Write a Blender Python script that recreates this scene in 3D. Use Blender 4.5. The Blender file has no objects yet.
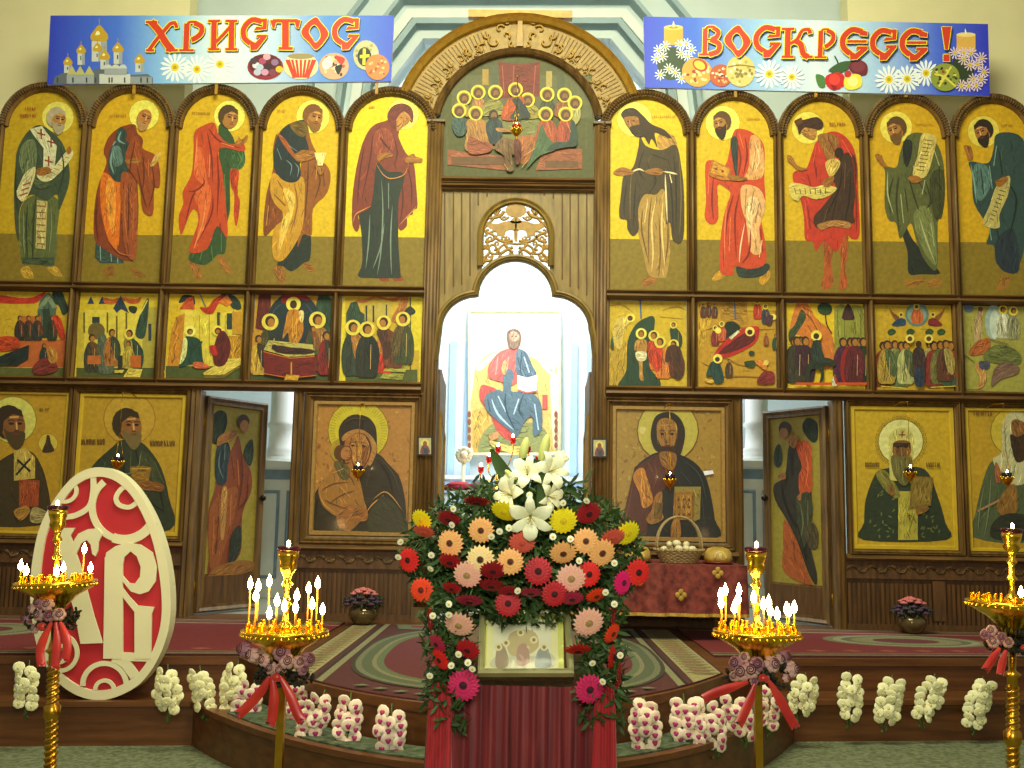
import bpy, math, random
from math import sin, cos, pi, radians, sqrt, atan2
from mathutils import Vector, Matrix
from mathutils.geometry import tessellate_polygon
random.seed(7)
SC = bpy.context.scene
COL = SC.collection
# ---------------------------------------------------------------- camera
F = 1000.0; PITCH, ROLL, YAW = radians(7.336), radians(-1.0316), radians(-0.811)
CAM = Vector((0.125, -10.0, 1.6))
def ray(a, b, d=1.0):
    cr, sr = cos(ROLL), sin(ROLL); x = cr*a+sr*b; u = -sr*a+cr*b
    cp, sp = cos(PITCH), sin(PITCH); y = cp*d-sp*u; z = sp*d+cp*u
    cy, sy = cos(YAW), sin(YAW)
    return Vector((cy*x+sy*y, -sy*x+cy*y, z))
cam_d = bpy.data.cameras.new('camera'); cam = bpy.data.objects.new('camera', cam_d); COL.objects.link(cam)
fw = ray(0, 0); rt = ray(1, 0)-fw; up = ray(0, 1)-fw
M3 = Matrix((rt.normalized(), up.normalized(), (-fw).normalized())).transposed()
cam.matrix_world = Matrix.Translation(CAM) @ M3.to_4x4()
cam_d.sensor_width = 36; cam_d.lens = F/1024*36; cam_d.clip_start = 0.05
SC.camera = cam
# measuring helpers: where the sight line of a photo pixel meets a real plane
def on_plane(px, py, p0, n):
    d = ray((px-512)/F, (384-py)/F); t = (Vector(p0)-CAM).dot(n)/d.dot(n)
    return CAM+d*t
def A(px, py, Y=0.0): return on_plane(px, py, (0, Y, 0), Vector((0, 1, 0)))
def G(px, py, z): return on_plane(px, py, (0, 0, z), Vector((0, 0, 1)))
# ---------------------------------------------------------------- world, lights, exposure
vs = SC.view_settings; vs.view_transform = 'Standard'; vs.look = 'None'; vs.gamma = 1; vs.use_curve_mapping = False
vs.exposure = 0.1
W = bpy.data.worlds.new('room_air'); SC.world = W; W.use_nodes = True
W.node_tree.nodes['Background'].inputs[0].default_value = (1.0, 0.93, 0.74, 1)
W.node_tree.nodes['Background'].inputs[1].default_value = 0.25
def light(name, kind, loc, energy, col, size=None, target=None, sy=None, spot=None):
    d = bpy.data.lights.new(name, kind); d.energy = energy; d.color = col
    o = bpy.data.objects.new(name, d); COL.objects.link(o); o.location = loc
    if kind == 'AREA':
        d.size = size
        if sy: d.shape = 'RECTANGLE'; d.size_y = sy
    elif size: d.shadow_soft_size = size
    if spot: d.spot_size = radians(spot); d.spot_blend = 0.7
    if target: o.rotation_euler = (Vector(target)-Vector(loc)).to_track_quat('-Z', 'Y').to_euler()
    return o
light('nave_chandelier_light', 'AREA', (0, -5.5, 8.2), 670, (0.97, 0.98, 0.69), 4.0, (0, -0.3, 3.0), 2.5)
light('camera_flash_light', 'AREA', (0.1, -10.2, 2.6), 120, (1.0, 0.97, 0.82), 1.2, (0, 0, 2.2))
light('altar_chandelier_light', 'AREA', (0.0, 2.6, 5.2), 215, (0.92, 0.97, 1.0), 1.6, (0, 4.6, 2.4))
light('added_lectern_light', 'SPOT', (0.3, -7.6, 6.5), 620, (1.0, 0.97, 0.75), 0.1, (0.02, -5.95, 1.2), spot=11)  # added spot without a fixture, brightens the framed icon and flowers
light('altar_window_light', 'AREA', (0.0, 4.0, 8.6), 260, (0.88, 0.96, 1.0), 5.0, (0, 4.4, 2.0), 1.5)
# ---------------------------------------------------------------- materials
def lin(c):
    if isinstance(c, str): c = [int(c[i:i+2], 16) for i in (0, 2, 4)]
    return tuple(((v/255)/12.92 if v/255 <= 0.04045 else ((v/255+0.055)/1.055)**2.4) for v in c)
MATS = {}
def mat(name, c, rough=0.6, metal=0.0, var=0.15, scale=8.0, stretch=(1, 1, 1), bump=0.0, trans=0.0, sheen=0.0, c2=None, coat=0.0):
    if name in MATS: return MATS[name]
    m = bpy.data.materials.new(name); m.use_nodes = True; nt = m.node_tree; b = nt.nodes['Principled BSDF']
    tc = nt.nodes.new('ShaderNodeTexCoord'); mp = nt.nodes.new('ShaderNodeMapping'); mp.inputs['Scale'].default_value = stretch
    nz = nt.nodes.new('ShaderNodeTexNoise'); nz.inputs['Scale'].default_value = scale; nz.inputs['Detail'].default_value = 5
    nt.links.new(tc.outputs['Object'], mp.inputs[0]); nt.links.new(mp.outputs[0], nz.inputs['Vector'])
    cr = nt.nodes.new('ShaderNodeValToRGB'); L = lin(c)
    lo = tuple(v*(1-var) for v in L); hi = tuple(min(1, v*(1+var)) for v in L) if c2 is None else lin(c2)
    cr.color_ramp.elements[0].position = 0.3; cr.color_ramp.elements[1].position = 0.7
    cr.color_ramp.elements[0].color = (*lo, 1); cr.color_ramp.elements[1].color = (*hi, 1)
    nt.links.new(nz.outputs['Fac'], cr.inputs[0]); nt.links.new(cr.outputs[0], b.inputs['Base Color'])
    b.inputs['Roughness'].default_value = rough; b.inputs['Metallic'].default_value = metal
    if trans: b.inputs['Transmission Weight'].default_value = trans
    if sheen: b.inputs['Sheen Weight'].default_value = sheen
    if coat: b.inputs['Coat Weight'].default_value = coat
    if bump:
        bp = nt.nodes.new('ShaderNodeBump'); bp.inputs['Strength'].default_value = bump; bp.inputs['Distance'].default_value = 0.01
        nt.links.new(nz.outputs['Fac'], bp.inputs['Height']); nt.links.new(bp.outputs[0], b.inputs['Normal'])
    MATS[name] = m; return m
def paintmat(name, rough=0.45, lo=0.82, hi=1.12, scale=26.0, coat=0.0):
    if name in MATS: return MATS[name]
    m = bpy.data.materials.new(name); m.use_nodes = True; nt = m.node_tree; b = nt.nodes['Principled BSDF']
    at = nt.nodes.new('ShaderNodeVertexColor'); at.layer_name = 'Col'
    tc = nt.nodes.new('ShaderNodeTexCoord'); nz = nt.nodes.new('ShaderNodeTexNoise'); nz.inputs['Scale'].default_value = scale; nz.inputs['Detail'].default_value = 6
    nt.links.new(tc.outputs['Object'], nz.inputs['Vector'])
    mr = nt.nodes.new('ShaderNodeMapRange'); mr.inputs['From Min'].default_value = 0.3; mr.inputs['From Max'].default_value = 0.7
    mr.inputs['To Min'].default_value = lo; mr.inputs['To Max'].default_value = hi
    nt.links.new(nz.outputs['Fac'], mr.inputs['Value'])
    mx = nt.nodes.new('ShaderNodeVectorMath'); mx.operation = 'SCALE'
    nt.links.new(at.outputs['Color'], mx.inputs[0]); nt.links.new(mr.outputs[0], mx.inputs['Scale'])
    nt.links.new(mx.outputs[0], b.inputs['Base Color']); b.inputs['Roughness'].default_value = rough
    if coat: b.inputs['Coat Weight'].default_value = coat; b.inputs['Coat Roughness'].default_value = 0.08
    MATS[name] = m; return m
def emis(name, c, s):
    m = bpy.data.materials.new(name); m.use_nodes = True; b = m.node_tree.nodes['Principled BSDF']
    b.inputs['Base Color'].default_value = (*lin(c), 1); b.inputs['Emission Color'].default_value = (*lin(c), 1); b.inputs['Emission Strength'].default_value = s
    MATS[name] = m; return m
wood = mat('dark_carved_wood', '5c421e', 0.5, 0, 0.35, 3.0, (6, 6, 0.8), 0.25, c2='7c5c2e')
woodh = mat('dark_wood_grain_across', '543a18', 0.5, 0, 0.35, 3.0, (0.8, 6, 6), 0.25, c2='745228')
woodlo = mat('brown_panel_wood', '4e3216', 0.5, 0, 0.3, 4.0, (6, 6, 0.8), 0.25, c2='66441e')
woodp = mat('light_carved_wood', '7a6228', 0.5, 0, 0.2, 3.0, (5, 5, 1), 0.2, c2='947a3c')
woodg = mat('golden_carved_wood', 'b48a2c', 0.45, 0, 0.15, 5.0, (3, 3, 3), 0.2, c2='c69c3c')
woodgd = mat('golden_wood_moulding', 'a17a28', 0.45, 0, 0.2, 5.0, (3, 3, 3), 0.2)
wooddk = mat('groove_wood', '5c421a', 0.7)
gold = mat('polished_gold', 'ffc63a', 0.22, 1.0, 0.1, 20)
brass = mat('polished_brass', 'c99a33', 0.28, 1.0, 0.15, 20)
PM = paintmat('icon_tempera', 0.62); PMg = paintmat('glazed_icon_tempera', 0.35, 0.85, 1.1, 30, 0.25)
PMc = paintmat('woven_carpet_wool', 0.95, 0.65, 1.25, 60)
PMb = paintmat('printed_banner_vinyl', 0.5, 0.97, 1.03)
flame = emis('candle_flame', 'ffe09a', 60)
# ---------------------------------------------------------------- mesh helpers
def spl(pts, n=5, closed=True):
    out = []; N = len(pts)
    for i in range(N if closed else N-1):
        if closed: a, b, c, d = pts[i-1], pts[i], pts[(i+1) % N], pts[(i+2) % N]
        else: a, b, c, d = pts[max(i-1, 0)], pts[i], pts[i+1], pts[min(i+2, N-1)]
        for k in range(n):
            t = k/n
            out.append(tuple(0.5*((2*b[j])+(-a[j]+c[j])*t+(2*a[j]-5*b[j]+4*c[j]-d[j])*t*t+(-a[j]+3*b[j]-3*c[j]+d[j])*t**3) for j in range(len(b))))
    if not closed: out.append(tuple(pts[-1]))
    return out
class MB:
    def __init__(s): s.v = []; s.f = []; s.mi = []; s.c = []; s.sm = []
    def add(s, vs_, fs, mi=0, c=(1, 1, 1), sm=False):
        o = len(s.v); s.v += [Vector(v) for v in vs_]
        for f in fs: s.f.append(tuple(i+o for i in f)); s.mi.append(mi); s.c.append(c); s.sm.append(sm)
        return s
    def box(s, lo, hi, mi=0, c=(1, 1, 1)):
        x0, y0, z0 = lo; x1, y1, z1 = hi
        return s.add([(x0,y0,z0),(x1,y0,z0),(x1,y1,z0),(x0,y1,z0),(x0,y0,z1),(x1,y0,z1),(x1,y1,z1),(x0,y1,z1)],
              [(0,3,2,1),(4,5,6,7),(0,1,5,4),(1,2,6,5),(2,3,7,6),(3,0,4,7)], mi, c)
    def poly(s, pts, mi=0, c=(1, 1, 1)):
        pts = [Vector(p) for p in pts]
        tr = tessellate_polygon([pts])
        return s.add(pts, [tuple(t) for t in tr], mi, c)
    def prism(s, pts, d, mi=0, c=(1, 1, 1)):          # flat outline extruded along vector d
        pts = [Vector(p) for p in pts]; d = Vector(d); n = len(pts)
        tr = [tuple(t) for t in tessellate_polygon([pts])]
        s.add(pts, tr, mi, c); s.add([p+d for p in pts], [t[::-1] for t in tr], mi, c)
        s.add(pts+[p+d for p in pts], [(i, (i+1) % n, (i+1) % n+n, i+n) for i in range(n)], mi, c)
        return s
    def sweep(s, path, prof, closed=False, mi=0, c=(1, 1, 1), sm=False, nrm=Vector((0, -1, 0))):
        # path in a plane with normal nrm; prof = [(across, out)]
        path = [Vector(p) for p in path]; N = len(path); rings = []
        for i, p in enumerate(path):
            a = path[i-1] if (i > 0 or closed) else None; b = path[(i+1) % N] if (i < N-1 or closed) else None
            d1 = (p-a).normalized() if a is not None else None; d2 = (b-p).normalized() if b is not None else None
            if d1 is None: d1 = d2
            if d2 is None: d2 = d1
            n1 = d1.cross(nrm); n2 = d2.cross(nrm); m = (n1+n2)
            m = m.normalized() if m.length > 1e-6 else n1
            k = 1/max(0.35, m.dot(n1)); rings.append([p+m*k*u+nrm*w for u, w in prof])
        K = len(prof); vs_ = [v for r in rings for v in r]; fs = []
        for i in range(N if closed else N-1):
            j = (i+1) % N
            for k in range(K-1): fs.append((i*K+k, i*K+k+1, j*K+k+1, j*K+k))
        if not closed: fs += [tuple(range(K))[::-1], tuple((N-1)*K+k for k in range(K))]
        return s.add(vs_, fs, mi, c, sm)
    def tube(s, path, r, n=6, mi=0, c=(1, 1, 1), sm=True, closed=False):
        path = [Vector(p) for p in path]; N = len(path); vs_ = []; up_ = None
        for i, p in enumerate(path):
            a = path[(i-1) % N if closed else max(i-1, 0)]; b = path[(i+1) % N if closed else min(i+1, N-1)]
            t = (b-a).normalized()
            if up_ is None: up_ = Vector((0, 0, 1)) if abs(t.z) < 0.9 else Vector((1, 0, 0))
            x = up_.cross(t).normalized(); y = t.cross(x).normalized(); up_ = y if abs(t.z) < 2 else up_
            rr = r[i] if isinstance(r, (list, tuple)) else r
            vs_ += [p+x*rr*cos(2*pi*k/n)+y*rr*sin(2*pi*k/n) for k in range(n)]
        fs = [(i*n+k, i*n+(k+1) % n, ((i+1) % N)*n+(k+1) % n, ((i+1) % N)*n+k) for i in range(N if closed else N-1) for k in range(n)]
        s.add(vs_, fs, mi, c, sm)
        if not closed:
            o = len(s.v)-N*n
            s.f.append(tuple(o+k for k in range(n))[::-1]); s.f.append(tuple(o+(N-1)*n+k for k in range(n)))
            for _ in range(2): s.mi.append(mi); s.c.append(c); s.sm.append(False)
        return s
    def lathe(s, prof, o=(0, 0, 0), n=20, mi=0, c=(1, 1, 1), sm=True):   # prof [(r,z)]
        o = Vector(o); vs_ = [o+Vector((r*cos(2*pi*k/n), r*sin(2*pi*k/n), z)) for r, z in prof for k in range(n)]
        fs = [(i*n+k, i*n+(k+1) % n, (i+1)*n+(k+1) % n, (i+1)*n+k) for i in range(len(prof)-1) for k in range(n)]
        if prof[0][0] > 1e-4: fs.append(tuple(range(n))[::-1])
        if prof[-1][0] > 1e-4: fs.append(tuple((len(prof)-1)*n+k for k in range(n)))
        return s.add(vs_, fs, mi, c, sm)
    def ball(s, o, r, n=8, m=6, mi=0, c=(1, 1, 1), rot=None):
        o = Vector(o); R = r if isinstance(r, (tuple, list)) else (r, r, r); vs_ = []
        for j in range(m+1):
            a = -pi/2+pi*j/m
            for k in range(n):
                q = Vector((R[0]*cos(a)*cos(2*pi*k/n), R[1]*cos(a)*sin(2*pi*k/n), R[2]*sin(a)))
                vs_.append(o+(rot @ q if rot else q))
        return s.add(vs_, [(j*n+k, j*n+(k+1) % n, (j+1)*n+(k+1) % n, (j+1)*n+k) for j in range(m) for k in range(n)], mi, c, True)
    def merge(s, o, M=None):
        k = len(s.v); s.v += [(M @ v if M is not None else v.copy()) for v in o.v]
        s.f += [tuple(i+k for i in f) for f in o.f]; s.mi += o.mi; s.c += o.c; s.sm += o.sm
        return s
    def build(s, name, mats, parent=None, origin=None):
        if not isinstance(mats, (list, tuple)): mats = [mats]
        if parent is not None:
            off = Vector(parent.get('_w', (0, 0, 0))); loc = Vector((0, 0, 0))
        elif origin is not None: off = Vector(origin); loc = off
        else:
            xs = [v.x for v in s.v]; ys = [v.y for v in s.v]; zs = [v.z for v in s.v]
            off = Vector(((min(xs)+max(xs))/2, (min(ys)+max(ys))/2, min(zs))); loc = off
        me = bpy.data.meshes.new(name); me.from_pydata([v-off for v in s.v], [], s.f)
        for m in mats: me.materials.append(m)
        for p, mi, sm in zip(me.polygons, s.mi, s.sm): p.material_index = mi; p.use_smooth = sm
        at = me.color_attributes.new('Col', 'BYTE_COLOR', 'CORNER'); buf = []
        for p, c in zip(me.polygons, s.c):
            for _ in range(p.loop_total): buf += [c[0], c[1], c[2], 1.0]
        at.data.foreach_set('color', buf); me.update()
        o = bpy.data.objects.new(name, me); COL.objects.link(o); o.location = loc
        if parent is not None: o.parent = parent; o['_w'] = tuple(off)
        else: o['_w'] = tuple(loc)
        return o
def tag(o, label=None, cat=None, group=None, kind=None):
    if label: o['label'] = label
    if cat: o['category'] = cat
    if group: o['group'] = group
    if kind: o['kind'] = kind
    return o
def thing(name, label, cat, loc=(0, 0, 0), group=None):
    o = bpy.data.objects.new(name, None); COL.objects.link(o); o.location = loc; o.empty_display_size = 0.1; o['_w'] = tuple(loc)
    return tag(o, label, cat, group)
def dup(root, loc, label=None, rot=None, sc=None, group=None):
    r = root.copy(); COL.objects.link(r); r.location = loc; r['_w'] = tuple(loc)
    if rot is not None: r.rotation_euler = rot
    if sc is not None: r.scale = (sc, sc, sc)
    if label: r['label'] = label
    if group: r['group'] = group
    for ch in root.children:
        c = ch.copy(); COL.objects.link(c); c.parent = r
        for g in ch.children: d = g.copy(); COL.objects.link(d); d.parent = c
    return r
def struct(o): o['kind'] = 'structure'; return o
# ---------------------------------------------------------------- painter: flat paint layers on a real surface
def inpoly(p, poly):
    c = False; j = len(poly)-1; x, y = p
    for i in range(len(poly)):
        if (poly[i][1] > y) != (poly[j][1] > y) and x < (poly[j][0]-poly[i][0])*(y-poly[i][1])/(poly[j][1]-poly[i][1])+poly[i][0]: c = not c
        j = i
    return c
class Paint:
    def __init__(s, ox, oy, sc, plane=None, step=0.00004, auto=False):
        s.o = (ox, oy, sc); s.m = MB(); s.k = 14; s.step = step
        s.auto = auto; s.mul = 1.0; s.plane = plane or (Vector((0, 0, 0)), Vector((0, -1, 0)))
    def at(s, ox, oy, sc): s.o = (ox, oy, sc); return s
    def P(s, x, y):
        ox, oy, sc = s.o; p0, n = s.plane
        return on_plane(ox+x/sc, oy+y/sc, p0, n)+n*(s.step*s.k)
    def raw(s, pts, c):
        if len(pts) < 3: return
        s.m.poly([s.P(*p) for p in pts], 0, tuple(v*s.mul for v in lin(c))); s.k += 1
    def f(s, c, *xy, n=4, sm=True):
        pts = [(xy[i], xy[i+1]) for i in range(0, len(xy), 2)]
        q = spl(pts, n) if sm else pts; s.raw(q, c)
        if s.auto: s.weave(q, c)
        return s
    def weave(s, q, c):           # fold and brush strokes inside a painted shape
        ar = abs(sum(a[0]*b[1]-b[0]*a[1] for a, b in zip(q, q[1:]+q[:1])))/2; sc = s.o[2]
        if ar < sc*sc*14: return
        rnd = random.Random(int(ar)+int(q[0][0])); N = len(q)
        mx = sum(p[0] for p in q)/N; my = sum(p[1] for p in q)/N
        xx = sum((p[0]-mx)**2 for p in q); yy = sum((p[1]-my)**2 for p in q); xy = sum((p[0]-mx)*(p[1]-my) for p in q)
        th = 0.5*atan2(2*xy, xx-yy); x0, x1 = min(p[0] for p in q), max(p[0] for p in q); y0, y1 = min(p[1] for p in q), max(p[1] for p in q)
        rgb = [int(c[i:i+2], 16) for i in (0, 2, 4)]
        for k in range(min(60, int(ar/(sc*sc*5)))):
            f_ = rnd.choice((0.58, 0.68, 0.78, 1.15, 1.26)); cc = ''.join('%02x' % max(0, min(255, int(v*f_+(8 if f_ > 1 else 0)))) for v in rgb)
            a = th+rnd.gauss(0, .3); L_ = rnd.uniform(5, 15)*sc; cx, cy = rnd.uniform(x0, x1), rnd.uniform(y0, y1); bn = rnd.uniform(-.16, .16)
            for _ in range(5):
                bend = bn*L_; pts = [(cx+cos(a)*L_*t-sin(a)*bend*(1-4*t*t), cy+sin(a)*L_*t+cos(a)*bend*(1-4*t*t)) for t in (-.5, -.2, .2, .5)]
                if all(inpoly(p, q) for p in pts): s.l(cc, rnd.uniform(.4, .95)*sc*.9, *[v for p in pts for v in p], n=3, taper=True); break
                L_ *= .66
    def r(s, c, x0, y0, x1, y1): s.raw([(x0, y0), (x1, y0), (x1, y1), (x0, y1)], c); return s
    def e(s, c, cx, cy, rx, ry=None, rot=0, n=20):
        ry = ry or rx; a = radians(rot)
        s.raw([(cx+rx*cos(t)*cos(a)-ry*sin(t)*sin(a), cy+rx*cos(t)*sin(a)+ry*sin(t)*cos(a)) for t in [2*pi*i/n for i in range(n)]], c); return s
    def l(s, c, w, *xy, n=4, taper=False, sm=True, closed=False):
        pts = [(xy[i], xy[i+1]) for i in range(0, len(xy), 2)]
        if sm and len(pts) > 2: pts = spl(pts, n, closed)
        if closed: pts = pts+[pts[0]]
        N = len(pts); L = []; R = []
        for i, p in enumerate(pts):
            a = pts[max(i-1, 0)]; b = pts[min(i+1, N-1)]
            if closed and i in (0, N-1): a = pts[-2]; b = pts[1]
            dx, dy = b[0]-a[0], b[1]-a[1]; q = math.hypot(dx, dy) or 1
            ww = w/2*(1 if not taper else max(0.12, sin(pi*min(1, max(0, (i+0.3)/(N-0.4))))))
            L.append((p[0]-dy/q*ww, p[1]+dx/q*ww)); R.append((p[0]+dy/q*ww, p[1]-dx/q*ww))
        vs_ = [s.P(*p) for p in L+R]
        s.m.add(vs_, [(i, i+1, N+i+1, N+i) for i in range(N-1)], 0, tuple(v*s.mul for v in lin(c))); s.k += 1; return s
    def F(s, c, w, *lines):           # several tapered fold strokes
        for q in lines: s.l(c, w, *q, taper=True)
        return s
    def txt(s, c, x, y, w, h, n):     # small illegible inscription strokes
        rnd = random.Random(int(x*7+y)); dx = w/n
        for i in range(n):
            xx = x+dx*(i+0.2)
            s.l(c, h*0.16, xx, y, xx+dx*0.1, y+h, sm=False)
            if rnd.random() < .7: s.l(c, h*0.14, xx, y+h*rnd.choice((0, .5)), xx+dx*0.55, y+h*rnd.choice((0.1, .5, 1)), sm=False)
            if rnd.random() < .5: s.l(c, h*0.16, xx+dx*0.55, y+h*.1, xx+dx*0.5, y+h, sm=False)
        return s
    def head(s, cx, cy, r, d=1, hair='3a2a10', beard=None, bl=1.0, skin='986226', tilt=20, det=True, hairless=False):
        # d: facing right (+1) or left (-1); tilt: how far it bows
        def q(u, v):
            a = radians(tilt)*d; return cx+(u*d)*cos(a)-v*sin(a), cy+(u*d)*sin(a)+v*cos(a)
        def ell(c, u, v, a, b):
            s.raw([q(u+a*cos(t), v+b*sin(t)) for t in [2*pi*i/16 for i in range(16)]], c)
        if not hairless: ell(hair, -0.16*r, -0.14*r, 0.92*r, 1.02*r)
        ell(skin, 0.12*r, 0.1*r, 0.72*r, 0.92*r)
        if hairless is False: s.raw([q(*p) for p in [(-.9*r, 0), (-.75*r, -.75*r), (-.1*r, -1.15*r), (.6*r, -.85*r), (.72*r, -.45*r), (.1*r, -.62*r), (-.45*r, -.2*r), (-.5*r, .45*r)]], hair)
        if beard: s.raw([q(*p) for p in spl([(-.45*r, .25*r), (-.1*r, .45*r), (.35*r, .38*r), (.82*r, .5*r), (.72*r, (.9+.4*bl)*r), (.3*r, (1.05+.75*bl)*r), (-.2*r, (.8+.3*bl)*r)], 3)], beard)
        if det:
            dk = '4a2a0c'
            for u in (0.0, 0.5): s.raw([q(u*r+r*.17*cos(t), -.05*r+r*.08*sin(t)) for t in [2*pi*i/8 for i in range(8)]], '2a1806')
            s.l(dk, r*.07, *q(-.2*r, -.2*r), *q(.05*r, -.28*r), *q(.2*r, -.2*r)); s.l(dk, r*.07, *q(.35*r, -.22*r), *q(.55*r, -.28*r), *q(.7*r, -.18*r))
            s.l('d7a060', r*.1, *q(.3*r, -.15*r), *q(.34*r, .3*r)); s.l(dk, r*.07, *q(.2*r, .36*r), *q(.45*r, .36*r))
            s.l('7c2c14', r*.09, *q(.15*r, .56*r), *q(.5*r, .55*r)); s.l('cf9450', r*.12, *q(-.1*r, -.42*r), *q(.45*r, -.45*r))
        return s
    def build(s, name, m, parent=None): return s.m.build(name, m, parent)
# ================================================================ setting
SOL = 0.53; ST = 0.29
GRNC = mat('green_grey_floor_carpet', '55603f', 0.95, 0, 0.35, 30, c2='7a8060')
stepm = mat('varnished_step_wood', '583212', 0.4, 0, 0.2, 3, (0.6, 4, 8), 0.15, c2='6c4220')
struct(MB().box((-9, -14, -0.12), (9, -1.0, 0)).build('floor', GRNC))
def ambo(base, reach, hw, x=9.0, n=40):
    pts = [(-x, base-.12*x)]
    for i in range(n+1):
        t = -1+2*i/n; pts.append((hw*t, base+.12*hw*t*(t*t)-reach*(1-t*t)))
    pts.append((x, base+.12*x)); return pts
def slab(name, front, z0, z1, m, back=0.6, lip=0.0):
    b = MB(); pts = [(x, y, z0) for x, y in front]+[(front[-1][0], back, z0), (front[0][0], back, z0)]
    b.prism(pts, (0, 0, z1-z0))
    return struct(b.build(name, m))
up_edge = ambo(-2.38, 1.9, 1.9); lo_edge = ambo(-2.75, 1.85, 2.1)
slab('lower_step_platform', lo_edge, 0, ST, stepm, -1.0)
slab('solea_platform', up_edge, 0.02, SOL, stepm, 0.35)
b = MB(); b.sweep([(x, y, ST) for x, y in lo_edge], [(-.03, -.03), (.03, -.03), (.03, .004), (-.03, .004), (-.03, -.03)], nrm=Vector((0, 0, 1)))
b.sweep([(x, y, SOL) for x, y in up_edge], [(-.02, -.05), (.02, -.05), (.02, .004), (-.02, .004), (-.02, -.05)], nrm=Vector((0, 0, 1)))
struct(b.build('trim_1', stepm))
struct(MB().box((-6, 0.35, 0.3), (6, 5.4, SOL-0.002)).build('altar_floor', mat('altar_floor_boards', '8a8a7a', 0.5)))
# cream east wall with the wide opening into the altar
cream = mat('cream_wall_plaster', 'd8cfa0', 0.8, 0, 0.04, 3)
xl = A(184, 100, 0.5).x; xr = A(850, 100, 0.5).x
struct(MB().box((-9, 0.5, 0.3), (xl, 0.75, 9)).build('wall_left', cream))
struct(MB().box((xr, 0.5, 0.3), (9, 0.75, 9)).build('wall_right', cream))
altw = mat('pale_blue_white_plaster', 'cfdcdc', 0.75, 0, 0.06, 1.2)
altb = mat('blue_grey_moulding_paint', '9db4bc', 0.7, 0, 0.08, 4)
altwh = mat('white_moulding_paint', 'e6ebe6', 0.7, 0, 0.05, 4)
struct(MB().box((-6, 5.2, 0.3), (6, 5.4, 9.5)).build('wall_altar', altw))
struct(MB().box((-6.2, 0.75, 0.3), (-6, 5.4, 9.5)).build('wall_altar_left', altw))
struct(MB().box((6, 0.75, 0.3), (6.2, 5.4, 9.5)).build('wall_altar_right', altw))
struct(MB().box((-9, -14, 9.5), (9, 5.4, 9.7)).build('ceiling', cream))
# octagonal stepped archivolt seen above the gable
ao = MB(); Yo = 1.9
def pxpath(pts, Y): return [A(x, y, Y) for x, y in pts]
for off, w, dp, mi in ((0, .10, .10, 0), (.17, .07, .16, 1), (.3, .12, .05, 2), (.5, .05, .2, 1), (.62, .2, .0, 0), (.9, .06, .12, 1)):
    pth = pxpath([(372, 190), (386, 92), (424, 42), (610, 42), (652, 92), (664, 190)], Yo)
    ao.sweep(pth, [(-off-w, -.2), (-off-w, dp), (-off, dp), (-off, -.2)], mi=mi)
pth = pxpath([(372, 190), (386, 92), (424, 42), (610, 42), (652, 92), (664, 190)], Yo)
ao.sweep(pth, [(-3.2, -.25), (-3.2, -.02), (0, -.02), (0, -.25)], mi=0)
struct(ao.build('trim_2', [altw, altb, altwh]))
# pilasters, cornices and dados of the altar wall
tr = MB()
for px in (468, 452, 574, 590):
    p = A(px, 400, 5.1); tr.box((p.x-.05, 5.12, SOL), (p.x+.05, 5.2, 4.2), 0)
for px, w in ((205, .06), (240, .14), (300, .05), (340, .12), (388, .08), (700, .1), (735, .05), (772, .14), (820, .07), (660, .08)):
    p = A(px, 100, 3.4); tr.box((p.x-w, 3.4, 4.2), (p.x+w, 3.5, 9), 1 if w < .1 else 0)
struct(tr.build('trim_3', [mat('sky_blue_stripe_paint', '9fc0e0', 0.7, 0, .05), altwh]))
def column(name, px, Y):
    b = MB(); c = A(px, 430, Y); zl = A(px, 462, Y).z
    b.lathe([(.24, zl), (.24, zl+.05), (.19, zl+.08), (.22, zl+.13), (.15, zl+.18), (.14, zl+.42), (.18, zl+.46), (.14, zl+.51), (.135, zl+2.2)], (c.x, Y, 0), 24)
    return struct(b.build(name, altwh))
column('altar_column', 281, 2.6); column('altar_column', 757, 2.6)
for nm, x0, x1 in (('dado_left', 225, 300), ('dado_right', 730, 800)):
    b = MB(); a = A(x0, 462, 2.2); c = A(x1, 462, 2.2); z = a.z
    b.box((a.x, 2.25, SOL), (c.x, 3.1, z-.05)); b.box((a.x-.03, 2.2, z-.06), (c.x+.03, 3.15, z+.02))
    b.box((a.x, 2.24, z-.2), (c.x, 2.25, z-.08), 1)
    k = a.x
    while k < c.x: b.sweep([(k+.06, 2.25, SOL+.25), (k+.06, 2.25, z-.35), (k+.30, 2.25, z-.35), (k+.30, 2.25, SOL+.25)], [(-.02, 0), (-.01, .03), (.01, .03), (.02, 0)], True, 1); k += .36
    struct(b.build(nm+'_cupboard_wall', [altwh, mat('slate_blue_frieze', '7c94a6', .6)]))

# ================================================================ iconostasis carpentry
PX = [-5.43, -4.512, -3.596, -2.714, -1.818, -0.844]; PXR = [0.845, 1.797, 2.696, 3.584, 4.471, 5.36]
ZB1, ZB2, ZB3 = 3.817, 2.83, 1.356
ZSP = A(130, 128).z; ZTP = A(130, 84.5).z
ico = thing('iconostasis', 'tall carved brown wooden icon screen with arched rows and golden gable above the central doorway', 'iconostasis', (0, 0, SOL))
def arch_path(x0, x1, zs, zt, y=0, n=18):
    cx = (x0+x1)/2; rx = (x1-x0)/2; rz = zt-zs
    return [(cx-rx*cos(pi*i/n), y, zs+rz*sin(pi*i/n)) for i in range(n+1)]
MOULD = [(-.05, .0), (-.05, .03), (-.035, .06), (-.015, .045), (0, .075), (.02, .045), (.035, .05), (.05, .02), (.05, 0)]
cells = [(PX[i], PX[i+1]) for i in range(5)]+[(PXR[i], PXR[i+1]) for i in range(5)]
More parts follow.
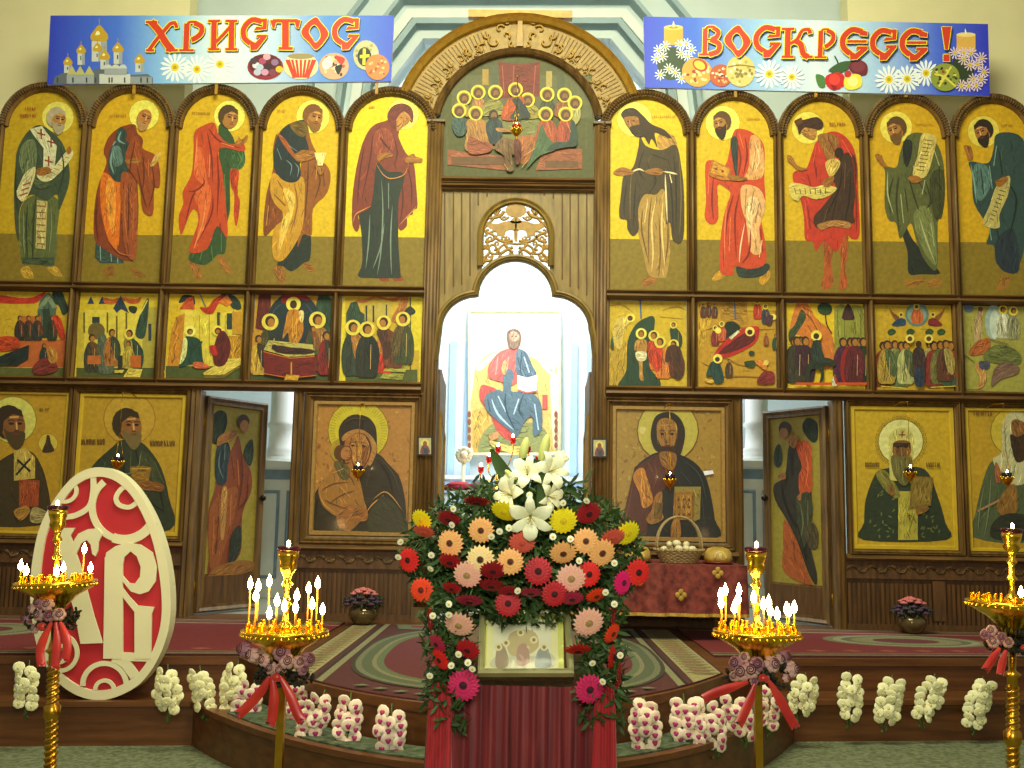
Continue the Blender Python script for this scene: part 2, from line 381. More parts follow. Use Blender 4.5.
for x0, x1 in cells:
    b = MB(); pth = arch_path(x0+.035, x1-.035, ZSP, ZTP-.045); b.sweep(pth, MOULD)
    for i in range(46):     # ribbed twist on the arch
        t = pi*(i+.5)/46; cx = (x0+x1)/2; rx = (x1-x0)/2-.035; rz = ZTP-.045-ZSP
        p = Vector((cx-rx*cos(t), -.05, ZSP+rz*sin(t))); d = Vector((-cos(t)/rx, 0, sin(t)/rz)).normalized()
        b.tube([p-d*.034, p-d*.008+Vector((0, -.024, 0)), p+d*.034], .0055, 4)
    b.build('arch_moulding', wood, ico)
def post(x, z0, z1, w=.05, name='post'):
    b = MB(); b.sweep([(x, 0, z0), (x, 0, z1)], [(-w, -.04), (-w, .03), (-w*.7, .055), (-w*.45, .03), (-w*.3, .065), (0, .085), (w*.3, .065), (w*.45, .03), (w*.7, .055), (w, .03), (w, -.04)])
    b.tube([(x, -.085, z0+.02), (x, -.085, z1-.02)], w*.3, 8); b.build(name, wood, ico)
for x in PX[:5]+PXR[1:]: post(x, ZB1, ZSP+.03); post(x, ZB2, ZB1)
for x in PX[:1]+PXR[5:]: post(x, SOL, ZB2)
def beam(x0, x1, z, h=.05, name='beam', m=woodh):
    b = MB(); b.sweep([(x0, 0, z), (x1, 0, z)], [(-h, -.04), (-h, .05), (-h*.6, .09), (-h*.2, .06), (h*.1, .1), (h*.5, .11), (h*.8, .06), (h, .05), (h, -.04)])
    b.build(name, m, ico)
for s in (0, 1):
    x0, x1 = (PX[0], PX[5]-.08) if s == 0 else (PXR[0]+.08, PXR[5])
    beam(x0, x1, ZB1); beam(x0, x1, ZB2, .055)
# tall clustered pilasters beside the royal doorway
ZG = A(440, 122).z
for x in (PX[5]-.012, PXR[0]+.03):
    b = MB()
    b.box((x-.085, -.02, SOL), (x+.085, .12, ZG)); s = -1 if x < 0 else 1
    for u, r in ((-.068, .014), (-.036, .022), (0, .028), (.036, .022), (.068, .014)):
        b.tube([(x+u, -.03, SOL+.12), (x+u, -.03, ZG)], r, 8)
    b.box((x-.10, -.09, SOL), (x+.10, .12, SOL+.14)); b.box((x-.095, -.07, ZG-.02), (x+.095, .1, ZG+.005))
    b.build('pilaster', wood, ico)
# ---- local tier
def lx(px, py=460): return A(px, py).x
zi0, zi1 = ZB3, ZB2-.06
local = [(-5.45, lx(70)), (lx(71), lx(188)), (lx(303), lx(423)), (lx(603), lx(734)), (lx(846), lx(960)), (lx(961), 5.4)]
LT = ZB2-.055
FR = [(-.0, -.03), (0, .05), (.02, .075), (.035, .05), (.05, .06), (.065, .03), (.085, .02), (.085, -.03)]
frames = []
for i, (x0, x1) in enumerate(local):
    w = .55 if i in (0, 1, 4, 5) else 1.0
    pr = [(u*w, v) for u, v in FR]
    b = MB(); z0 = ZB3-.10
    b.sweep([(x0, 0, z0), (x1, 0, z0), (x1, 0, LT), (x0, 0, LT)], [(-u, v) for u, v in pr], True); b.build('icon_frame', wood, ico)
    frames.append((x0+.085*w, x1-.085*w, z0+.085*w, LT-.085*w))
# plinth: ledge, carved wave frieze, fluted boards
for (x0, x1) in ((-5.45, lx(190)), (lx(300), -.95), (.95, lx(736)), (lx(842), 5.4)):
    b = MB(); b.sweep([(x0, 0, ZB3-.125), (x1, 0, ZB3-.125)], [(-.03, -.03), (-.03, .05), (-.01, .08), (.01, .10), (.03, .08), (.03, -.03)]); b.build('ledge', woodh, ico)
    b = MB(); zf = ZB3-.235; b.box((x0, -.03, zf-.08), (x1, .05, zf+.085)); b.build('frieze_board', woodlo, ico)
    b = MB(); k = x0+.06; sg = 1; R_ = .05
    while k < x1-.07:
        pts = [(k+R_*(1-.16*j)*cos(sg*(j*.75))*1.0, -.038, zf+R_*(1-.16*j)*sin(sg*(j*.75))) for j in range(6)]
        b.tube(pts, [.010-.001*j for j in range(6)], 5); b.tube([(k-.05, -.036, zf-sg*.01), (k-.02, -.04, zf+sg*.035), (k+R_, -.038, zf)], .008, 5)
        k += .095; sg = -sg
    b.build('scroll_frieze', wood, ico)
    b = MB(); b.box((x0, 0, SOL), (x1, .06, zf-.075)); k = x0+.02
    while k < x1-.03: b.box((k, -.022, SOL+.06), (k+.028, .0, zf-.14)); k += .046
    b.box((x0, -.04, SOL), (x1, .05, SOL+.06)); b.box((x0, -.04, zf-.095), (x1, .03, zf-.075)); b.build('fluted_plinth', woodlo, ico)
    k = x0+.9 if x1-x0 > 1.6 else None
    if k: MB().box((k-.06, -.035, SOL+.1), (k+.06, .02, zf-.11)).build('plinth_stile', woodlo, ico)
# door jambs of the two side doorways
for xa in (lx(193), lx(296.5), lx(737.5), lx(838)):
    b = MB(); b.sweep([(xa, 0, SOL), (xa, 0, LT)], [(-.05, -.14), (-.05, .03), (-.03, .06), (0, .04), (.02, .07), (.05, .03), (.05, -.14)]); b.build('door_jamb', wood, ico)
# ---- centre panel over the royal doorway: planks, trefoil arch, openwork lunette
cT = (430, 180, 5.122)
def T(x, y, Y=0.0): return A(cT[0]+x/cT[2], cT[1]+y/cT[2], Y)
def arcpx(cx, cy, rx, ry, a0, a1, n=14): return [(cx+rx*cos(radians(a0+(a1-a0)*i/n)), cy-ry*sin(radians(a0+(a1-a0)*i/n))) for i in range(n+1)]
tref = [(40, 925), (55, 800)]+arcpx(240, 765, 180, 168, 180, 92, 12)+arcpx(437, 600, 190, 186, 178, 2, 20)+arcpx(634, 765, 180, 168, 88, 0, 12)+[(822, 800), (836, 925)]
lun = [(265, 442), (265, 285)]+arcpx(440, 288, 175, 173, 178, 2, 20)[0:]+[(615, 285), (612, 442)]
lobe = arcpx(437, 600, 190, 186, 155, 25, 16)
top = 50
b = MB()
# planks on the left and right of the lunette, as vertical boards with grooves between
def zt_at(x):   # lower edge of the plank at crop x
    if x < 248: return 765-168*sqrt(max(0, 1-((x-240)/180)**2)) if x > 62 else 760
    if x > 626: return 765-168*sqrt(max(0, 1-((634-x)/180)**2)) if x < 812 else 760
    return 600-186*sqrt(max(0, 1-((x-437)/190)**2))
def up_at(x):   # lower edge of board above the lunette
    return 288-173*sqrt(max(0, 1-((x-440)/175)**2)) if 266 < x < 614 else None
xs = [40, 75, 120, 162, 205, 247]+[265+25*k for k in range(1, 14)]+[632, 676, 718, 760, 803, 845]
for x0, x1 in zip(xs[:-1], xs[1:]):
    n = 5; g = 2.2
    for k in range(n):
        u0 = x0+g+(x1-x0-2*g)*k/n; u1 = x0+g+(x1-x0-2*g)*(k+1)/n
        a = up_at(u0); c = up_at(u1)
        e0 = a if a else zt_at(u0); e1 = c if c else zt_at(u1)
        b.prism([T(u0, top), T(u1, top), T(u1, e1), T(u0, e0)], (0, .012, 0))
        v0 = x0+(x1-x0)*k/n; v1 = x0+(x1-x0)*(k+1)/n; a = up_at(v0); c = up_at(v1); e0 = a if a else zt_at(v0); e1 = c if c else zt_at(v1)
        b.prism([T(v0, top, .006), T(v1, top, .006), T(v1, e1, .006), T(v0, e0, .006)], (0, .025, 0))
b.build('plank_panel', woodp, ico)
b = MB()
for xg, y1 in ((75, 580), (120, 545), (162, 535), (205, 490), (247, 130), (293, 85), (585, 80), (632, 95), (678, 510), (718, 545), (760, 555), (803, 590)):
    b.prism([T(xg-4, 66, -.002), T(xg+4, 66, -.002), T(xg+4, y1, -.002), T(xg-4, y1, -.002)], (0, .01, 0))
b.build('plank_groove', wooddk, ico)
b = MB(); pr = [(-.005, -.04), (-.005, .03), (.01, .055), (.022, .03), (.037, .05), (.055, .045), (.07, .01), (.07, -.04)]
b.sweep([T(*p) for p in tref], [(-u, v) for u, v in pr][::-1]); b.build('trefoil_moulding', woodp, ico)
b = MB(); b.sweep([T(*p) for p in lun], [(u+.0, v) for u, v in [(-.045, -.02), (-.045, .03), (-.03, .05), (-.01, .03), (.01, .045), (.02, .0), (.02, -.02)]][::1]); b.build('lunette_moulding', woodp, ico)
# openwork carving: shell, two birds, scrolls
b = MB(); th = (0, .02, 0)
def ow(*xy, n=3): b.prism([T(x, y, -.01) for x, y in spl([(xy[i], xy[i+1]) for i in range(0, len(xy), 2)], n)], th)
def sc(w, *xy): b.tube([T(x, y, 0) for x, y in spl([(xy[i], xy[i+1]) for i in range(0, len(xy), 2)], 4, False)], w/5.122*.0102*.85, 5)
b.prism([T(440+(52+4*(i % 2))*cos(2*pi*i/28), 155+(34+4*(i % 2))*sin(2*pi*i/28), -.015) for i in range(28)], th)
for sgn in (-1, 1):
    def m_(x): return 440+sgn*(x-440)
    def OW(*xy): ow(*[m_(v) if i % 2 == 0 else v for i, v in enumerate(xy)])
    def SC(w, *xy): sc(w, *[m_(v) if i % 2 == 0 else v for i, v in enumerate(xy)])
    OW(440, 215, 490, 210, 540, 225, 592, 212, 585, 240, 545, 262, 535, 285, 500, 285, 490, 262, 465, 255, 440, 258)
    OW(440, 258, 450, 258, 448, 310, 440, 310)
    OW(440, 190, 455, 195, 470, 215, 440, 222)
    SC(10, 455, 310, 500, 318, 540, 300, 560, 280, 590, 270); SC(11, 500, 160, 520, 185, 560, 195, 590, 190, 580, 170, 560, 178)
    SC(9, 510, 135, 540, 150, 545, 175, 515, 180); SC(10, 540, 285, 560, 310, 600, 318); SC(9, 440, 330, 480, 325, 520, 345, 540, 378, 570, 372, 578, 345, 555, 332, 540, 350, 552, 362)
    SC(11, 455, 345, 490, 360, 520, 380); SC(11, 500, 325, 480, 350, 455, 372); SC(10, 575, 375, 600, 400, 610, 430); SC(10, 560, 385, 570, 410, 600, 415)
    SC(9, 590, 300, 585, 330, 605, 355); SC(10, 605, 250, 612, 300, 612, 430); SC(10, 585, 225, 600, 245, 610, 255); SC(8, 540, 262, 570, 268, 600, 290)
    for cx_, cy_, r_, a_ in ((575, 400, 16, 0), (598, 345, 14, 2), (520, 400, 12, 4), (478, 395, 11, 1), (600, 418, 14, 3), (528, 372, 12, 5), (505, 300, 13, 2), (575, 300, 14, 1), (548, 152, 12, 0), (500, 200, 13, 3), (466, 380, 12, 2), (585, 268, 14, 4), (556, 240, 12, 0), (480, 300, 12, 5), (540, 325, 12, 2)):
        SC(7, *[v for j in range(7) for v in (cx_+r_*(1-.12*j)*cos(a_+j), cy_+r_*(1-.12*j)*sin(a_+j))])
    SC(8, 475, 190, 500, 205, 520, 195); SC(9, 520, 150, 560, 205, 600, 240)
b.tube([T(x, y) for x, y in arcpx(440, 288, 170, 168, 178, 2, 20)], .012, 5)
b.tube([T(x, y+2) for x, y in arcpx(437, 600, 196, 192, 155, 25, 20)], .014, 5)
b.build('openwork_lunette', woodgd, ico)
# cornice pair between lunette panel and gable painting
for yy in (181.5, 188):
    za = A(516, yy).z; b = MB(); b.sweep([(-.78, 0, za), (.80, 0, za)], [(-.03, -.03), (-.03, .05), (0, .08), (.015, .04), (.03, .05), (.03, -.03)]); b.build('cornice', woodh, ico)
za = A(516, 185).z; MB().box((-.80, -.02, za-.07), (.84, .02, za+.06)).build('cornice_board', woodp, ico)
# golden gable
def circ3(p, q, r):
    ax, ay, bx, by, cx, cy = p.x, p.z, q.x, q.z, r.x, r.z
    d = 2*(ax*(by-cy)+bx*(cy-ay)+cx*(ay-by))
    ux = ((ax*ax+ay*ay)*(by-cy)+(bx*bx+by*by)*(cy-ay)+(cx*cx+cy*cy)*(ay-by))/d
    uy = ((ax*ax+ay*ay)*(cx-bx)+(bx*bx+by*by)*(ax-cx)+(cx*cx+cy*cy)*(bx-ax))/d
    return ux, uy, math.hypot(ax-ux, ay-uy)
gx, gz, gR = circ3(A(402, 88), A(518, 15), A(636, 90)); ix, iz, iR = circ3(A(438, 115), A(517, 54), A(597, 117))
def ringpt(x, z, R, a, y=0): return (x+R*cos(a), y, z+R*sin(a))
a0 = math.asin((A(402, 92).z-gz)/gR); i0 = math.asin((A(441, 116).z-iz)/iR)
N = 40; out = [ringpt(gx, gz, gR, pi-a0-(pi-2*a0)*i/N, -.0) for i in range(N+1)]; inn = [ringpt(ix, iz, iR, pi-i0-(pi-2*i0)*i/N, -.0) for i in range(N+1)]
b = MB(); b.add(out+inn, [(i, i+1, N+2+i, N+1+i) for i in range(N)]); b.add([(p[0], .1, p[2]) for p in out+inn], [(i+1, i, N+1+i, N+2+i) for i in range(N)])
b.add(out+[(p[0], .1, p[2]) for p in out], [(i, i+1, N+2+i, N+1+i) for i in range(N)]); b.build('gable_board', mat('gable_wood', '8c6c1a', 0.5, 0, 0.15, 5.0, (3, 3, 3), 0.2, c2='a28026'), ico)
b = MB(); b.sweep(out, [(-.0, -.0), (-.0, .05), (.02, .09), (.04, .05), (.06, .09), (.09, .05), (.10, .0)]); b.build('gable_outer_moulding', woodgd, ico)
b = MB(); b.sweep([(p[0], 0, p[2]) for p in inn], [(-.06, -.02), (-.06, .03), (-.04, .07), (-.02, .045), (.0, .08), (.02, .05), (.03, -.02)]); b.build('gable_inner_moulding', wood, ico)
b = MB()
for i in range(64):     # fine radial flutes
    a = pi-a0-.06-(pi-2*a0-.12)*i/63
    if abs(a-pi/2) < .30: continue
    p = Vector(ringpt(gx, gz, gR-.13, a, -.004)); q = Vector(ringpt(gx, gz, gR-.30-(.06 if i % 2 else 0), a, -.004)); d = (p-q).normalized(); n_ = Vector((d.z, 0, -d.x))*.006
    b.prism([p+n_, q+n_*.4, q-n_*.4, p-n_], (0, .008, 0))
b.build('gable_flute', mat('gable_groove_wood', '6e501c', .7), ico)
b = MB()
def spiral(c, r, s, a, w=.012):
    b.tube([(c[0]+r*(1-t)*cos(a+s*t*5.5), -.02, c[2]+r*(1-t)*sin(a+s*t*5.5)) for t in [i/12*.85 for i in range(13)]], [w*(1-.04*i) for i in range(13)], 5)
GS = {-1: MB(), 1: MB()}
for i in range(26):
    a = pi-i0-.10-(pi-2*i0-.2)*i/25
    if abs(a-pi/2) < .42: continue
    b = GS[1 if cos(a) > 0 else -1]; c = ringpt(ix, iz, iR+.135+.02*(i % 2), a); spiral(c, .05, 1 if i % 2 else -1, a, .009); spiral(ringpt(ix, iz, iR+.10, a+.03), .028, -1 if i % 2 else 1, a+2, .008)
for s in (-1, 1):
    for (x, y, r, a) in ((495, 42, .075, .5), (482, 50, .07, 2), (508, 22, .05, 1), (500, 30, .055, 2.6), (488, 36, .045, 0), (506, 36, .05, 4), (470, 54, .05, 1), (512, 46, .04, 1.5)):
        b = GS[s]; p = A(x, y); spiral((gx+s*(gx-p.x)*-1, 0, p.z), r, s, a if s < 0 else pi-a, .013)
GS[-1].build('gable_scroll_carving', woodgd, ico); GS[1].build('gable_scroll_carving', woodgd, ico); b = MB()
b.prism([(gx-.035, -.05, A(518, 48).z), (gx+.035, -.05, A(518, 48).z), (gx+.02, -.05, A(518, 16).z), (gx-.02, -.05, A(518, 16).z)], (0, .05, 0))
b.build('gable_keystone', woodgd, ico)
b = MB(); zt = A(518, 14).z; b.box((gx-.55, -.03, zt-.05), (gx+.55, .06, zt+.03)); b.build('gable_crest', woodg, ico)
# royal door leaves, swung inward and seen almost edge on
def leaf_profile(s):
    return [(0, SOL+.02), (0, 3.04), (.12, 3.06), (.4, 3.0), (.72, 2.97), (.72, SOL+.02)]
for s, nm in ((-1, 'left'), (1, 'right')):
    t = thing('royal_door_leaf', 'tall carved brown %s leaf of the open central doors, swung inward edge on' % nm, 'door', (s*.74, .1, SOL+.02), 'open leaves of the central doors')
    ang = radians(89.7); d = Vector((-s*cos(ang), sin(ang), 0)); o = Vector((-.787 if s < 0 else .806, .125, 0))
    b = MB(); b.prism([o+d*u+Vector((0, 0, z)) for u, z in leaf_profile(s)], Vector((-s*.035, 0, 0))); b.build('leaf_board', wood, t)
    b = MB(); b.sweep([o+d*u+Vector((-s*.035, 0, z)) for u, z in ((.06, SOL+.3), (.06, 2.6), (.6, 2.4), (.6, SOL+.3))], [(-.02, 0), (0, .02), (.02, 0)], True, nrm=Vector((-s, 0, 0))); b.build('leaf_moulding', woodgd, t)
# ================================================================ icons (painted panels)
GY, GYD = 'cfac08', '826c18'
def icon(name, label, p, board, group=None, m=None, cat='icon', frame=None):
    # board: outline points (x, z) on the screen plane, given 2 cm thickness
    b = MB(); b.prism([(x, .0, z) for x, z in board], (0, .022, 0), 0, lin('7a5a20'))
    xs = [q[0] for q in board]; zs = [q[1] for q in board]
    b.merge(p.m)
    o = b.build(name, m or PM, None, ((min(xs)+max(xs))/2, 0.01, min(zs)))
    return tag(o, label, cat, group)
def cell_board(i): 
    x0, x1 = cells[i]; return [(x0+.05, ZB1+.05)]+[(q[0], q[2]) for q in arch_path(x0+.05, x1-.05, ZSP, ZTP-.06)]+[(x1-.05, ZB1+.05)]
def deesis(i, crop, gy=None):
    p = Paint(*crop, auto=True); bd = cell_board(i); x0, x1 = cells[i]
    p.m.poly([(x, -.0002, z) for x, z in bd], 0, lin(gy or GY))
    zg = A(512+(x0+x1)*50, 238.5+(x0*.9)).z
    p.m.poly([(x0+.05, -.0004, ZB1+.05), (x1-.05, -.0004, ZB1+.05), (x1-.05, -.0004, zg), (x0+.05, -.0004, zg)], 0, lin(GYD))
    return p, bd
SK = '96601f'
S = 3.491
def halo(p, x, y, r=55, c='dfd25a'): p.e('a88a10', x, y, r+1.5); p.e(c, x, y, r); return p
# --- 1 bishop with scroll
p, bd = deesis(0, (0, 80, S), 'bd9a10'); halo(p, 202, 130)
p.f('b8902c', 72, 660, 100, 650, 118, 690, 85, 690); p.f('b8902c', 165, 655, 195, 650, 218, 685, 185, 680)
p.f('5c6434', 75, 440, 130, 400, 205, 420, 200, 520, 190, 645, 130, 640, 78, 640, 70, 540)
p.f('3b4a30', 80, 620, 190, 620, 190, 648, 130, 645, 78, 640, sm=False)
p.f('3c4a34', 110, 170, 150, 160, 215, 215, 240, 290, 242, 360, 215, 440, 205, 450, 200, 400, 160, 420, 110, 400, 70, 450, 68, 560, 55, 520, 50, 400, 55, 300, 60, 250, 80, 205)
p.f('66724c', 90, 215, 120, 210, 130, 260, 120, 330, 85, 330, 70, 300, 70, 250)
p.f('bfae6c', 130, 420, 167, 425, 160, 592, 126, 588, sm=False)
for y in range(440, 590, 22): p.l('8a5a2a', 4, 130, y, 160, y+2)
p.f('d0cca0', 106, 172, 148, 162, 200, 232, 192, 312, 152, 312, 154, 240, 116, 190, sm=False)
for x, y in ((146, 190), (180, 218), (172, 285)): p.l('8a2c18', 5, x, y-18, x, y+18); p.l('8a2c18', 5, x-14, y-4, x+14, y+4)
p.f('4a5636', 118, 340, 160, 330, 175, 370, 130, 380)
p.f('d2c890', 130, 330, 175, 322, 240, 245, 255, 270, 190, 345, 150, 355); p.f('d2c890', 92, 325, 125, 305, 118, 360, 85, 425, 60, 400, 75, 355)
for k in range(6): p.l('7a6a3a', 2, 165+k*13, 335-k*13, 185+k*12, 345-k*14)
for k in range(3): p.l('9a4a2a', 5, 72+k*5, 405-k*18, 100+k*5, 395-k*18)
p.f(SK, 128, 315, 170, 305, 180, 325, 140, 335); p.f(SK, 235, 245, 245, 232, 252, 250, 240, 262)
p.F('2c3626', 5, (100, 430, 95, 520, 100, 630), (130, 400, 120, 500, 118, 630), (215, 230, 225, 320, 205, 400), (60, 300, 58, 380, 66, 470))
p.F('7f8a60', 4, (85, 450, 85, 560, 90, 620), (180, 440, 182, 520, 172, 620), (85, 230, 75, 300, 85, 320), (110, 300, 100, 220, 115, 215))
p.head(203, 138, 36, 1, 'b0a080', 'a89a78', .6, 'a87838', 12); p.txt('9a3010', 90, 97, 40, 12, 5).txt('9a3010', 72, 120, 60, 12, 7)
icon('saint_icon', 'arched icon of a white bearded bishop in green, leftmost of the arches', p, bd)
# --- 2 red robed apostle with blue sleeve
p, bd = deesis(1, (0, 80, S), 'cca008'); halo(p, 503, 122, 52, 'e6dc5a')
p.f('8a5c18', 360, 660, 395, 650, 400, 680, 370, 690); p.f('8a5c18', 450, 650, 490, 668, 510, 690, 470, 685)
p.f('33493f', 335, 560, 430, 560, 432, 640, 350, 640, 330, 620, sm=False); p.F('8aa39a', 5, (350, 580, 352, 630), (385, 580, 390, 635), (410, 600, 412, 640))
p.f('803818', 470, 155, 420, 165, 380, 200, 362, 250, 372, 290, 340, 380, 328, 480, 332, 560, 365, 590, 420, 625, 470, 625, 480, 540, 484, 440, 480, 330, 490, 260, 500, 210, 480, 185)
p.f('d56c14', 360, 325, 400, 345, 425, 350, 420, 480, 412, 590, 380, 560, 358, 480, 350, 400); p.f('e8922c', 375, 350, 400, 360, 405, 450, 395, 540, 372, 450)
p.f('2c423c', 428, 165, 445, 190, 440, 210, 460, 230, 448, 260, 450, 320, 430, 355, 398, 350, 380, 310, 384, 250, 402, 215, 410, 180)
p.F('7c9a90', 7, (395, 240, 388, 290, 400, 330), (425, 180, 415, 210, 440, 225), (405, 215, 395, 230)); p.f('5c7a70', 392, 240, 420, 235, 430, 290, 400, 300)
p.f('8f4218', 478, 195, 500, 240, 545, 265, 560, 320, 558, 375, 540, 380, 535, 470, 500, 455, 490, 375, 470, 340, 440, 290, 448, 235)
p.f('984a20', 425, 330, 470, 345, 482, 430, 475, 620, 440, 600, 428, 480)
p.f(SK, 440, 280, 490, 275, 490, 290, 450, 295); p.f('d0a850', 527, 300, 545, 262, 565, 255, 560, 275, 540, 300)
p.F('5c2410', 5, (345, 400, 338, 480, 345, 560), (450, 360, 452, 460, 445, 600), (500, 250, 505, 330, 500, 380), (530, 290, 540, 370, 520, 450), (475, 210, 460, 280, 455, 330), (480, 300, 500, 400, 515, 450))
p.F('b86a34', 4, (440, 380, 438, 480, 450, 580), (520, 280, 520, 340), (470, 240, 485, 300), (470, 440, 465, 560), (380, 560, 420, 605, 470, 615))
p.head(503, 130, 35, 1, '96602a', 'b08048', .5, 'b07030', 25, hairless=True); p.txt('a86a10', 385, 122, 60, 9, 8)
icon('saint_icon', 'arched icon of an apostle in orange robe with blue sleeve, second arch from left', p, bd)
# --- 3 young apostle red cloak green tunic
B_ = (160, 80, S)
p, bd = deesis(2, B_, 'cfa60a'); halo(p, 243, 126, 54, 'e8de5c')
p.f(SK, 100, 640, 130, 640, 148, 690, 128, 695); p.f(SK, 200, 620, 225, 620, 248, 670, 228, 672)
p.f('2e4a26', 205, 160, 250, 190, 262, 240, 245, 330, 245, 450, 235, 500, 228, 600, 200, 610, 160, 645, 105, 632, 110, 600, 190, 520, 210, 380)
p.f('375a2e', 262, 240, 290, 240, 298, 285, 280, 312, 250, 310, 245, 270); p.f('b03a14', 246, 315, 276, 318, 270, 390, 280, 430, 268, 510, 258, 470, 260, 400, 248, 370)
p.f('b8421a', 190, 150, 150, 160, 120, 185, 118, 250, 110, 330, 80, 390, 82, 430, 66, 480, 75, 540, 100, 480, 120, 450, 135, 490, 105, 580, 110, 605, 165, 590, 200, 510, 236, 550, 230, 430, 220, 330, 208, 240, 290, 250, 292, 225, 240, 222, 205, 190)
p.f('d4622c', 130, 240, 150, 250, 165, 350, 180, 400, 160, 500, 120, 590, 140, 480, 120, 400, 150, 370, 120, 330)
p.F('7a2010', 6, (165, 180, 180, 260, 185, 360), (200, 250, 205, 350, 200, 480), (130, 380, 110, 420, 90, 500), (150, 340, 155, 360, 130, 385, 100, 390), (185, 400, 180, 470, 130, 570), (210, 500, 215, 540), (170, 170, 210, 215, 285, 240))
p.F('e08848', 5, (130, 195, 128, 250, 120, 320), (175, 260, 172, 340), (160, 420, 150, 500, 118, 590), (215, 220, 260, 235))
p.F('56783e', 5, (225, 330, 230, 420), (180, 580, 185, 630), (150, 590, 140, 630), (215, 540, 215, 600), (270, 250, 285, 280, 270, 305))
p.f(SK, 262, 220, 275, 205, 270, 192, 285, 208, 305, 192, 305, 210, 290, 225, 270, 228)
p.head(243, 132, 38, 1, '4c3410', None, 1, 'a06c2c', 14); p.txt('a07014', 112, 112, 65, 10, 9)
icon('saint_icon', 'arched icon of a beardless apostle in red cloak over green, third arch from left', p, bd)
# --- 4 apostle, navy top, gold skirt
p, bd = deesis(3, B_, 'd4ae08'); halo(p, 534, 128, 58, 'ecdf58')
p.f(SK, 395, 655, 430, 650, 438, 700, 415, 705); p.f(SK, 490, 635, 515, 635, 542, 665, 520, 668)
p.f('1e2a22', 410, 640, 470, 560, 522, 525, 525, 620, 500, 640, 460, 668, 430, 650)
p.f('8c5016', 515, 170, 530, 220, 560, 275, 590, 310, 595, 350, 580, 400, 535, 450, 530, 540, 500, 540, 480, 580, 500, 400, 490, 330, 500, 250)
p.f('7c4014', 410, 190, 395, 240, 395, 310, 370, 410, 362, 540, 395, 520, 430, 480, 410, 400, 430, 300)
p.f('c08c20', 395, 325, 440, 350, 500, 340, 505, 420, 500, 500, 480, 560, 430, 630, 395, 615, 398, 520, 440, 480, 400, 430, 385, 380)
p.f('dcb44c', 430, 380, 470, 400, 465, 460, 440, 540, 415, 600, 425, 500, 450, 450)
p.f('1c2a2c', 510, 142, 450, 155, 415, 190, 398, 250, 400, 310, 430, 350, 470, 358, 492, 335, 490, 280, 520, 250, 510, 200)
p.f('6c5214', 455, 155, 500, 145, 520, 175, 500, 200, 470, 185); p.f('9a4e1c', 412, 188, 440, 210, 475, 265, 495, 280, 470, 275, 430, 225)
p.F('6e8484', 4, (440, 280, 460, 300, 455, 335), (410, 240, 425, 280), (450, 230, 480, 250), (470, 290, 485, 310, 480, 340)); p.F('5a3010', 5, (540, 300, 560, 350, 540, 420), (520, 260, 515, 380, 505, 500), (385, 400, 380, 480), (570, 320, 575, 370))
p.F('8a5a10', 5, (470, 360, 480, 440, 455, 540), (400, 400, 440, 440), (410, 350, 430, 380)); p.F('c89040', 4, (550, 290, 545, 350), (380, 440, 372, 510), (490, 400, 485, 480, 460, 560))
p.f(SK, 470, 265, 500, 245, 545, 255, 545, 270, 510, 285, 480, 285); p.f('ead888', 540, 255, 582, 255, 568, 300, 552, 300, sm=False); p.f(SK, 550, 305, 572, 308, 568, 330, 556, 330)
p.head(538, 130, 38, 1, '7a4a1a', '8a5a22', .4, 'a87030', 15); p.txt('a87414', 410, 105, 30, 9, 5)
icon('saint_icon', 'arched icon of an apostle in navy top and golden skirt, fourth arch from left', p, bd)
# --- 5 Mother in red veil
C_ = (330, 80, S)
p, bd = deesis(4, C_, 'e0c60a'); halo(p, 256, 118, 54, 'f2ee62')
p.f('8a3a14', 172, 690, 200, 685, 205, 702, 180, 703); p.f('8a3a14', 220, 688, 250, 685, 256, 700, 225, 702)
p.f('232e26', 150, 290, 260, 290, 245, 420, 238, 540, 245, 660, 246, 690, 220, 692, 150, 692, 98, 685, 112, 640, 110, 540, 100, 450, 130, 380)
p.f('7a3220', 215, 120, 200, 140, 150, 160, 118, 210, 98, 280, 85, 350, 78, 420, 78, 505, 95, 530, 105, 500, 100, 470, 140, 445, 152, 380, 165, 290, 200, 320, 260, 330, 240, 420, 240, 520, 268, 510, 270, 475, 288, 470, 290, 450, 305, 445, 302, 380, 292, 290, 262, 250, 240, 200, 240, 175)
p.f('8c4028', 160, 180, 200, 170, 230, 215, 210, 260, 175, 270, 150, 240)
p.f('6c2a1c', 200, 130, 215, 95, 250, 82, 282, 95, 292, 125, 285, 150, 262, 120, 235, 135, 232, 170, 215, 165)
p.f('b07830', 236, 132, 258, 110, 280, 130, 275, 150, 250, 168, 234, 180, 232, 150)
for q in ((250, 132), (268, 136)): p.e('3a1c08', *q, 2.6, 1.6)
p.F('c8844c', 4, (160, 290, 185, 330, 215, 345, 260, 330, 275, 290), (80, 500, 90, 470, 115, 455, 145, 440), (240, 510, 268, 480, 285, 462, 303, 440), (290, 150, 262, 116, 236, 132))
p.F('4e1a12', 5, (120, 230, 105, 320, 95, 430), (175, 200, 215, 250), (150, 190, 140, 280, 115, 400), (270, 300, 285, 370, 285, 440), (220, 190, 235, 250, 225, 300), (250, 340, 255, 420, 245, 500))
p.F('78887a', 5, (180, 350, 185, 460, 178, 600, 165, 680), (205, 360, 205, 450), (140, 470, 135, 570, 125, 660), (218, 440, 212, 560, 215, 680), (190, 500, 178, 580, 150, 660))
p.f(SK, 165, 268, 185, 255, 215, 258, 218, 268, 190, 275, 170, 285); p.f(SK, 262, 275, 290, 258, 300, 268, 322, 275, 320, 288, 290, 290, 268, 292)
p.txt('b0801a', 135, 92, 24, 9, 4)
icon('saint_icon', 'arched icon of a veiled woman in dark red, left of the golden gable', p, bd)
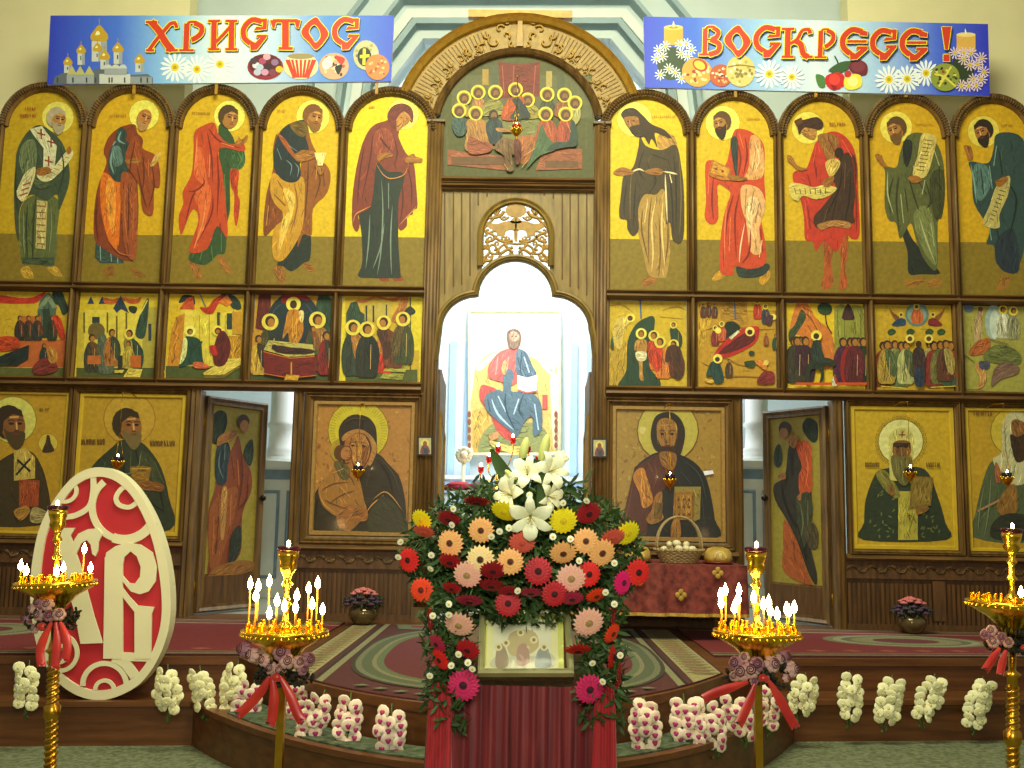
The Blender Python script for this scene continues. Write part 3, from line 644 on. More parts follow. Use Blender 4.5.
# --- 6 Forerunner
E_ = (590, 80, S)
p, bd = deesis(5, E_, 'd8b80c'); halo(p, 155, 137, 60, 'ecdc5a')
p.f(SK, 175, 710, 205, 685, 232, 690, 225, 710, 195, 722)
p.f('a8843c', 170, 400, 230, 370, 300, 390, 282, 500, 280, 600, 268, 680, 250, 690, 205, 680, 185, 600, 162, 500)
p.f('b8893c', 240, 190, 285, 190, 302, 215, 300, 260, 240, 240)
p.f('44361a', 175, 195, 195, 230, 250, 245, 300, 228, 318, 300, 328, 400, 325, 555, 290, 562, 280, 500, 265, 500, 262, 400, 250, 380, 230, 400, 190, 400, 168, 450, 170, 520, 150, 545, 130, 520, 128, 490, 102, 478, 108, 400, 118, 330, 150, 305, 168, 240)
p.F('241c0c', 6, (190, 240, 170, 310, 190, 350), (130, 350, 120, 420, 118, 470), (290, 260, 300, 360, 300, 520), (200, 300, 230, 350, 210, 390), (160, 350, 155, 430, 150, 520), (270, 300, 285, 400, 290, 540), (215, 260, 270, 280))
p.F('e4d09a', 6, (140, 325, 170, 312, 190, 320), (255, 320, 285, 325, 305, 330), (262, 330, 265, 400, 270, 500), (278, 330, 285, 360)); p.F('705c34', 4, (145, 320, 140, 400, 140, 500), (310, 260, 318, 400, 312, 540))
p.F('e0c078', 6, (230, 420, 215, 500, 220, 600, 215, 670), (255, 420, 250, 520, 262, 660), (200, 430, 190, 500)); p.F('6a4c1a', 5, (215, 410, 205, 500, 205, 640), (240, 470, 245, 600, 240, 680), (270, 450, 272, 560, 262, 640), (185, 450, 180, 520, 205, 640))
p.f(SK, 80, 325, 110, 305, 150, 318, 148, 330, 105, 335); p.f(SK, 190, 318, 235, 308, 255, 320, 245, 332, 210, 330)
p.F('c69448', 5, (255, 190, 280, 230), (250, 200, 262, 240))
p.f('3a260c', 108, 120, 125, 102, 155, 100, 185, 125, 215, 155, 260, 175, 285, 205, 255, 195, 225, 185, 235, 235, 215, 205, 205, 225, 190, 200, 175, 200, 160, 185, 150, 190, 135, 170, 118, 140)
p.f('946228', 120, 132, 160, 128, 172, 150, 165, 175, 140, 172, 122, 150); p.f('3a260c', 140, 165, 180, 158, 195, 185, 170, 200, 150, 190)
p.e('1c1004', 133, 146, 3, 2); p.e('1c1004', 152, 143, 3, 2); p.F('d09c58', 4, (138, 140, 140, 160)); p.txt('a87014', 215, 125, 85, 8, 12)
icon('saint_icon', 'arched icon of a wild haired man in brown cloak, right of the golden gable', p, bd)
# --- 7 bald apostle with book, red cloak
p, bd = deesis(6, E_, 'd4ae0a'); halo(p, 463, 150, 60, 'ecda5c')
p.f('c08c20', 425, 695, 445, 670, 475, 665, 472, 685, 440, 700); p.f('c08c20', 590, 705, 600, 670, 625, 665, 628, 690, 605, 715)
p.f('28342c', 515, 650, 580, 655, 615, 640, 628, 655, 600, 685, 540, 692, 515, 680)
p.f('c2401a', 515, 170, 560, 180, 600, 215, 610, 260, 608, 350, 612, 420, 595, 470, 612, 570, 612, 640, 560, 660, 505, 650, 500, 680, 455, 670, 455, 560, 470, 460, 490, 400, 475, 380, 445, 370, 448, 480, 425, 505, 400, 480, 405, 420, 402, 300, 425, 280, 470, 300, 490, 230, 498, 190)
p.f('d49a5a', 560, 200, 590, 205, 608, 270, 600, 340, 540, 345, 555, 300); p.f('d9a468', 530, 370, 590, 380, 612, 440, 590, 520, 600, 600, 560, 600, 545, 500, 528, 440)
p.f('e8c088', 545, 420, 580, 410, 590, 450, 565, 500, 575, 560, 550, 500); p.f('2c3830', 490, 210, 515, 210, 512, 340, 500, 300)
p.F('7a1e0c', 6, (510, 210, 525, 270, 515, 340), (430, 340, 425, 420, 430, 490), (500, 400, 475, 500, 465, 650), (520, 400, 505, 480, 510, 620), (540, 200, 548, 260, 535, 330), (560, 520, 555, 600, 530, 640), (595, 520, 600, 600))
p.F('f0c89a', 5, (575, 215, 590, 280, 570, 330), (575, 250, 565, 310), (540, 500, 525, 580, 520, 640), (600, 560, 590, 620)); p.F('e07040', 5, (480, 420, 470, 520, 470, 640), (415, 320, 412, 400), (520, 190, 535, 240), (490, 480, 485, 600)); p.F('8a5020', 4, (570, 390, 560, 460), (590, 430, 575, 500), (545, 380, 540, 470))
p.f('b06c1c', 425, 278, 490, 310, 488, 352, 460, 352, 412, 335, sm=False); p.f('c98e2c', 432, 284, 486, 314, 482, 340, 420, 325, sm=False); p.e('7c3c10', 440, 312, 5); p.e('7c3c10', 462, 320, 5)
p.f(SK, 480, 330, 505, 335, 545, 342, 540, 352, 490, 352)
p.head(457, 150, 34, -1, '5a3c14', '33200c', .9, 'a87434', 16)
p.txt('a87014', 543, 133, 50, 8, 8)
icon('saint_icon', 'arched icon of a bearded apostle in red carrying a golden book', p, bd)
# --- 8 angel-like young prophet in red with scroll
F_ = (770, 80, S)
p, bd = deesis(7, F_, 'cca40a'); halo(p, 132, 167, 56, 'e4d050')
p.f('a8501c', 180, 720, 190, 640, 180, 520, 220, 500, 225, 560, 215, 640, 220, 710, 195, 732); p.f('a8501c', 235, 520, 268, 510, 272, 600, 262, 660, 272, 715, 240, 730, 248, 640)
p.f('b8301a', 165, 210, 215, 180, 265, 200, 300, 265, 308, 400, 312, 540, 285, 555, 262, 540, 230, 600, 190, 560, 160, 598, 150, 565, 122, 555, 118, 480, 106, 420, 80, 350, 85, 320, 125, 310, 145, 260)
p.f('8a5c24', 165, 195, 220, 190, 240, 220, 215, 300, 190, 260); p.f('3c2412', 225, 300, 262, 255, 298, 275, 300, 370, 290, 460, 292, 500, 230, 498, 165, 518, 152, 480, 185, 440, 228, 380, 215, 340)
p.f('c8a850', 192, 290, 225, 275, 245, 290, 225, 330, 205, 335); p.e('2a180c', 240, 255, 16, 18); p.f('9a6a34', 165, 505, 225, 490, 280, 500, 272, 520, 220, 512, 180, 525)
p.F('7c1c10', 6, (200, 200, 225, 250), (130, 330, 150, 400), (290, 300, 300, 420, 300, 530), (130, 440, 140, 520), (150, 260, 160, 330), (280, 250, 298, 330)); p.F('d85a34', 5, (110, 340, 120, 350), (120, 420, 132, 520), (250, 210, 285, 270), (160, 230, 150, 290))
p.F('1e1008', 5, (250, 300, 240, 380, 190, 480), (280, 320, 275, 420, 260, 490), (230, 420, 215, 490)); p.F('6c4828', 4, (262, 290, 258, 380), (200, 450, 185, 500))
p.f('cdb85a', 65, 365, 100, 362, 150, 375, 185, 368, 232, 378, 205, 405, 160, 418, 115, 405, 95, 425, 72, 408)
for k in range(7): p.l('6c5a24', 3, 84+k*18, 378+3*(k % 2), 90+k*17, 400)
p.f(SK, 58, 265, 75, 268, 95, 300, 130, 312, 100, 318, 78, 300, 62, 285); p.f(SK, 182, 355, 215, 335, 222, 350, 205, 375, 188, 372)
p.f('a87434', 105, 165, 155, 165, 160, 190, 150, 208, 125, 200, 108, 185); p.f('3c2010', 95, 150, 120, 140, 165, 132, 185, 155, 170, 175, 120, 168, 100, 190); p.f('5c3012', 82, 145, 108, 132, 115, 150, 92, 165, sm=False)
p.e('1c1004', 118, 180, 3, 2); p.e('1c1004', 134, 180, 3, 2); p.txt('94400e', 205, 150, 60, 12, 7)
icon('saint_icon', 'arched icon of a prophet in red cloak and turban with a pale scroll', p, bd)
# --- 9 olive robed prophet
p, bd = deesis(8, F_, 'c89c08'); halo(p, 440, 165, 56, 'e2ce4e')
p.f('9a6a20', 470, 700, 530, 690, 545, 705, 500, 725, 475, 720); p.f('9a6a20', 555, 700, 590, 690, 600, 710, 575, 725, 550, 720)
p.f('1e241c', 470, 500, 500, 560, 585, 660, 585, 678, 530, 678, 484, 675, 480, 600, 462, 540)
p.f('55592c', 480, 195, 528, 185, 580, 220, 605, 290, 608, 400, 600, 480, 585, 500, 582, 660, 540, 630, 510, 560, 490, 500, 455, 555, 440, 500, 415, 490, 400, 440, 402, 330, 398, 300, 440, 305, 455, 250)
p.f('1e241e', 465, 215, 495, 215, 492, 270, 478, 305, 466, 280); p.f('707640', 500, 470, 545, 440, 570, 500, 582, 640, 550, 620, 520, 560); p.f('3c401e', 560, 330, 605, 320, 606, 440, 580, 490, 560, 420)
p.F('2e3218', 6, (450, 340, 440, 420, 450, 530), (480, 330, 500, 400, 520, 460), (430, 340, 415, 400, 420, 470), (540, 350, 560, 420, 545, 450), (470, 380, 480, 460), (520, 360, 545, 400), (590, 300, 592, 420))
p.F('a8ac78', 5, (410, 320, 410, 400, 430, 470), (455, 400, 465, 500), (520, 480, 545, 560, 575, 640), (560, 500, 572, 580), (500, 300, 505, 340), (570, 240, 590, 300), (540, 350, 530, 400))
p.f('cbb660', 530, 190, 578, 200, 572, 250, 545, 335, 505, 340, 498, 320, 515, 260)
for k in range(9): p.l('6c5a24', 3, 538-k*3.5, 210+k*13, 566-k*3.5, 214+k*13)
p.f(SK, 365, 262, 385, 262, 400, 290, 410, 305, 395, 305, 375, 285); p.f(SK, 482, 340, 510, 335, 530, 350, 505, 362, 488, 355)
p.head(438, 172, 37, -1, '5a3c14', '6a4818', .55, 'a06c2c', 22); p.txt('a87014', 505, 152, 60, 9, 8)
icon('saint_icon', 'arched icon of a prophet in olive robe with an upright scroll', p, bd)
# --- 10 blue robed prophet at edge
p, bd = deesis(9, F_, 'c89c08'); halo(p, 745, 180, 55, 'dcc64c')
p.f('9a6a20', 790, 725, 815, 680, 840, 690, 830, 720, 805, 738)
p.f('2c4440', 790, 190, 850, 185, 890, 220, 905, 330, 900, 470, 880, 620, 840, 670, 790, 640, 782, 580, 755, 570, 765, 520, 712, 430, 705, 330, 695, 285, 760, 290, 780, 240)
p.f('24303a', 790, 560, 850, 520, 870, 660, 820, 670, 790, 630); p.f('507068', 712, 300, 755, 300, 770, 360, 740, 420, 715, 400)
p.F('7ea090', 5, (700, 295, 712, 360, 720, 430), (765, 300, 775, 380), (790, 230, 780, 300), (760, 480, 772, 560)); p.F('16221e', 6, (735, 310, 745, 400), (800, 250, 810, 330), (820, 350, 860, 420, 830, 560), (780, 480, 800, 560))
p.f('b8a860', 790, 370, 835, 335, 830, 400, 800, 470, 800, 515, 760, 515, 742, 495, 765, 440)
for k in range(8): p.l('5c4a20', 3, 800-k*5, 385+k*14, 822-k*6, 392+k*14)
p.f(SK, 675, 230, 700, 235, 708, 275, 690, 280, 682, 255); p.f(SK, 785, 355, 820, 338, 830, 350, 800, 375)
p.head(742, 180, 36, -1, '261a0c', '261a0c', .7, '9a662c', 24); p.txt('a87014', 805, 155, 40, 9, 5)
icon('saint_icon', 'arched icon of a black haired prophet in blue green robe, rightmost arch', p, bd)

# ---------------------------------------------------------------- feast tier
def feast(i, crop, bg, inset=.075):
    x0, x1 = cells[i]; w = .055; bd = [(x0+w, ZB2+.055), (x1-w, ZB2+.055), (x1-w, ZB1-.055), (x0+w, ZB1-.055)]
    p = Paint(*crop, auto=True); p.m.poly([(x, -.0002, z) for x, z in bd], 0, lin(bg))
    rnd = random.Random(i*31); pa, pb = A(0, 0), None; sc = crop[2]
    xa = (512+(x0+.07-.125)*100-crop[0])*sc; xb = xa+(x1-x0-.16)*100*.985*sc; ya, yb = (302+i*1.0-crop[1])*sc, (372+i*1.2-crop[1])*sc
    for k in range(46):
        f_ = rnd.choice((.7, .8, .88, 1.12, 1.2)); cc = ''.join('%02x' % min(255, int(int(bg[j:j+2], 16)*f_)) for j in (0, 2, 4)); cx, cy = rnd.uniform(xa+8*sc, xb-8*sc), rnd.uniform(ya, yb); L_ = rnd.uniform(2, 8)*sc; a = rnd.choice((0, 1.57, rnd.uniform(0, 3)))
        p.l(cc, rnd.uniform(.4, 1.1)*sc, cx-cos(a)*L_/2, cy-sin(a)*L_/2, cx+cos(a)*L_/2, cy+sin(a)*L_/2, sm=False, taper=True)
    return p, bd
def fig(p, x, y, h, robe, cloak=None, halo_=True, d=1, lean=0, hc='e0cc4a', dark='3a2410'):
    # small standing painted figure, feet at (x, y)
    w = h*.2; hx = x+lean*d; hy = y-h*.88
    p.f(robe, hx-w*.5, hy+h*.12, hx+w*.5, hy+h*.12, x+w*1.05, y-h*.45, x+w*.9, y-h*.04, x, y, x-w*.9, y-h*.04, x-w*1.05, y-h*.45, n=3)
    if cloak: p.f(cloak, hx-w*.2*d, hy+h*.12, hx+w*.7*d, hy+h*.16, x+w*1.15*d, y-h*.45, x+w*.9*d, y-h*.15, x+w*.2*d, y-h*.3, n=3)
    p.l('2a1c10', h*.02, x-w*.1, y-h*.6, x-w*.3, y-h*.08, taper=True); p.l('d8b070', h*.018, x+w*.35, y-h*.6, x+w*.3, y-h*.15, taper=True)
    if halo_: p.e(hc, hx, hy, h*.145)
    p.e(dark, hx, hy-h*.01, h*.085, h*.095); p.e('a8702c', hx+h*.018*d, hy+h*.015, h*.06, h*.075)
f1, f2, f3, f5, f6 = (0, 280, 5.689), (150, 280, 5.689), (290, 280, 5.689), (580, 280, 4.876), (770, 280, 4.031)
LBL = 'square icon of '
# f0 red drapery scene
p, bd = feast(0, f1, 'c8a422')
p.r('5a5c2a', -10, 500, 390, 565).r('b8602a', 60, 340, 382, 495).f('b8301a', -10, 85, 90, 100, 180, 100, 262, 66, 215, 125, 150, 135, -10, 130).f('4e6450', 230, 110, 275, 70, 320, 110, 322, 160, 305, 320, 215, 330, 215, 170, sm=False)
p.f('7c8c68', 215, 165, 275, 75, 330, 160, 300, 160, 275, 120, 240, 165, sm=False).f('26382c', 300, 70, 350, 65, 375, 120, 392, 170, 360, 200, 340, 150, 310, 130).r('2c3a2c', 245, 165, 285, 330).r('b06428', 110, 205, 235, 245)
for x, c in ((115, '2e2a24'), (165, '3e3426'), (215, '2a3430'), (300, '26301e')): fig(p, x, 345, 145, c, '5c3020', False)
p.f('b8341c', 300, 205, 345, 215, 375, 320, 350, 335, 325, 270).f('1e2a26', -10, 440, 170, 370, 165, 450, 100, 490, -10, 495, sm=False).f('b8401c', -10, 330, 90, 325, 120, 370, 90, 395, -10, 400)
fig(p, 255, 480, 120, '24302a', None, False); p.f('7c2c24', 190, 500, 240, 450, 300, 450, 335, 500, 300, 530, 215, 540).f('b07a30', 270, 385, 325, 400, 330, 460, 290, 470)
icon('feast_icon', LBL+'a red awning and dark figures, leftmost of its row', p, bd)
# f1 city with towers
p, bd = feast(1, f1, 'd0b428')
p.r('4c5424', 435, 500, 895, 590).r('c2ac34', 440, 180, 540, 500).r('d8c440', 480, 170, 850, 500).r('a89a3a', 810, 155, 893, 500)
for x, y, w in ((518, 92, 18), (583, 92, 18)): p.f('26385a', x, y, x+w, y+44, x-w-3, y+44, sm=False)
p.f('b8541c', 590, 100, 640, 110, 690, 98, 770, 108, 805, 95, 790, 130, 740, 135, 700, 115, 640, 138, 595, 130).f('26384a', 645, 160, 688, 88, 735, 190, 690, 165, 665, 188, sm=False)
for x in (480, 612, 665, 720): p.r('6c5c1c', x-5, 185+20*(x % 2), x+5, 300+20*(x % 3))
p.r('26383a', 525, 210, 568, 245).f('2e4636', 770, 310, 800, 190, 835, 110, 848, 115, 840, 230, 820, 330).f('26301e', 735, 150, 780, 155, 770, 190, 740, 180).r('26384a', 845, 250, 862, 345).l('e0d060', 6, 840, 115, 800, 190, 760, 240)
p.e('6a5a2a', 550, 290, 48); fig(p, 525, 525, 220, '3c3a2c', '6c4a24', False); p.f('56604c', 560, 330, 600, 310, 630, 420, 650, 520, 570, 530, 560, 430).r('b8642a', 500, 430, 575, 480)
fig(p, 640, 490, 215, 'a86a2c', '3a4430', False); fig(p, 770, 505, 225, '2e4634', '8a7a34', True, -1, 30); fig(p, 735, 505, 160, 'b09a3a', None, False, -1); p.r('b8601c', 745, 430, 805, 500).r('2a3024', 675, 430, 700, 510)
p.f('d8c050', 655, 515, 712, 512, 700, 530, 655, 530, sm=False).f('d8c050', 735, 505, 815, 508, 800, 555, 705, 553, 720, 530, sm=False)
icon('feast_icon', LBL+'robed figures before a pale city with blue pointed towers', p, bd)
# f2 Annunciation type
p, bd = feast(2, f2, 'd2b01e')
p.r('4a5222', 90, 490, 530, 595).f('d8c440', 180, 170, 250, 160, 300, 200, 460, 180, 490, 150, 495, 490, 180, 490, sm=False)
p.f('26302e', 165, 130, 185, 90, 215, 84, 250, 95, 256, 140, 215, 120).f('c04a1c', 168, 165, 210, 105, 245, 95, 256, 168, sm=False).r('e0c848', 175, 172, 245, 270)
p.f('c08020', 120, 300, 150, 210, 200, 190, 190, 330, 175, 490, 100, 490, sm=False).f('b0301a', 285, 155, 330, 155, 365, 110, 430, 80, 450, 110, 395, 130, 360, 190, 320, 190).f('26382e', 400, 85, 460, 80, 510, 120, 518, 165, 470, 160, 440, 100).f('d87a28', 390, 125, 440, 85, 470, 130, 440, 150, sm=False)
p.r('3a4228', 383, 185, 402, 265).r('2e3a34', 438, 190, 468, 280).r('c08c22', 470, 180, 520, 310).f('b8861c', 440, 320, 525, 315, 520, 460, 440, 480, sm=False)
for x in (285, 340, 400, 430): p.l('b09420', 4, x, 200, x, 420, sm=False)
p.l('3c5a7a', 5, 280, 70, 320, 155).f('d8c050', 305, 530, 430, 450, 525, 445, 520, 480, 420, 545, 310, 545, sm=False).f('6c5c20', 310, 540, 420, 540, 520, 480, 520, 495, 420, 560, 310, 560, sm=False)
p.e('e8e46a', 230, 292, 32).e('3a2410', 230, 295, 17).e('a8702c', 233, 298, 12); p.f('1e4234', 195, 330, 250, 325, 290, 350, 300, 430, 305, 500, 240, 480, 170, 495, 185, 420).f('d8dc8c', 195, 330, 215, 350, 205, 440, 170, 480, 185, 400).f('1c3a2e', 240, 380, 290, 350, 298, 360, 250, 400)
p.e('e4d44c', 385, 290, 30).e('5c1c18', 390, 292, 20).e('a8702c', 388, 294, 11).f('5a1a1c', 385, 320, 420, 290, 455, 340, 460, 400, 430, 480, 375, 488, 360, 420).f('b02420', 340, 380, 375, 375, 390, 420, 360, 430).f('c8603a', 250, 470, 300, 470, 345, 500, 260, 502)
icon('feast_icon', LBL+'a green robed angel kneeling to a seated maroon woman', p, bd)
# f3 Dormition type
p, bd = feast(3, f2, 'b88a24')
p.r('3e4a24', 575, 520, 1040, 600).f('5c1c14', 600, 275, 620, 75, 690, 75, 680, 300, sm=False).f('26402c', 945, 140, 960, 85, 1000, 75, 1035, 110, 1040, 380, 960, 330, sm=False).r('c08a28', 575, 300, 680, 520)
p.f('1c2e34', 665, 300, 680, 170, 750, 90, 820, 72, 890, 90, 950, 160, 955, 260, 950, 360, 680, 370).f('8c1c1c', 750, 100, 820, 72, 890, 95, 905, 120, 820, 105, 760, 135)
p.F('3c5058', 6, (700, 330, 700, 190, 760, 130), (930, 300, 930, 200, 880, 130)); p.e('e8d850', 817, 138, 42).e('3a2410', 817, 140, 20, 24).f('b87820', 790, 175, 850, 175, 870, 230, 872, 300, 840, 360, 795, 355, 785, 300, 755, 335, 770, 250).f('e0cc80', 850, 180, 875, 180, 872, 235, 855, 235).F('e0b040', 5, (810, 200, 815, 340), (835, 220, 835, 330))
for x, y, h, r, c in ((685, 530, 330, '4a4424', '26302a'), (620, 540, 230, 'c09a34', '3a3020'), (955, 520, 330, '6a2c20', '9a6a30'), (1005, 540, 250, '7c1e1c', '3a3024'), (930, 430, 170, '3c4a2a', '7a4a20')): fig(p, x, y, h, r, c, h > 300)
p.f('b8ac58', 680, 345, 930, 370, 940, 430, 800, 440, 650, 400, sm=False).f('6c1a18', 650, 410, 800, 448, 940, 435, 950, 550, 800, 565, 655, 540, sm=False).f('3a1c1a', 715, 375, 800, 385, 925, 398, 925, 420, 800, 425, 720, 410).e('2e180e', 712, 385, 16).l('c8702a', 5, 650, 410, 800, 448, 940, 438, sm=False).l('c8702a', 4, 655, 535, 800, 560, 950, 545, sm=False)
p.f('c89420', 765, 575, 780, 540, 855, 545, 840, 580, sm=False).l('c89420', 7, 808, 540, 808, 470, sm=False)
icon('feast_icon', LBL+'a figure lying on a red bier under a dark blue arch', p, bd)
# f4 Presentation type
p, bd = feast(4, f3, 'dcc828')
p.r('c4a228', 315, 90, 735, 590).r('d8c428', 690, 90, 735, 400).r('4e5626', 315, 510, 725, 580).f('2c4432', 320, 190, 345, 130, 380, 120, 402, 180, 440, 205, 430, 480, 320, 500, sm=False).r('b8a244', 425, 130, 575, 235).r('2e2e22', 430, 145, 440, 240).r('2e2e22', 470, 145, 480, 240).r('2e2e22', 545, 140, 553, 230)
p.f('b06024', 370, 118, 430, 110, 490, 85, 560, 105, 640, 90, 600, 125, 540, 112, 480, 105, 420, 132).f('a86a2c', 575, 230, 610, 160, 640, 95, 672, 95, 660, 170, 620, 240).f('1e2e26', 640, 200, 680, 150, 715, 180, 690, 200).l('26302a', 6, 685, 100, 685, 510, sm=False)
p.f('c8341c', 460, 510, 480, 410, 585, 410, 580, 520, 520, 528).f('c87a34', 495, 340, 580, 340, 570, 430, 490, 420, sm=False)
p.f('a8a040', 530, 520, 570, 475, 680, 475, 655, 525, sm=False).f('94903a', 510, 560, 535, 530, 650, 535, 640, 570, sm=False)
fig(p, 360, 545, 310, '2e3a2e', 'a8702c', True, 1); fig(p, 440, 555, 310, '262a20', '1e2420', True); fig(p, 590, 500, 290, '6a3a20', '4a2a1c', True, -1, 55); fig(p, 645, 480, 290, '3a4426', '5a4a24', True, -1)
icon('feast_icon', LBL+'four haloed people by a red altar, beside the left tall pilaster', p, bd)
# f5 Baptism type
p, bd = feast(5, f5, 'c8a822')
p.F('a07c18', 9, (130, 130, 200, 120, 260, 160), (400, 150, 470, 130, 520, 150), (150, 250, 170, 300), (390, 180, 500, 190)); p.f('b8962c', 120, 300, 200, 260, 240, 330, 200, 520, 120, 530, sm=False)
p.f('24402c', 185, 520, 225, 440, 232, 300, 270, 220, 320, 185, 362, 182, 358, 270, 340, 420, 385, 480, 385, 522, 280, 522).l('3a5a8a', 7, 293, 95, 298, 190).f('26385a', 275, 85, 315, 85, 310, 100, 285, 102)
p.f('d0b458', 160, 240, 190, 185, 235, 180, 260, 195, 220, 235, 200, 330, 170, 320).e('e8d850', 247, 185, 22).e('5a3410', 244, 187, 13).e('e8dc5a', 298, 262, 27).e('5a3410', 298, 262, 15, 18).e('a8702c', 298, 265, 10, 14)
p.f('b0803a', 270, 300, 298, 288, 325, 300, 325, 350, 308, 360, 305, 440, 310, 490, 290, 480, 288, 420, 275, 350, 265, 340).f('d8cc9c', 272, 352, 322, 352, 318, 392, 280, 392)
for x, y, h, r, c in ((375, 440, 190, 'c86028', 'b83c1c'), (470, 330, 125, '24402e', '24402e'), (405, 480, 200, 'd07830', 'c83c20'), (470, 475, 180, '5a2c1c', '6a3420')): fig(p, x, y, h, r, c, x != 471, -1, 15)
p.f('4a2a1c', 425, 330, 470, 320, 498, 365, 495, 475, 455, 475, 450, 400, 415, 400).f('2c4a2c', 155, 275, 165, 330, 148, 332)
icon('feast_icon', LBL+'a pale bather in dark green water, beside the right tall pilaster', p, bd)
# f6 Nativity type
p, bd = feast(6, f5, 'b88c22')
p.f('c89c28', 575, 110, 610, 100, 640, 200, 600, 330, 575, 330, sm=False).f('a87c20', 690, 200, 700, 120, 800, 110, 815, 200, 760, 230).r('d0ac24', 815, 95, 965, 150).F('8a641a', 7, (600, 250, 700, 220, 830, 240, 960, 240), (590, 400, 640, 420, 700, 380, 800, 420, 950, 400), (600, 480, 760, 470, 940, 480)); p.l('3a5a8a', 7, 752, 90, 758, 195)
p.f('1c2a1e', 695, 270, 710, 210, 750, 205, 780, 235, 740, 290, 700, 295).f('b8241c', 650, 385, 690, 310, 790, 240, 850, 225, 875, 240, 850, 310, 740, 370).f('5c1416', 675, 360, 740, 300, 810, 255, 850, 262, 845, 300, 760, 345).e('e4d460', 827, 252, 23).e('4a1414', 827, 255, 13).f('c8c8a0', 725, 280, 770, 245, 778, 255, 735, 292, sm=False)
for x, y in ((600, 165), (625, 160), (655, 165)): fig(p, x, y+20, 70, '5c2c20', '3a2c20', False)
for x, y, r in ((863, 190, 'b8341c'), (903, 215, '3a3a44'), (658, 320, '7a2420'), (690, 300, 'b8502c')): fig(p, x, y, 95, r, r, True)
p.e('e8d860', 672, 248, 15).e('e8d860', 940, 182, 15).f('4a2c34', 905, 180, 940, 175, 930, 220, 905, 215).f('20403a', 620, 440, 640, 400, 680, 410, 700, 490, 660, 505, 640, 470, 615, 470).e('e8d860', 670, 385, 23).e('3a2410', 668, 388, 12).f('c8a440', 610, 480, 650, 490, 640, 505, 610, 495)
fig(p, 725, 475, 90, '4a3420', None, False); p.f('2c4424', 800, 400, 850, 395, 845, 425, 810, 420).e('1e3a30', 835, 357, 15, 10).f('7c2426', 860, 500, 890, 450, 940, 450, 945, 500, 900, 510).f('d0802c', 850, 395, 900, 395, 905, 440, 870, 420).e('d8c060', 905, 405, 13); fig(p, 950, 340, 75, '2c4a34', None, False); fig(p, 905, 320, 60, '8a4a24', None, False)
icon('feast_icon', LBL+'a woman reclining on a slanted red cloth by a black cave', p, bd)
# f7 Entry type
p, bd = feast(7, f6, 'd8b41c')
p.f('c8742c', 75, 220, 110, 85, 150, 95, 190, 160, 245, 210, 262, 330, 200, 360, 150, 250, 110, 220).f('3c4a2a', 75, 210, 100, 180, 125, 120, 145, 150, 110, 210, 80, 250).F('8a4414', 5, (120, 130, 160, 150, 200, 220), (150, 180, 200, 260), (130, 110, 170, 130))
p.f('8a8a34', 258, 110, 290, 95, 310, 110, 340, 100, 378, 110, 382, 350, 260, 340, sm=False).f('3a1e20', 290, 145, 305, 105, 320, 100, 340, 150, 330, 162, 295, 160).F('5c5c1e', 5, (270, 120, 275, 230), (300, 170, 300, 230), (340, 170, 345, 220), (365, 120, 365, 230))
p.f('24401e', 190, 110, 210, 92, 240, 98, 250, 120, 235, 140, 200, 135).l('3a2c14', 5, 222, 135, 228, 180, 248, 215)
for x, r in ((95, '26301e'), (120, '4a2c34'), (140, '3a1c2c'), (105, '3a3424')): fig(p, x, 415, 190, r, '3a1c28', False)
for x, r in ((290, '4a1c38'), (320, '8c1c1c'), (350, '26402e'), (370, '26321e'), (335, '5c1c24')): fig(p, x, 415, 185, r, r, False)
p.f('26301e', 150, 340, 190, 315, 240, 320, 262, 340, 250, 350, 215, 350, 212, 400, 195, 420, 200, 370, 160, 365, 155, 420, 140, 420, 142, 370).e('e8d850', 182, 227, 22).e('3a2410', 182, 229, 12).f('26342c', 170, 250, 195, 248, 210, 300, 215, 330, 170, 330, 160, 290); p.r('c84c1c', 100, 415, 385, 425); fig(p, 255, 430, 50, 'c8c0a0', '9a3420', False)
icon('feast_icon', LBL+'a rider on a dark donkey between two crowds', p, bd)
# f8 Ascension type
p, bd = feast(8, f6, 'c09c20')
p.e('5c7a6c', 592, 140, 48).e('7c9484', 592, 140, 38).f('b85c2c', 572, 130, 592, 112, 612, 130, 618, 165, 590, 178, 568, 165).e('d8c050', 590, 108, 13).e('5a3410', 590, 108, 7)
for s in (0, 1):
    X = lambda x: x if s == 0 else 1184-x
    p.f('7c4a20', X(480), 112, X(495), 130, X(520), 150, X(510), 165, X(492), 145).f('24405a' if s == 0 else '7c2424', X(490), 180, X(520), 155, X(545), 160, X(545), 182, X(510), 188).e('d8c050', X(528), 140, 10).e('5a3410', X(528), 140, 6)
for x in (490, 566, 642, 690): p.f('2c4a24', x-17, 208, x, 196, x+17, 206, x+8, 220, x-10, 222)
for j, (x, r) in enumerate(((455, '8a3a1c'), (475, '5c5a2c'), (500, '7a8060'), (525, '5a6a3c'), (545, 'a8a868'), (640, 'b0a868'), (655, '7c2c24'), (680, '6a6a34'), (705, '26402e'), (720, '3a5040'), (465, 'a88a34'), (700, '5a3420'))): fig(p, x, 430-(j % 3)*10, 185-(j % 3)*8, r, ('8a3a1c', '4a5a34', '9a8a44')[j % 3], False)
p.e('e0d058', 557, 240, 18).e('e0d058', 633, 240, 18).e('5a3410', 557, 240, 10).e('5a3410', 633, 240, 10).f('3a2a28', 570, 290, 592, 272, 615, 290, 620, 350, 612, 425, 580, 425, 568, 350).f('26344a', 582, 360, 605, 360, 612, 425, 578, 425).e('3a2410', 592, 262, 12, 14)
p.F('e0c848', 5, (440, 430, 540, 438), (640, 435, 740, 430))
icon('feast_icon', LBL+'a crowd around a dark woman below a blue circle with angels', p, bd)
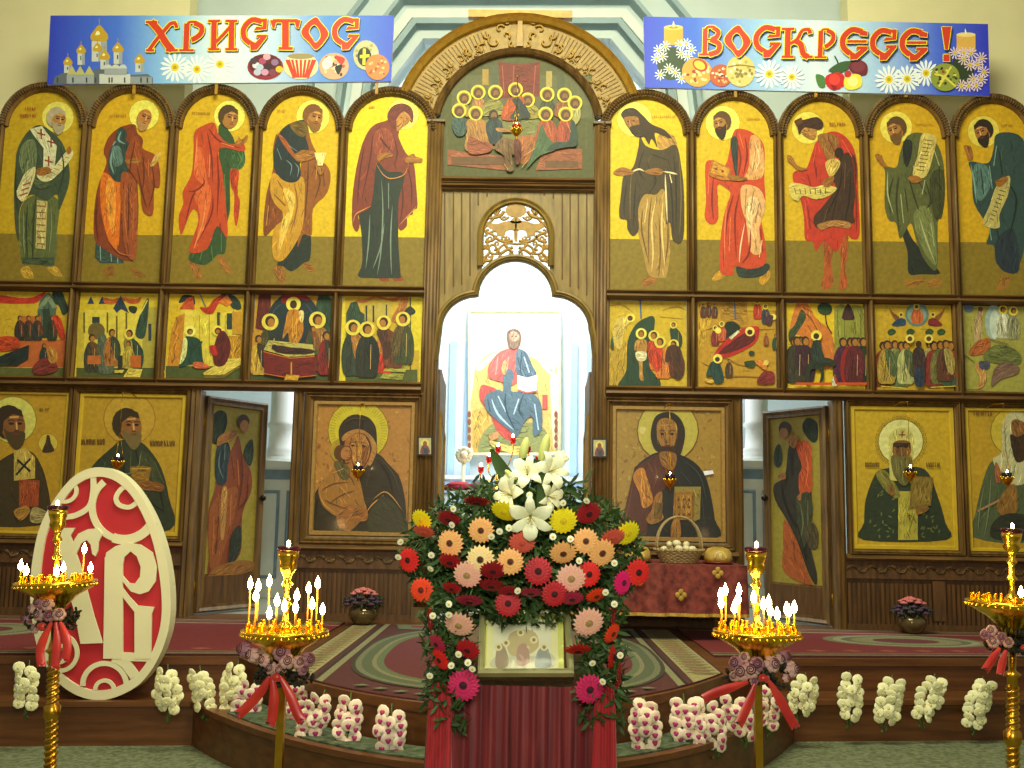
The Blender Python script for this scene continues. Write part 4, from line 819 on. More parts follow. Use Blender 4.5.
# f9 Transfiguration type
p, bd = feast(9, f6, 'a09a44')
p.e('5c6c7c', 800, 112, 20).f('b89c6c', 822, 170, 845, 110, 858, 120, 855, 180, 850, 255, 825, 250).e('6c3c1c', 848, 118, 10).e('9ab0a8', 900, 170, 34, 70).e('c4d0c0', 905, 180, 20, 60); fig(p, 938, 235, 130, 'c8c8a8', 'dcdcc0'); fig(p, 980, 240, 130, '8a8a64', None)
p.f('b0602c', 800, 300, 830, 250, 880, 235, 885, 270, 850, 300).f('6a7038', 860, 300, 920, 260, 1000, 290, 1000, 340, 880, 330).f('c08c4c', 825, 350, 850, 330, 870, 380, 860, 425, 830, 440, 845, 400).f('4a4c60', 840, 330, 880, 330, 880, 355, 850, 360).f('7a5c4c', 910, 350, 950, 330, 1000, 350, 990, 380, 930, 400, 890, 430, 895, 380)
p.F('6a6a30', 6, (780, 300, 820, 330), (780, 440, 860, 445), (880, 240, 960, 260)); icon('feast_icon', LBL+'a white figure over tumbling people, rightmost of its row', p, bd)
# ---------------------------------------------------------------- local tier icons
def panel_icon(i, crop, bg):
    x0, x1, z0, z1 = frames[i]; bd = [(x0-.01, z0-.01), (x1+.01, z0-.01), (x1+.01, z1+.01), (x0-.01, z1+.01)]
    p = Paint(*crop, auto=True); p.m.poly([(x, -.0002, z) for x, z in bd], 0, lin(bg)); return p, bd
def raised_edge(root, i, w, m, dp=.02):
    x0, x1, z0, z1 = frames[i]; b = MB()
    b.sweep([(x0, 0, z0), (x1, 0, z0), (x1, 0, z1), (x0, 0, z1)], [(-w, .001), (-w, dp*.4), (-w*.8, dp), (-w*.2, dp), (.0, .001)], True); b.build('raised_border', m, root)
yel = mat('gilded_border', 'c4a428', 0.4, 0, 0.1, 12); yel2 = mat('ochre_ornament_border', '9a7638', 0.5, 0, 0.2, 30)
l1 = (0, 380, 4.265)
# left edge bishop
p, bd = panel_icon(0, l1, 'b48c1c')
p.e('94801e', 55, 170, 103).e('cfc860', 55, 170, 98).e('8a6a20', 205, 270, 42).e('c8b040', 205, 270, 40).f('3a2a10', 180, 305, 195, 265, 200, 235, 212, 240, 218, 270, 232, 300, 205, 310)
p.f('3c3014', -60, 610, -40, 400, 20, 330, 100, 300, 150, 320, 190, 400, 215, 520, 220, 610).f('bda24a', 60, 300, 110, 290, 150, 330, 150, 420, 60, 430, sm=False)
p.l('1c2616', 9, 75, 340, 130, 390, sm=False).l('1c2616', 9, 130, 335, 70, 405, sm=False).f('96421e', 82, 425, 170, 428, 165, 540, 82, 540, sm=False).F('b07028', 4, (90, 440, 90, 530), (100, 440, 160, 440)).f('a87830', 60, 560, 110, 535, 130, 560, 90, 600).f('a09058', 140, 545, 180, 550, 215, 580, 170, 610, 130, 600)
p.head(50, 190, 72, 1, '33220e', '4a3818', .6, '805024', 0); p.txt('7a5a18', 170, 118, 45, 16, 4)
o = icon('saint_icon', 'large square icon of a bishop holding a red book, cut off at the left edge', p, bd); raised_edge(o, 0, .03, yel)
# monk priest with chalice
p, bd = panel_icon(1, l1, 'b08c1e')
p.e('9a6418', 552, 165, 112).e('b8942a', 552, 165, 108).f('2c3420', 395, 640, 385, 420, 400, 360, 480, 285, 520, 255, 590, 260, 640, 300, 690, 380, 720, 500, 725, 640, sm=True)
p.f('3e4428', 600, 300, 660, 350, 690, 440, 640, 430, 600, 380).F('14180c', 7, (520, 300, 530, 420, 520, 560), (580, 300, 600, 400), (640, 420, 680, 470, 700, 560), (430, 380, 420, 500), (600, 470, 640, 520, 700, 560)); p.F('5a6038', 5, (450, 350, 430, 420), (660, 350, 700, 440), (560, 300, 555, 420), (560, 440, 570, 600))
p.f('8a641c', 560, 370, 640, 370, 640, 400, 625, 450, 575, 450, 560, 400).l('c09a3c', 4, 562, 378, 638, 378, sm=False).f('80501e', 600, 440, 650, 430, 700, 450, 690, 475, 640, 470, 600, 465)
p.head(550, 195, 66, 1, '33260e', '6e5c30', .7, '8c5a26', 0); p.l('8a8050', 3, 480, 330, 500, 380, 545, 400, 590, 370, 600, 320)
p.txt('5a3a10', 345, 252, 105, 24, 9).txt('5a3a10', 640, 258, 108, 24, 9)
o = icon('saint_icon', 'large square icon of a man in dark green robe, behind the egg board', p, bd); raised_edge(o, 1, .045, yel)
# mother and child
tc_ = (300, 380, 4.515)
p, bd = panel_icon(2, tc_, 'a87634')
rnd = random.Random(3)
for k in range(150):
    x, y = rnd.uniform(50, 520), rnd.uniform(92, 690); p.e(rnd.choice(['c09048', '94602a', 'b8853e', '8a5624']), x, y, rnd.uniform(4, 13), rnd.uniform(3, 7), rnd.uniform(0, 180), 7)
p.e('8a6a14', 264, 230, 139).e('c0b028', 264, 230, 135)
for k in range(60): a = 2*pi*k/60; p.l('96821c', 2, 264+104*cos(a), 230+104*sin(a), 264+130*cos(a), 230+130*sin(a), sm=False)
p.e('a48a24', 195, 320, 58)
p.f('2c2414', 45, 690, 42, 620, 60, 530, 110, 450, 170, 400, 230, 330, 345, 330, 400, 380, 450, 440, 475, 540, 482, 640, 490, 690).f('30261a', 176, 250, 185, 200, 220, 165, 260, 156, 310, 170, 343, 215, 348, 290, 345, 340, 300, 400, 200, 330, sm=True)
p.f('a8783c', 190, 262, 215, 235, 270, 222, 320, 250, 345, 290, 345, 330, 320, 385, 305, 370, 325, 310, 300, 250, 250, 240, 200, 275).f('a0642c', 215, 260, 260, 240, 300, 255, 318, 300, 315, 360, 290, 400, 240, 400, 205, 370, 200, 300)
p.f('b07a3c', 236, 262, 262, 244, 296, 256, 314, 300, 308, 350, 282, 392, 256, 398, 240, 376, 228, 330).l('5a2e10', 4, 236, 262, 226, 300, 232, 345, 246, 385, 262, 400).l('5a2e10', 5, 300, 256, 318, 300, 312, 352, 286, 396).f('7c4a20', 286, 300, 308, 305, 305, 350, 286, 385, 280, 350)
p.F('3c1c08', 4, (243, 284, 262, 278), (280, 281, 302, 286), (244, 298, 258, 300), (282, 300, 298, 303)); p.F('6e3c14', 5, (225, 285, 250, 278), (272, 280, 300, 285), (262, 285, 258, 340, 268, 345), (250, 372, 285, 370)); p.e('2a1606', 240, 296, 8, 4).e('2a1606', 288, 298, 8, 4)
p.f('9a6a2a', 85, 490, 120, 440, 150, 400, 200, 380, 240, 400, 270, 450, 290, 540, 300, 600, 230, 680, 190, 670, 170, 620, 140, 600, 100, 560).f('5a5026', 155, 375, 190, 370, 225, 400, 215, 450, 180, 440)
p.e('5a3414', 186, 328, 31, 35).e('a8703a', 210, 330, 24, 31, 15).l('5a2e10', 4, 196, 300, 222, 302, 234, 325, 230, 350, 214, 362).l('3c1c08', 3, 206, 322, 218, 318).l('3c1c08', 3, 224, 320, 231, 320).l('6e3c14', 3, 222, 322, 229, 338, 221, 341).l('7c2c14', 3, 212, 350, 224, 350).l('5a2e10', 4, 175, 362, 200, 378, 225, 372).f('9c6228', 170, 600, 210, 560, 300, 585, 300, 635, 240, 640, 215, 675, 175, 660)
p.F('64401a', 6, (100, 500, 150, 470, 230, 460), (130, 560, 190, 520, 250, 500), (110, 540, 150, 560, 230, 590), (200, 420, 230, 440, 250, 480)); p.F('c89448', 5, (90, 510, 110, 560, 160, 600), (150, 420, 200, 400), (180, 480, 230, 530), (330, 540, 380, 505, 420, 530, 460, 585), (300, 600, 330, 560, 380, 520), (210, 640, 240, 600))
p.F('0e0c08', 7, (350, 360, 400, 430, 420, 520), (330, 600, 380, 560, 440, 600), (80, 540, 70, 620)); p.F('4c4028', 5, (360, 350, 420, 420, 450, 500), (320, 400, 300, 480), (200, 200, 240, 175, 300, 180)); p.f('38361e', 340, 560, 375, 525, 440, 570, 470, 640, 475, 690, 320, 690, 310, 620)
o = icon('mother_and_child_icon', 'large icon of a dark veiled mother and child, left of the central doorway', p, bd, m=PMg); raised_edge(o, 2, .05, yel2, .03)
# Christ with book
cc = (605, 390, 4.654)
p, bd = panel_icon(3, cc, '9c7c34')
for k in range(150):
    x, y = rnd.uniform(55, 535), rnd.uniform(65, 690); p.e(rnd.choice(['b09448', '8a6828', 'a88a40', '7e5e24']), x, y, rnd.uniform(4, 13), rnd.uniform(3, 7), rnd.uniform(0, 180), 7)
p.e('6c4c18', 292, 190, 145).e('b4a648', 292, 190, 140).e('cabc70', 175, 188, 16).e('cabc70', 300, 75, 16)
p.f('1e201e', 110, 690, 130, 400, 150, 350, 200, 310, 250, 290, 345, 300, 420, 340, 465, 400, 490, 480, 510, 600, 512, 692).f('50261c', 55, 660, 95, 540, 120, 430, 140, 370, 190, 330, 250, 300, 320, 370, 290, 440, 230, 520, 200, 600, 180, 690, 60, 690)
p.f('b4752a', 150, 370, 180, 365, 195, 410, 215, 470, 220, 525, 175, 548, 160, 480, 130, 410).F('6e3c18', 5, (130, 430, 110, 540, 90, 640), (230, 340, 240, 400, 220, 470)); p.F('cc9640', 4, (165, 380, 185, 460, 180, 530), (185, 400, 205, 480)); p.F('84442c', 5, (100, 560, 95, 660), (270, 330, 290, 400), (200, 340, 220, 380))
p.f('2a2018', 230, 130, 270, 105, 320, 108, 360, 150, 372, 210, 355, 290, 335, 310, 300, 280, 250, 290, 222, 260, 212, 200).f('9a6c30', 245, 150, 280, 130, 325, 150, 335, 205, 325, 260, 305, 300, 270, 300, 248, 255, 240, 200)
p.f('3a2412', 245, 230, 262, 262, 290, 255, 318, 262, 333, 225, 325, 285, 290, 318, 258, 290).f('8a5c26', 255, 290, 325, 295, 330, 340, 310, 375, 265, 350).F('4a2c10', 5, (252, 190, 278, 188), (298, 188, 325, 190), (288, 195, 284, 240, 294, 243)); p.e('1c1004', 266, 205, 8, 5).e('1c1004', 311, 205, 8, 5).l('5a3014', 5, 272, 262, 305, 262, sm=False).F('c89a50', 6, (262, 165, 310, 163), (287, 200, 287, 235))
p.f('8c7a34', 322, 450, 445, 450, 440, 600, 412, 612, 415, 475, 322, 475, sm=False).f('90601e', 320, 475, 412, 475, 412, 605, 315, 605, sm=False).f('a07428', 330, 487, 402, 487, 402, 595, 326, 595, sm=False)
for y in (510, 545, 580):
    for x in (342, 366, 390): p.e('6e2c18', x, y, 5, 7, n=8)
p.f('9a6a2c', 215, 560, 225, 510, 245, 480, 265, 480, 262, 560, 270, 600, 215, 625, 190, 600).f('9a6a2c', 305, 640, 320, 600, 345, 605, 350, 680, 310, 690).f('6c5020', 230, 525, 268, 525, 262, 600, 225, 600, sm=False)
p.F('3c4442', 5, (370, 330, 440, 400, 470, 520), (350, 380, 400, 440), (450, 500, 460, 620), (250, 620, 290, 660), (420, 620, 470, 680)); p.f('e8ecf4', 455, 378, 500, 374, 504, 390, 462, 398, sm=False)
o = icon('saint_icon', 'large icon of a long haired haloed man with jewelled book, above the red table', p, bd, m=PMg); raised_edge(o, 3, .05, yel2, .03)
# white hooded metropolitan
mc = (840, 385, 4.518)
p, bd = panel_icon(4, mc, 'bd9c1c')
for k in range(40): a = 2*pi*k/40; p.e('8a7018', 275+112*cos(a), 258+112*sin(a), 7, 7, n=8).e('bd9c1c', 275+112*cos(a), 258+112*sin(a), 4, 4, n=8)
p.e('7a6a20', 274, 256, 104).e('d8d488', 274, 256, 100)
p.f('283420', 105, 700, 108, 620, 115, 520, 150, 420, 190, 380, 340, 370, 400, 400, 440, 500, 475, 620, 478, 700, sm=True)
for k in range(70):
    x, y = rnd.uniform(120, 460), rnd.uniform(440, 690)
    if abs(x-300) > 55 and abs(x-292) < 95+.35*(y-420): p.e('5e6a38', x, y, 10, 4, rnd.uniform(0, 180), 6)
p.f('b0a43c', 262, 480, 350, 480, 350, 700, 262, 700, sm=False).f('7a7430', 160, 400, 200, 385, 245, 440, 270, 500, 240, 510, 190, 460)
p.f('c4bc68', 222, 390, 218, 280, 225, 220, 275, 192, 325, 218, 332, 280, 325, 380, 345, 420, 300, 430, 230, 430).f('7c5426', 238, 265, 275, 250, 315, 262, 312, 330, 245, 330).f('3c2410', 236, 262, 316, 262, 314, 280, 238, 280, sm=False)
p.f('666030', 230, 320, 275, 325, 318, 318, 320, 380, 312, 430, 290, 455, 262, 440, 235, 390).F('98904e', 4, (250, 340, 255, 400), (275, 340, 280, 430), (298, 340, 300, 410)); p.e('1c1004', 258, 280, 7, 4).e('1c1004', 294, 280, 7, 4).F('a87838', 5, (276, 285, 274, 315)); p.l('8a3018', 4, 262, 225, 292, 225, sm=False).l('8a3018', 4, 277, 212, 277, 240, sm=False)
p.f('7a6220', 320, 410, 418, 418, 408, 545, 310, 560, sm=False).f('866e28', 330, 420, 410, 428, 402, 538, 320, 550, sm=False).f('866028', 215, 455, 235, 450, 245, 490, 230, 500, 215, 480).f('866028', 340, 560, 385, 545, 395, 565, 350, 585)
p.l('6a5a20', 4, 310, 580, 310, 610, sm=False).l('6a5a20', 4, 300, 590, 320, 590, sm=False)
p.txt('5a3a10', 110, 350, 65, 20, 7).txt('5a3a10', 385, 350, 68, 20, 7)
o = icon('saint_icon', 'large square icon of a white hooded elder holding a brown book', p, bd); raised_edge(o, 4, .05, yel)
p, bd = panel_icon(5, mc, 'b4901c')
p.e('7a6a20', 790, 210, 112).e('c4ac34', 790, 210, 108)
p.f('4e5a3a', 605, 690, 612, 580, 650, 420, 690, 340, 760, 330, 860, 380, 880, 690).f('c0bc8c', 735, 160, 800, 120, 860, 170, 870, 320, 840, 440, 750, 440, 690, 340, 730, 300).f('8a5c2a', 772, 170, 800, 155, 840, 180, 835, 230, 785, 235).f('3c2814', 768, 225, 800, 235, 840, 225, 845, 320, 800, 350, 778, 300).f('9a5a34', 700, 350, 722, 380, 722, 440, 700, 430).l('a87c50', 10, 620, 570, 720, 520, sm=False).f('8c6428', 705, 560, 740, 480, 790, 450, 800, 560, 760, 600).f('2c3020', 690, 620, 760, 580, 860, 600, 860, 690, 690, 690)
p.F('7a8460', 5, (650, 450, 630, 560, 620, 670), (680, 400, 670, 560, 650, 680)); p.txt('6e4a14', 600, 118, 85, 20, 8)
o = icon('saint_icon', 'large square icon of a white cowled bearded figure, cut off at the right edge', p, bd); raised_edge(o, 5, .04, yel)
# tiny icons on the pilasters
for px, py, lab in ((425, 446, 'tiny framed icon hung on the tall pilaster left of the central doorway'), (599.5, 448, 'tiny framed icon hung on the tall pilaster right of the central doorway')):
    Yp = -.07; c = A(px, py, Yp); b = MB(); b.box((c.x-.075, Yp-.02, c.z-.095), (c.x+.075, Yp+.012, c.z+.095)); o = b.build('small_icon', mat('black_thin_frame', '2a2416', .5)); tag(o, lab, 'icon')
    p = Paint(px, py, 1, (Vector((0, Yp-.0205, 0)), Vector((0, -1, 0))))
    p.r('b8b088', -6, -8, 6, 8).e('d8cc70', 0, -3, 4).f('7a4c54', -4.5, 7.5, -3.5, 1, 0, -2, 3.5, 1, 4.5, 7.5).e('8a5a34', 0, -2.5, 2, 2.6).f('3c4a5a', -1, 7.5, -1, 3, 2, 2, 3, 7.5).e('6a4020', -2, 2, 1.3)
    p.build('painted_panel', PM, o)
# ---------------------------------------------------------------- gable painting: supper at a long table
lc = (430, 40, 5.122)
ib = [(p_[0], p_[2]) for p_ in [ringpt(ix, iz, iR-.01, pi-i0-(pi-2*i0)*k/30) for k in range(31)]]
zb = A(516, 178.5).z; xl_, xr_ = ib[0][0], ib[-1][0]
bd = [(xl_, zb)]+ib+[(xr_, zb)]
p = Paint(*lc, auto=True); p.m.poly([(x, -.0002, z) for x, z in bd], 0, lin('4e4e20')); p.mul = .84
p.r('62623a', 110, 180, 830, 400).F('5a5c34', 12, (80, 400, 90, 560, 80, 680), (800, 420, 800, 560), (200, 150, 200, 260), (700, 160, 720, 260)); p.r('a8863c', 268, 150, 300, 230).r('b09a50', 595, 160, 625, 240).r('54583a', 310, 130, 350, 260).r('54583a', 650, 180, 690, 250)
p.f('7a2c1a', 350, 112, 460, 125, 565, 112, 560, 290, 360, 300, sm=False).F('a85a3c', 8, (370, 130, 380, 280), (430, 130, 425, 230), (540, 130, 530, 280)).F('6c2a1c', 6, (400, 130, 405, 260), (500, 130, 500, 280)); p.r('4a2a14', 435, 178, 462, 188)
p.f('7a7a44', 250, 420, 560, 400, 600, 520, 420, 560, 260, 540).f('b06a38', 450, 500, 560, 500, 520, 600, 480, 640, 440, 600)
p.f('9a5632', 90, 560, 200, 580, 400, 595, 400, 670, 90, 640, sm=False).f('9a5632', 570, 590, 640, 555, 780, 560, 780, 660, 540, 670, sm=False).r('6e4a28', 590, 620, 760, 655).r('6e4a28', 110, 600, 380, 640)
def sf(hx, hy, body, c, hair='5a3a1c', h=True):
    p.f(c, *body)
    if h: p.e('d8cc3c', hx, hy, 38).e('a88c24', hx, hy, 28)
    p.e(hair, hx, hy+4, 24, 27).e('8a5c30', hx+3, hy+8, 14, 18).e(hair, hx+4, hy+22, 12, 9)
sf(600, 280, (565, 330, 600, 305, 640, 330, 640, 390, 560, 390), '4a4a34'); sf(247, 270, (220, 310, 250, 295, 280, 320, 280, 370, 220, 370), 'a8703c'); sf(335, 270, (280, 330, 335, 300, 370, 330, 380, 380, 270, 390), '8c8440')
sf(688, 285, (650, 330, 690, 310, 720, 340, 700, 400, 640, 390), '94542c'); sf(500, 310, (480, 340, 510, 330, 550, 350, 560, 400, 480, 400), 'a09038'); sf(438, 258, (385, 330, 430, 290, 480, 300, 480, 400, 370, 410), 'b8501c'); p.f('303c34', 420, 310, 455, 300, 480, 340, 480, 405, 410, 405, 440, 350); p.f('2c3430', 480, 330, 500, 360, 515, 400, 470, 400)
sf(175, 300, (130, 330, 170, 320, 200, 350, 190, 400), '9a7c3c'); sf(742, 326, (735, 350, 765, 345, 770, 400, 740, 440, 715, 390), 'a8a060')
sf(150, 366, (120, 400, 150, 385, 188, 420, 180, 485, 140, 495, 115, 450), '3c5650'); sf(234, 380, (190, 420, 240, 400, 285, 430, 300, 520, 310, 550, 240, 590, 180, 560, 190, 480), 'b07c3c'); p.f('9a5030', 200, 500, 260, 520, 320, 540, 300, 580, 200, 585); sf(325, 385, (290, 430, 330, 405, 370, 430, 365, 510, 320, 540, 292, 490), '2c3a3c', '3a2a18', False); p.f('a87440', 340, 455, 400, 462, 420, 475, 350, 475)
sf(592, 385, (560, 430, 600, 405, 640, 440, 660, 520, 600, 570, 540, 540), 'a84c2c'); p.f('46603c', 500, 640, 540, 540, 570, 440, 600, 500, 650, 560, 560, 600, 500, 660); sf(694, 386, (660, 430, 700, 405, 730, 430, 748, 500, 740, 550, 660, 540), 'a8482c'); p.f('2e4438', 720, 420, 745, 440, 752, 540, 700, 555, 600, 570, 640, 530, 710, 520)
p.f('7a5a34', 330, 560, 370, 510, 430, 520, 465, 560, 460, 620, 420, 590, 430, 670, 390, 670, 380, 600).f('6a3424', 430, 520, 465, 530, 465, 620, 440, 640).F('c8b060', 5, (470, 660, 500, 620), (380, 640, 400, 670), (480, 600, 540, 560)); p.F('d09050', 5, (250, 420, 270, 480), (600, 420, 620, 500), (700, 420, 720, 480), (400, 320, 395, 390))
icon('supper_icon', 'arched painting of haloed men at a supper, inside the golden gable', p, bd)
# ---------------------------------------------------------------- side doors with painted angels
def side_door(hx, fx, sgn, crop, lab, draw):
    h = A(hx, 460, .12); W_ = .86
    best = None
    for k in range(10, 88):
        a = radians(k); e = h+Vector((-sgn*cos(a)*W_*-1 if False else sgn*cos(a)*W_, sin(a)*W_, 0))
        # projected x of the free edge
        v = e-CAM; M_ = M3.transposed() @ v; x = 512+F*M_.x/-M_.z
        if best is None or abs(x-fx) < best[0]: best = (abs(x-fx), a, e)
    a, e = best[1], best[2]; d = (e-h).normalized(); n = Vector((d.y, -d.x, 0)); n = n if n.y < 0 else -n
    z0, z1 = SOL+.02, LT-.04
    t = thing('painted_door', lab, 'door', (h.x, h.y, SOL+.02))
    b = MB(); q = lambda u, z, w=0: Vector((h.x, h.y, z))+d*u+n*w
    b.prism([q(.02, z0), q(W_, z0), q(W_, z1), q(.02, z1)], n*-.045); b.build('door_board', wood, t)
    b = MB(); path = [q(.02, z0), q(W_, z0), q(W_, z1), q(.02, z1)]
    if (path[1]-path[0]).cross(path[2]-path[1]).dot(n) < 0: path = path[::-1]
    b.sweep(path, [(-.09, 0), (-.08, .02), (-.05, .015), (-.02, .035), (0, .02), (0, 0)], True, nrm=n); b.build('door_frame', wood, t)
    kz = A(fx, 498, e.y).z; kn = MB(); kn.ball(q(W_-.05, kz, .06), .035, 10, 8); kn.tube([q(W_-.05, kz, 0), q(W_-.05, kz, .05)], .012, 8); kn.build('door_knob', mat('dark_knob', '2c2418', .3, .6), t)
    pl = (q(0, 0, .001), n); p = Paint(*crop, plane=pl, auto=True)
    x0, x1 = (.10, W_-.08); p.m.poly([q(x0, z0+.38, .0005), q(x1, z0+.38, .0005), q(x1, z1-.08, .0005), q(x0, z1-.08, .0005)], 0, lin('94842c')); p.k = 18
    draw(p); p.build('painted_panel', PM, t)
    b = MB(); b.box((0, 0, 0), (0, 0, 0)) if False else None
    b.prism([q(x0, z0+.08, .0), q(x1, z0+.08, .0), q(x1, z0+.36, .0), q(x0, z0+.36, .0)], n*.02); b.build('lower_panel', woodlo, t)
    for zz in (z0+.25, z1-.3): MB().tube([q(0, zz-.06, -.01), q(0, zz+.06, -.01)], .014, 8).build('hinge', brass, t)
def angel_l(p):
    p.f('24301e', 65, 175, 68, 110, 90, 82, 115, 90, 118, 130, 95, 180, 80, 190).f('2c3c2a', 170, 230, 180, 190, 200, 175, 202, 230, 190, 260).e('9a8a34', 165, 125, 26)
    p.f('7a3a1c', 140, 190, 155, 165, 170, 230, 195, 280, 195, 340, 170, 400, 165, 450, 160, 540, 110, 590, 75, 620, 55, 600, 60, 540, 55, 420, 80, 330, 85, 300).f('26343a', 85, 200, 115, 178, 128, 210, 120, 260, 115, 310, 90, 320, 78, 280)
    p.f('8c4c22', 62, 400, 110, 340, 150, 330, 140, 420, 110, 520, 80, 600, 60, 560).f('b08040', 100, 340, 118, 340, 108, 480, 96, 480).f('2a3024', 120, 560, 130, 480, 160, 450, 158, 530, 120, 590).F('5f726c', 4, (95, 210, 90, 260, 105, 300), (110, 190, 108, 240)); p.F('4a2010', 4, (160, 200, 165, 300, 150, 400), (130, 230, 140, 300), (90, 420, 80, 540), (180, 290, 180, 360, 150, 400)); p.F('b4683a', 4, (150, 240, 155, 320), (75, 420, 70, 540), (130, 350, 125, 450))
    p.f('94602c', 85, 195, 90, 165, 130, 145, 150, 150, 130, 180, 110, 185).e('3c2412', 168, 118, 20, 24).e('96642e', 172, 132, 14, 20).f('8a5a24', 60, 600, 100, 575, 170, 560, 215, 575, 180, 600, 90, 620, 70, 650, 55, 640)
def angel_r(p):
    p.f('24301e', 215, 130, 232, 105, 262, 120, 265, 170, 250, 185, 225, 160).f('2c3c2a', 125, 250, 128, 205, 145, 190, 152, 240, 140, 265).e('9a8a34', 165, 140, 26)
    p.f('2c261a', 175, 190, 215, 185, 235, 260, 245, 340, 248, 420, 240, 500, 262, 600, 260, 640, 235, 600, 200, 500, 165, 430, 130, 370, 125, 320, 160, 290).f('b0481c', 195, 190, 225, 178, 245, 200, 248, 280, 245, 340, 210, 350, 205, 290, 215, 260).F('d06a34', 4, (225, 210, 235, 270, 225, 330)); p.f('a05020', 160, 430, 200, 500, 230, 590, 245, 640, 160, 600, 155, 520)
    p.f('3a3c24', 200, 360, 240, 345, 250, 420, 225, 520, 205, 490, 200, 420).F('6a6e48', 4, (210, 380, 220, 440, 212, 490), (235, 370, 235, 450)); p.F('14100a', 5, (150, 310, 160, 380, 200, 460), (180, 220, 185, 290), (200, 440, 230, 560)); p.f('4a4026', 225, 470, 250, 440, 268, 470, 265, 520, 240, 520)
    p.e('36200e', 162, 140, 20, 24).e('906030', 158, 155, 14, 18).f('90602c', 195, 200, 205, 165, 175, 165, 172, 185, 185, 200).f('90602c', 140, 290, 160, 280, 165, 300, 145, 302).f('90602c', 200, 360, 215, 345, 212, 370)
side_door(202, 264, 1, (190, 385, 3.2), 'brown side door painted with a rust red robed angel, ajar on the left', angel_l)
side_door(829, 764, -1, (735, 385, 3.2), 'brown side door painted with a black robed angel, ajar on the right', angel_r)
# ================================================================ banners
def bplane(z0=0): return (Vector((0, -.10, 0)), Vector((0, -1, 0)))
def daisy(p, x, y, r, n=15, c='e4ecf0'):
    for k in range(n):
        a = 2*pi*k/n+.1; p.f(c, x+r*.15*cos(a-.3), y+r*.15*sin(a-.3), x+r*.8*cos(a-.13), y+r*.8*sin(a-.13), x+r*cos(a), y+r*sin(a), x+r*.8*cos(a+.13), y+r*.8*sin(a+.13), x+r*.15*cos(a+.3), y+r*.15*sin(a+.3), sm=False)
    p.e('e0c818', x, y, r*.26, n=10).e('b89a10', x, y, r*.13, n=8)
GLY = {
 'Х': [('l', .24, (.16, .03, .42, .35, .62, .7, .84, .97)), ('l', .13, (.10, .95, .35, .6, .6, .3, .78, .1, .95, .08)), ('l', .09, (.0, .05, .36, .05)), ('l', .09, (.62, .96, 1.0, .96)), ('l', .09, (.0, .96, .26, .96)), ('l', .12, (.93, .08, .97, .24))],
 'Р': [('l', .22, (.34, .1, .32, .5, .30, .97)), ('l', .09, (.06, .96, .58, .96)), ('l', .10, (.3, .22, .42, .06, .68, .05)), ('l', .2, (.6, .08, .86, .2, .84, .42, .62, .58, .5, .62))],
 'И': [('l', .2, (.22, .03, .2, .97)), ('l', .2, (.82, .03, .8, .97)), ('l', .09, (.02, .05, .42, .05)), ('l', .09, (.02, .96, .4, .96)), ('l', .09, (.6, .05, 1.0, .05)), ('l', .09, (.6, .96, 1.0, .96)), ('l', .12, (.26, .75, .5, .52, .78, .22))],
 'С': [('l', .2, (.8, .1, .45, .04, .17, .3, .18, .62, .4, .8)), ('f', 0, (.22, .62, .38, .72, .40, 1.02, .62, 1.0, .96, .6, .98, .52, .62, .52, .60, .60, .74, .62, .56, .78)), ('l', .12, (.78, .06, .93, .05)), ('f', 0, (.84, .02, .98, .0, .96, .34, .52, .38, .60, .26, .82, .27))],
 'Т': [('l', .24, (.5, .05, .5, .97)), ('l', .1, (.28, .96, .74, .96)), ('l', .12, (.1, .07, .9, .07)), ('f', 0, (.0, .05, .22, .03, .14, .32, .08, .3)), ('f', 0, (.78, .03, 1.0, .05, .92, .32, .86, .3))],
 'О': [('r', 0, None)],
 'В': [('l', .2, (.3, .1, .28, .94)), ('l', .1, (.04, .95, .5, .95)), ('l', .11, (.26, .2, .4, .05, .66, .05)), ('l', .19, (.6, .07, .82, .2, .74, .38, .55, .45)), ('l', .22, (.5, .46, .84, .6, .8, .84, .45, .95)), ('l', .08, (.34, .46, .6, .46))],
 'К': [('l', .2, (.22, .03, .2, .97)), ('l', .09, (.02, .05, .42, .05)), ('l', .09, (.02, .96, .4, .96)), ('l', .12, (.24, .55, .5, .4, .68, .1, .92, .07)), ('l', .14, (.9, .07, .92, .2)), ('l', .2, (.45, .44, .62, .55, .7, .85, .86, .97)), ('l', .09, (.68, .96, 1.0, .96))],
 'Е': [('l', .2, (.8, .1, .45, .04, .17, .3, .18, .62, .4, .82)), ('f', 0, (.22, .62, .38, .76, .40, 1.02, .62, 1.0, .98, .68, .98, .58, .62, .58, .60, .66, .74, .68, .56, .82)), ('f', 0, (.7, .02, .98, .1, .97, .24, .72, .22)), ('l', .1, (.3, .42, .95, .42))],
 '!': [('f', 0, (.1, .0, .9, .0, .62, .66, .38, .66)), ('f', 0, (.24, .8, .76, .8, .76, 1.0, .24, 1.0))],
}
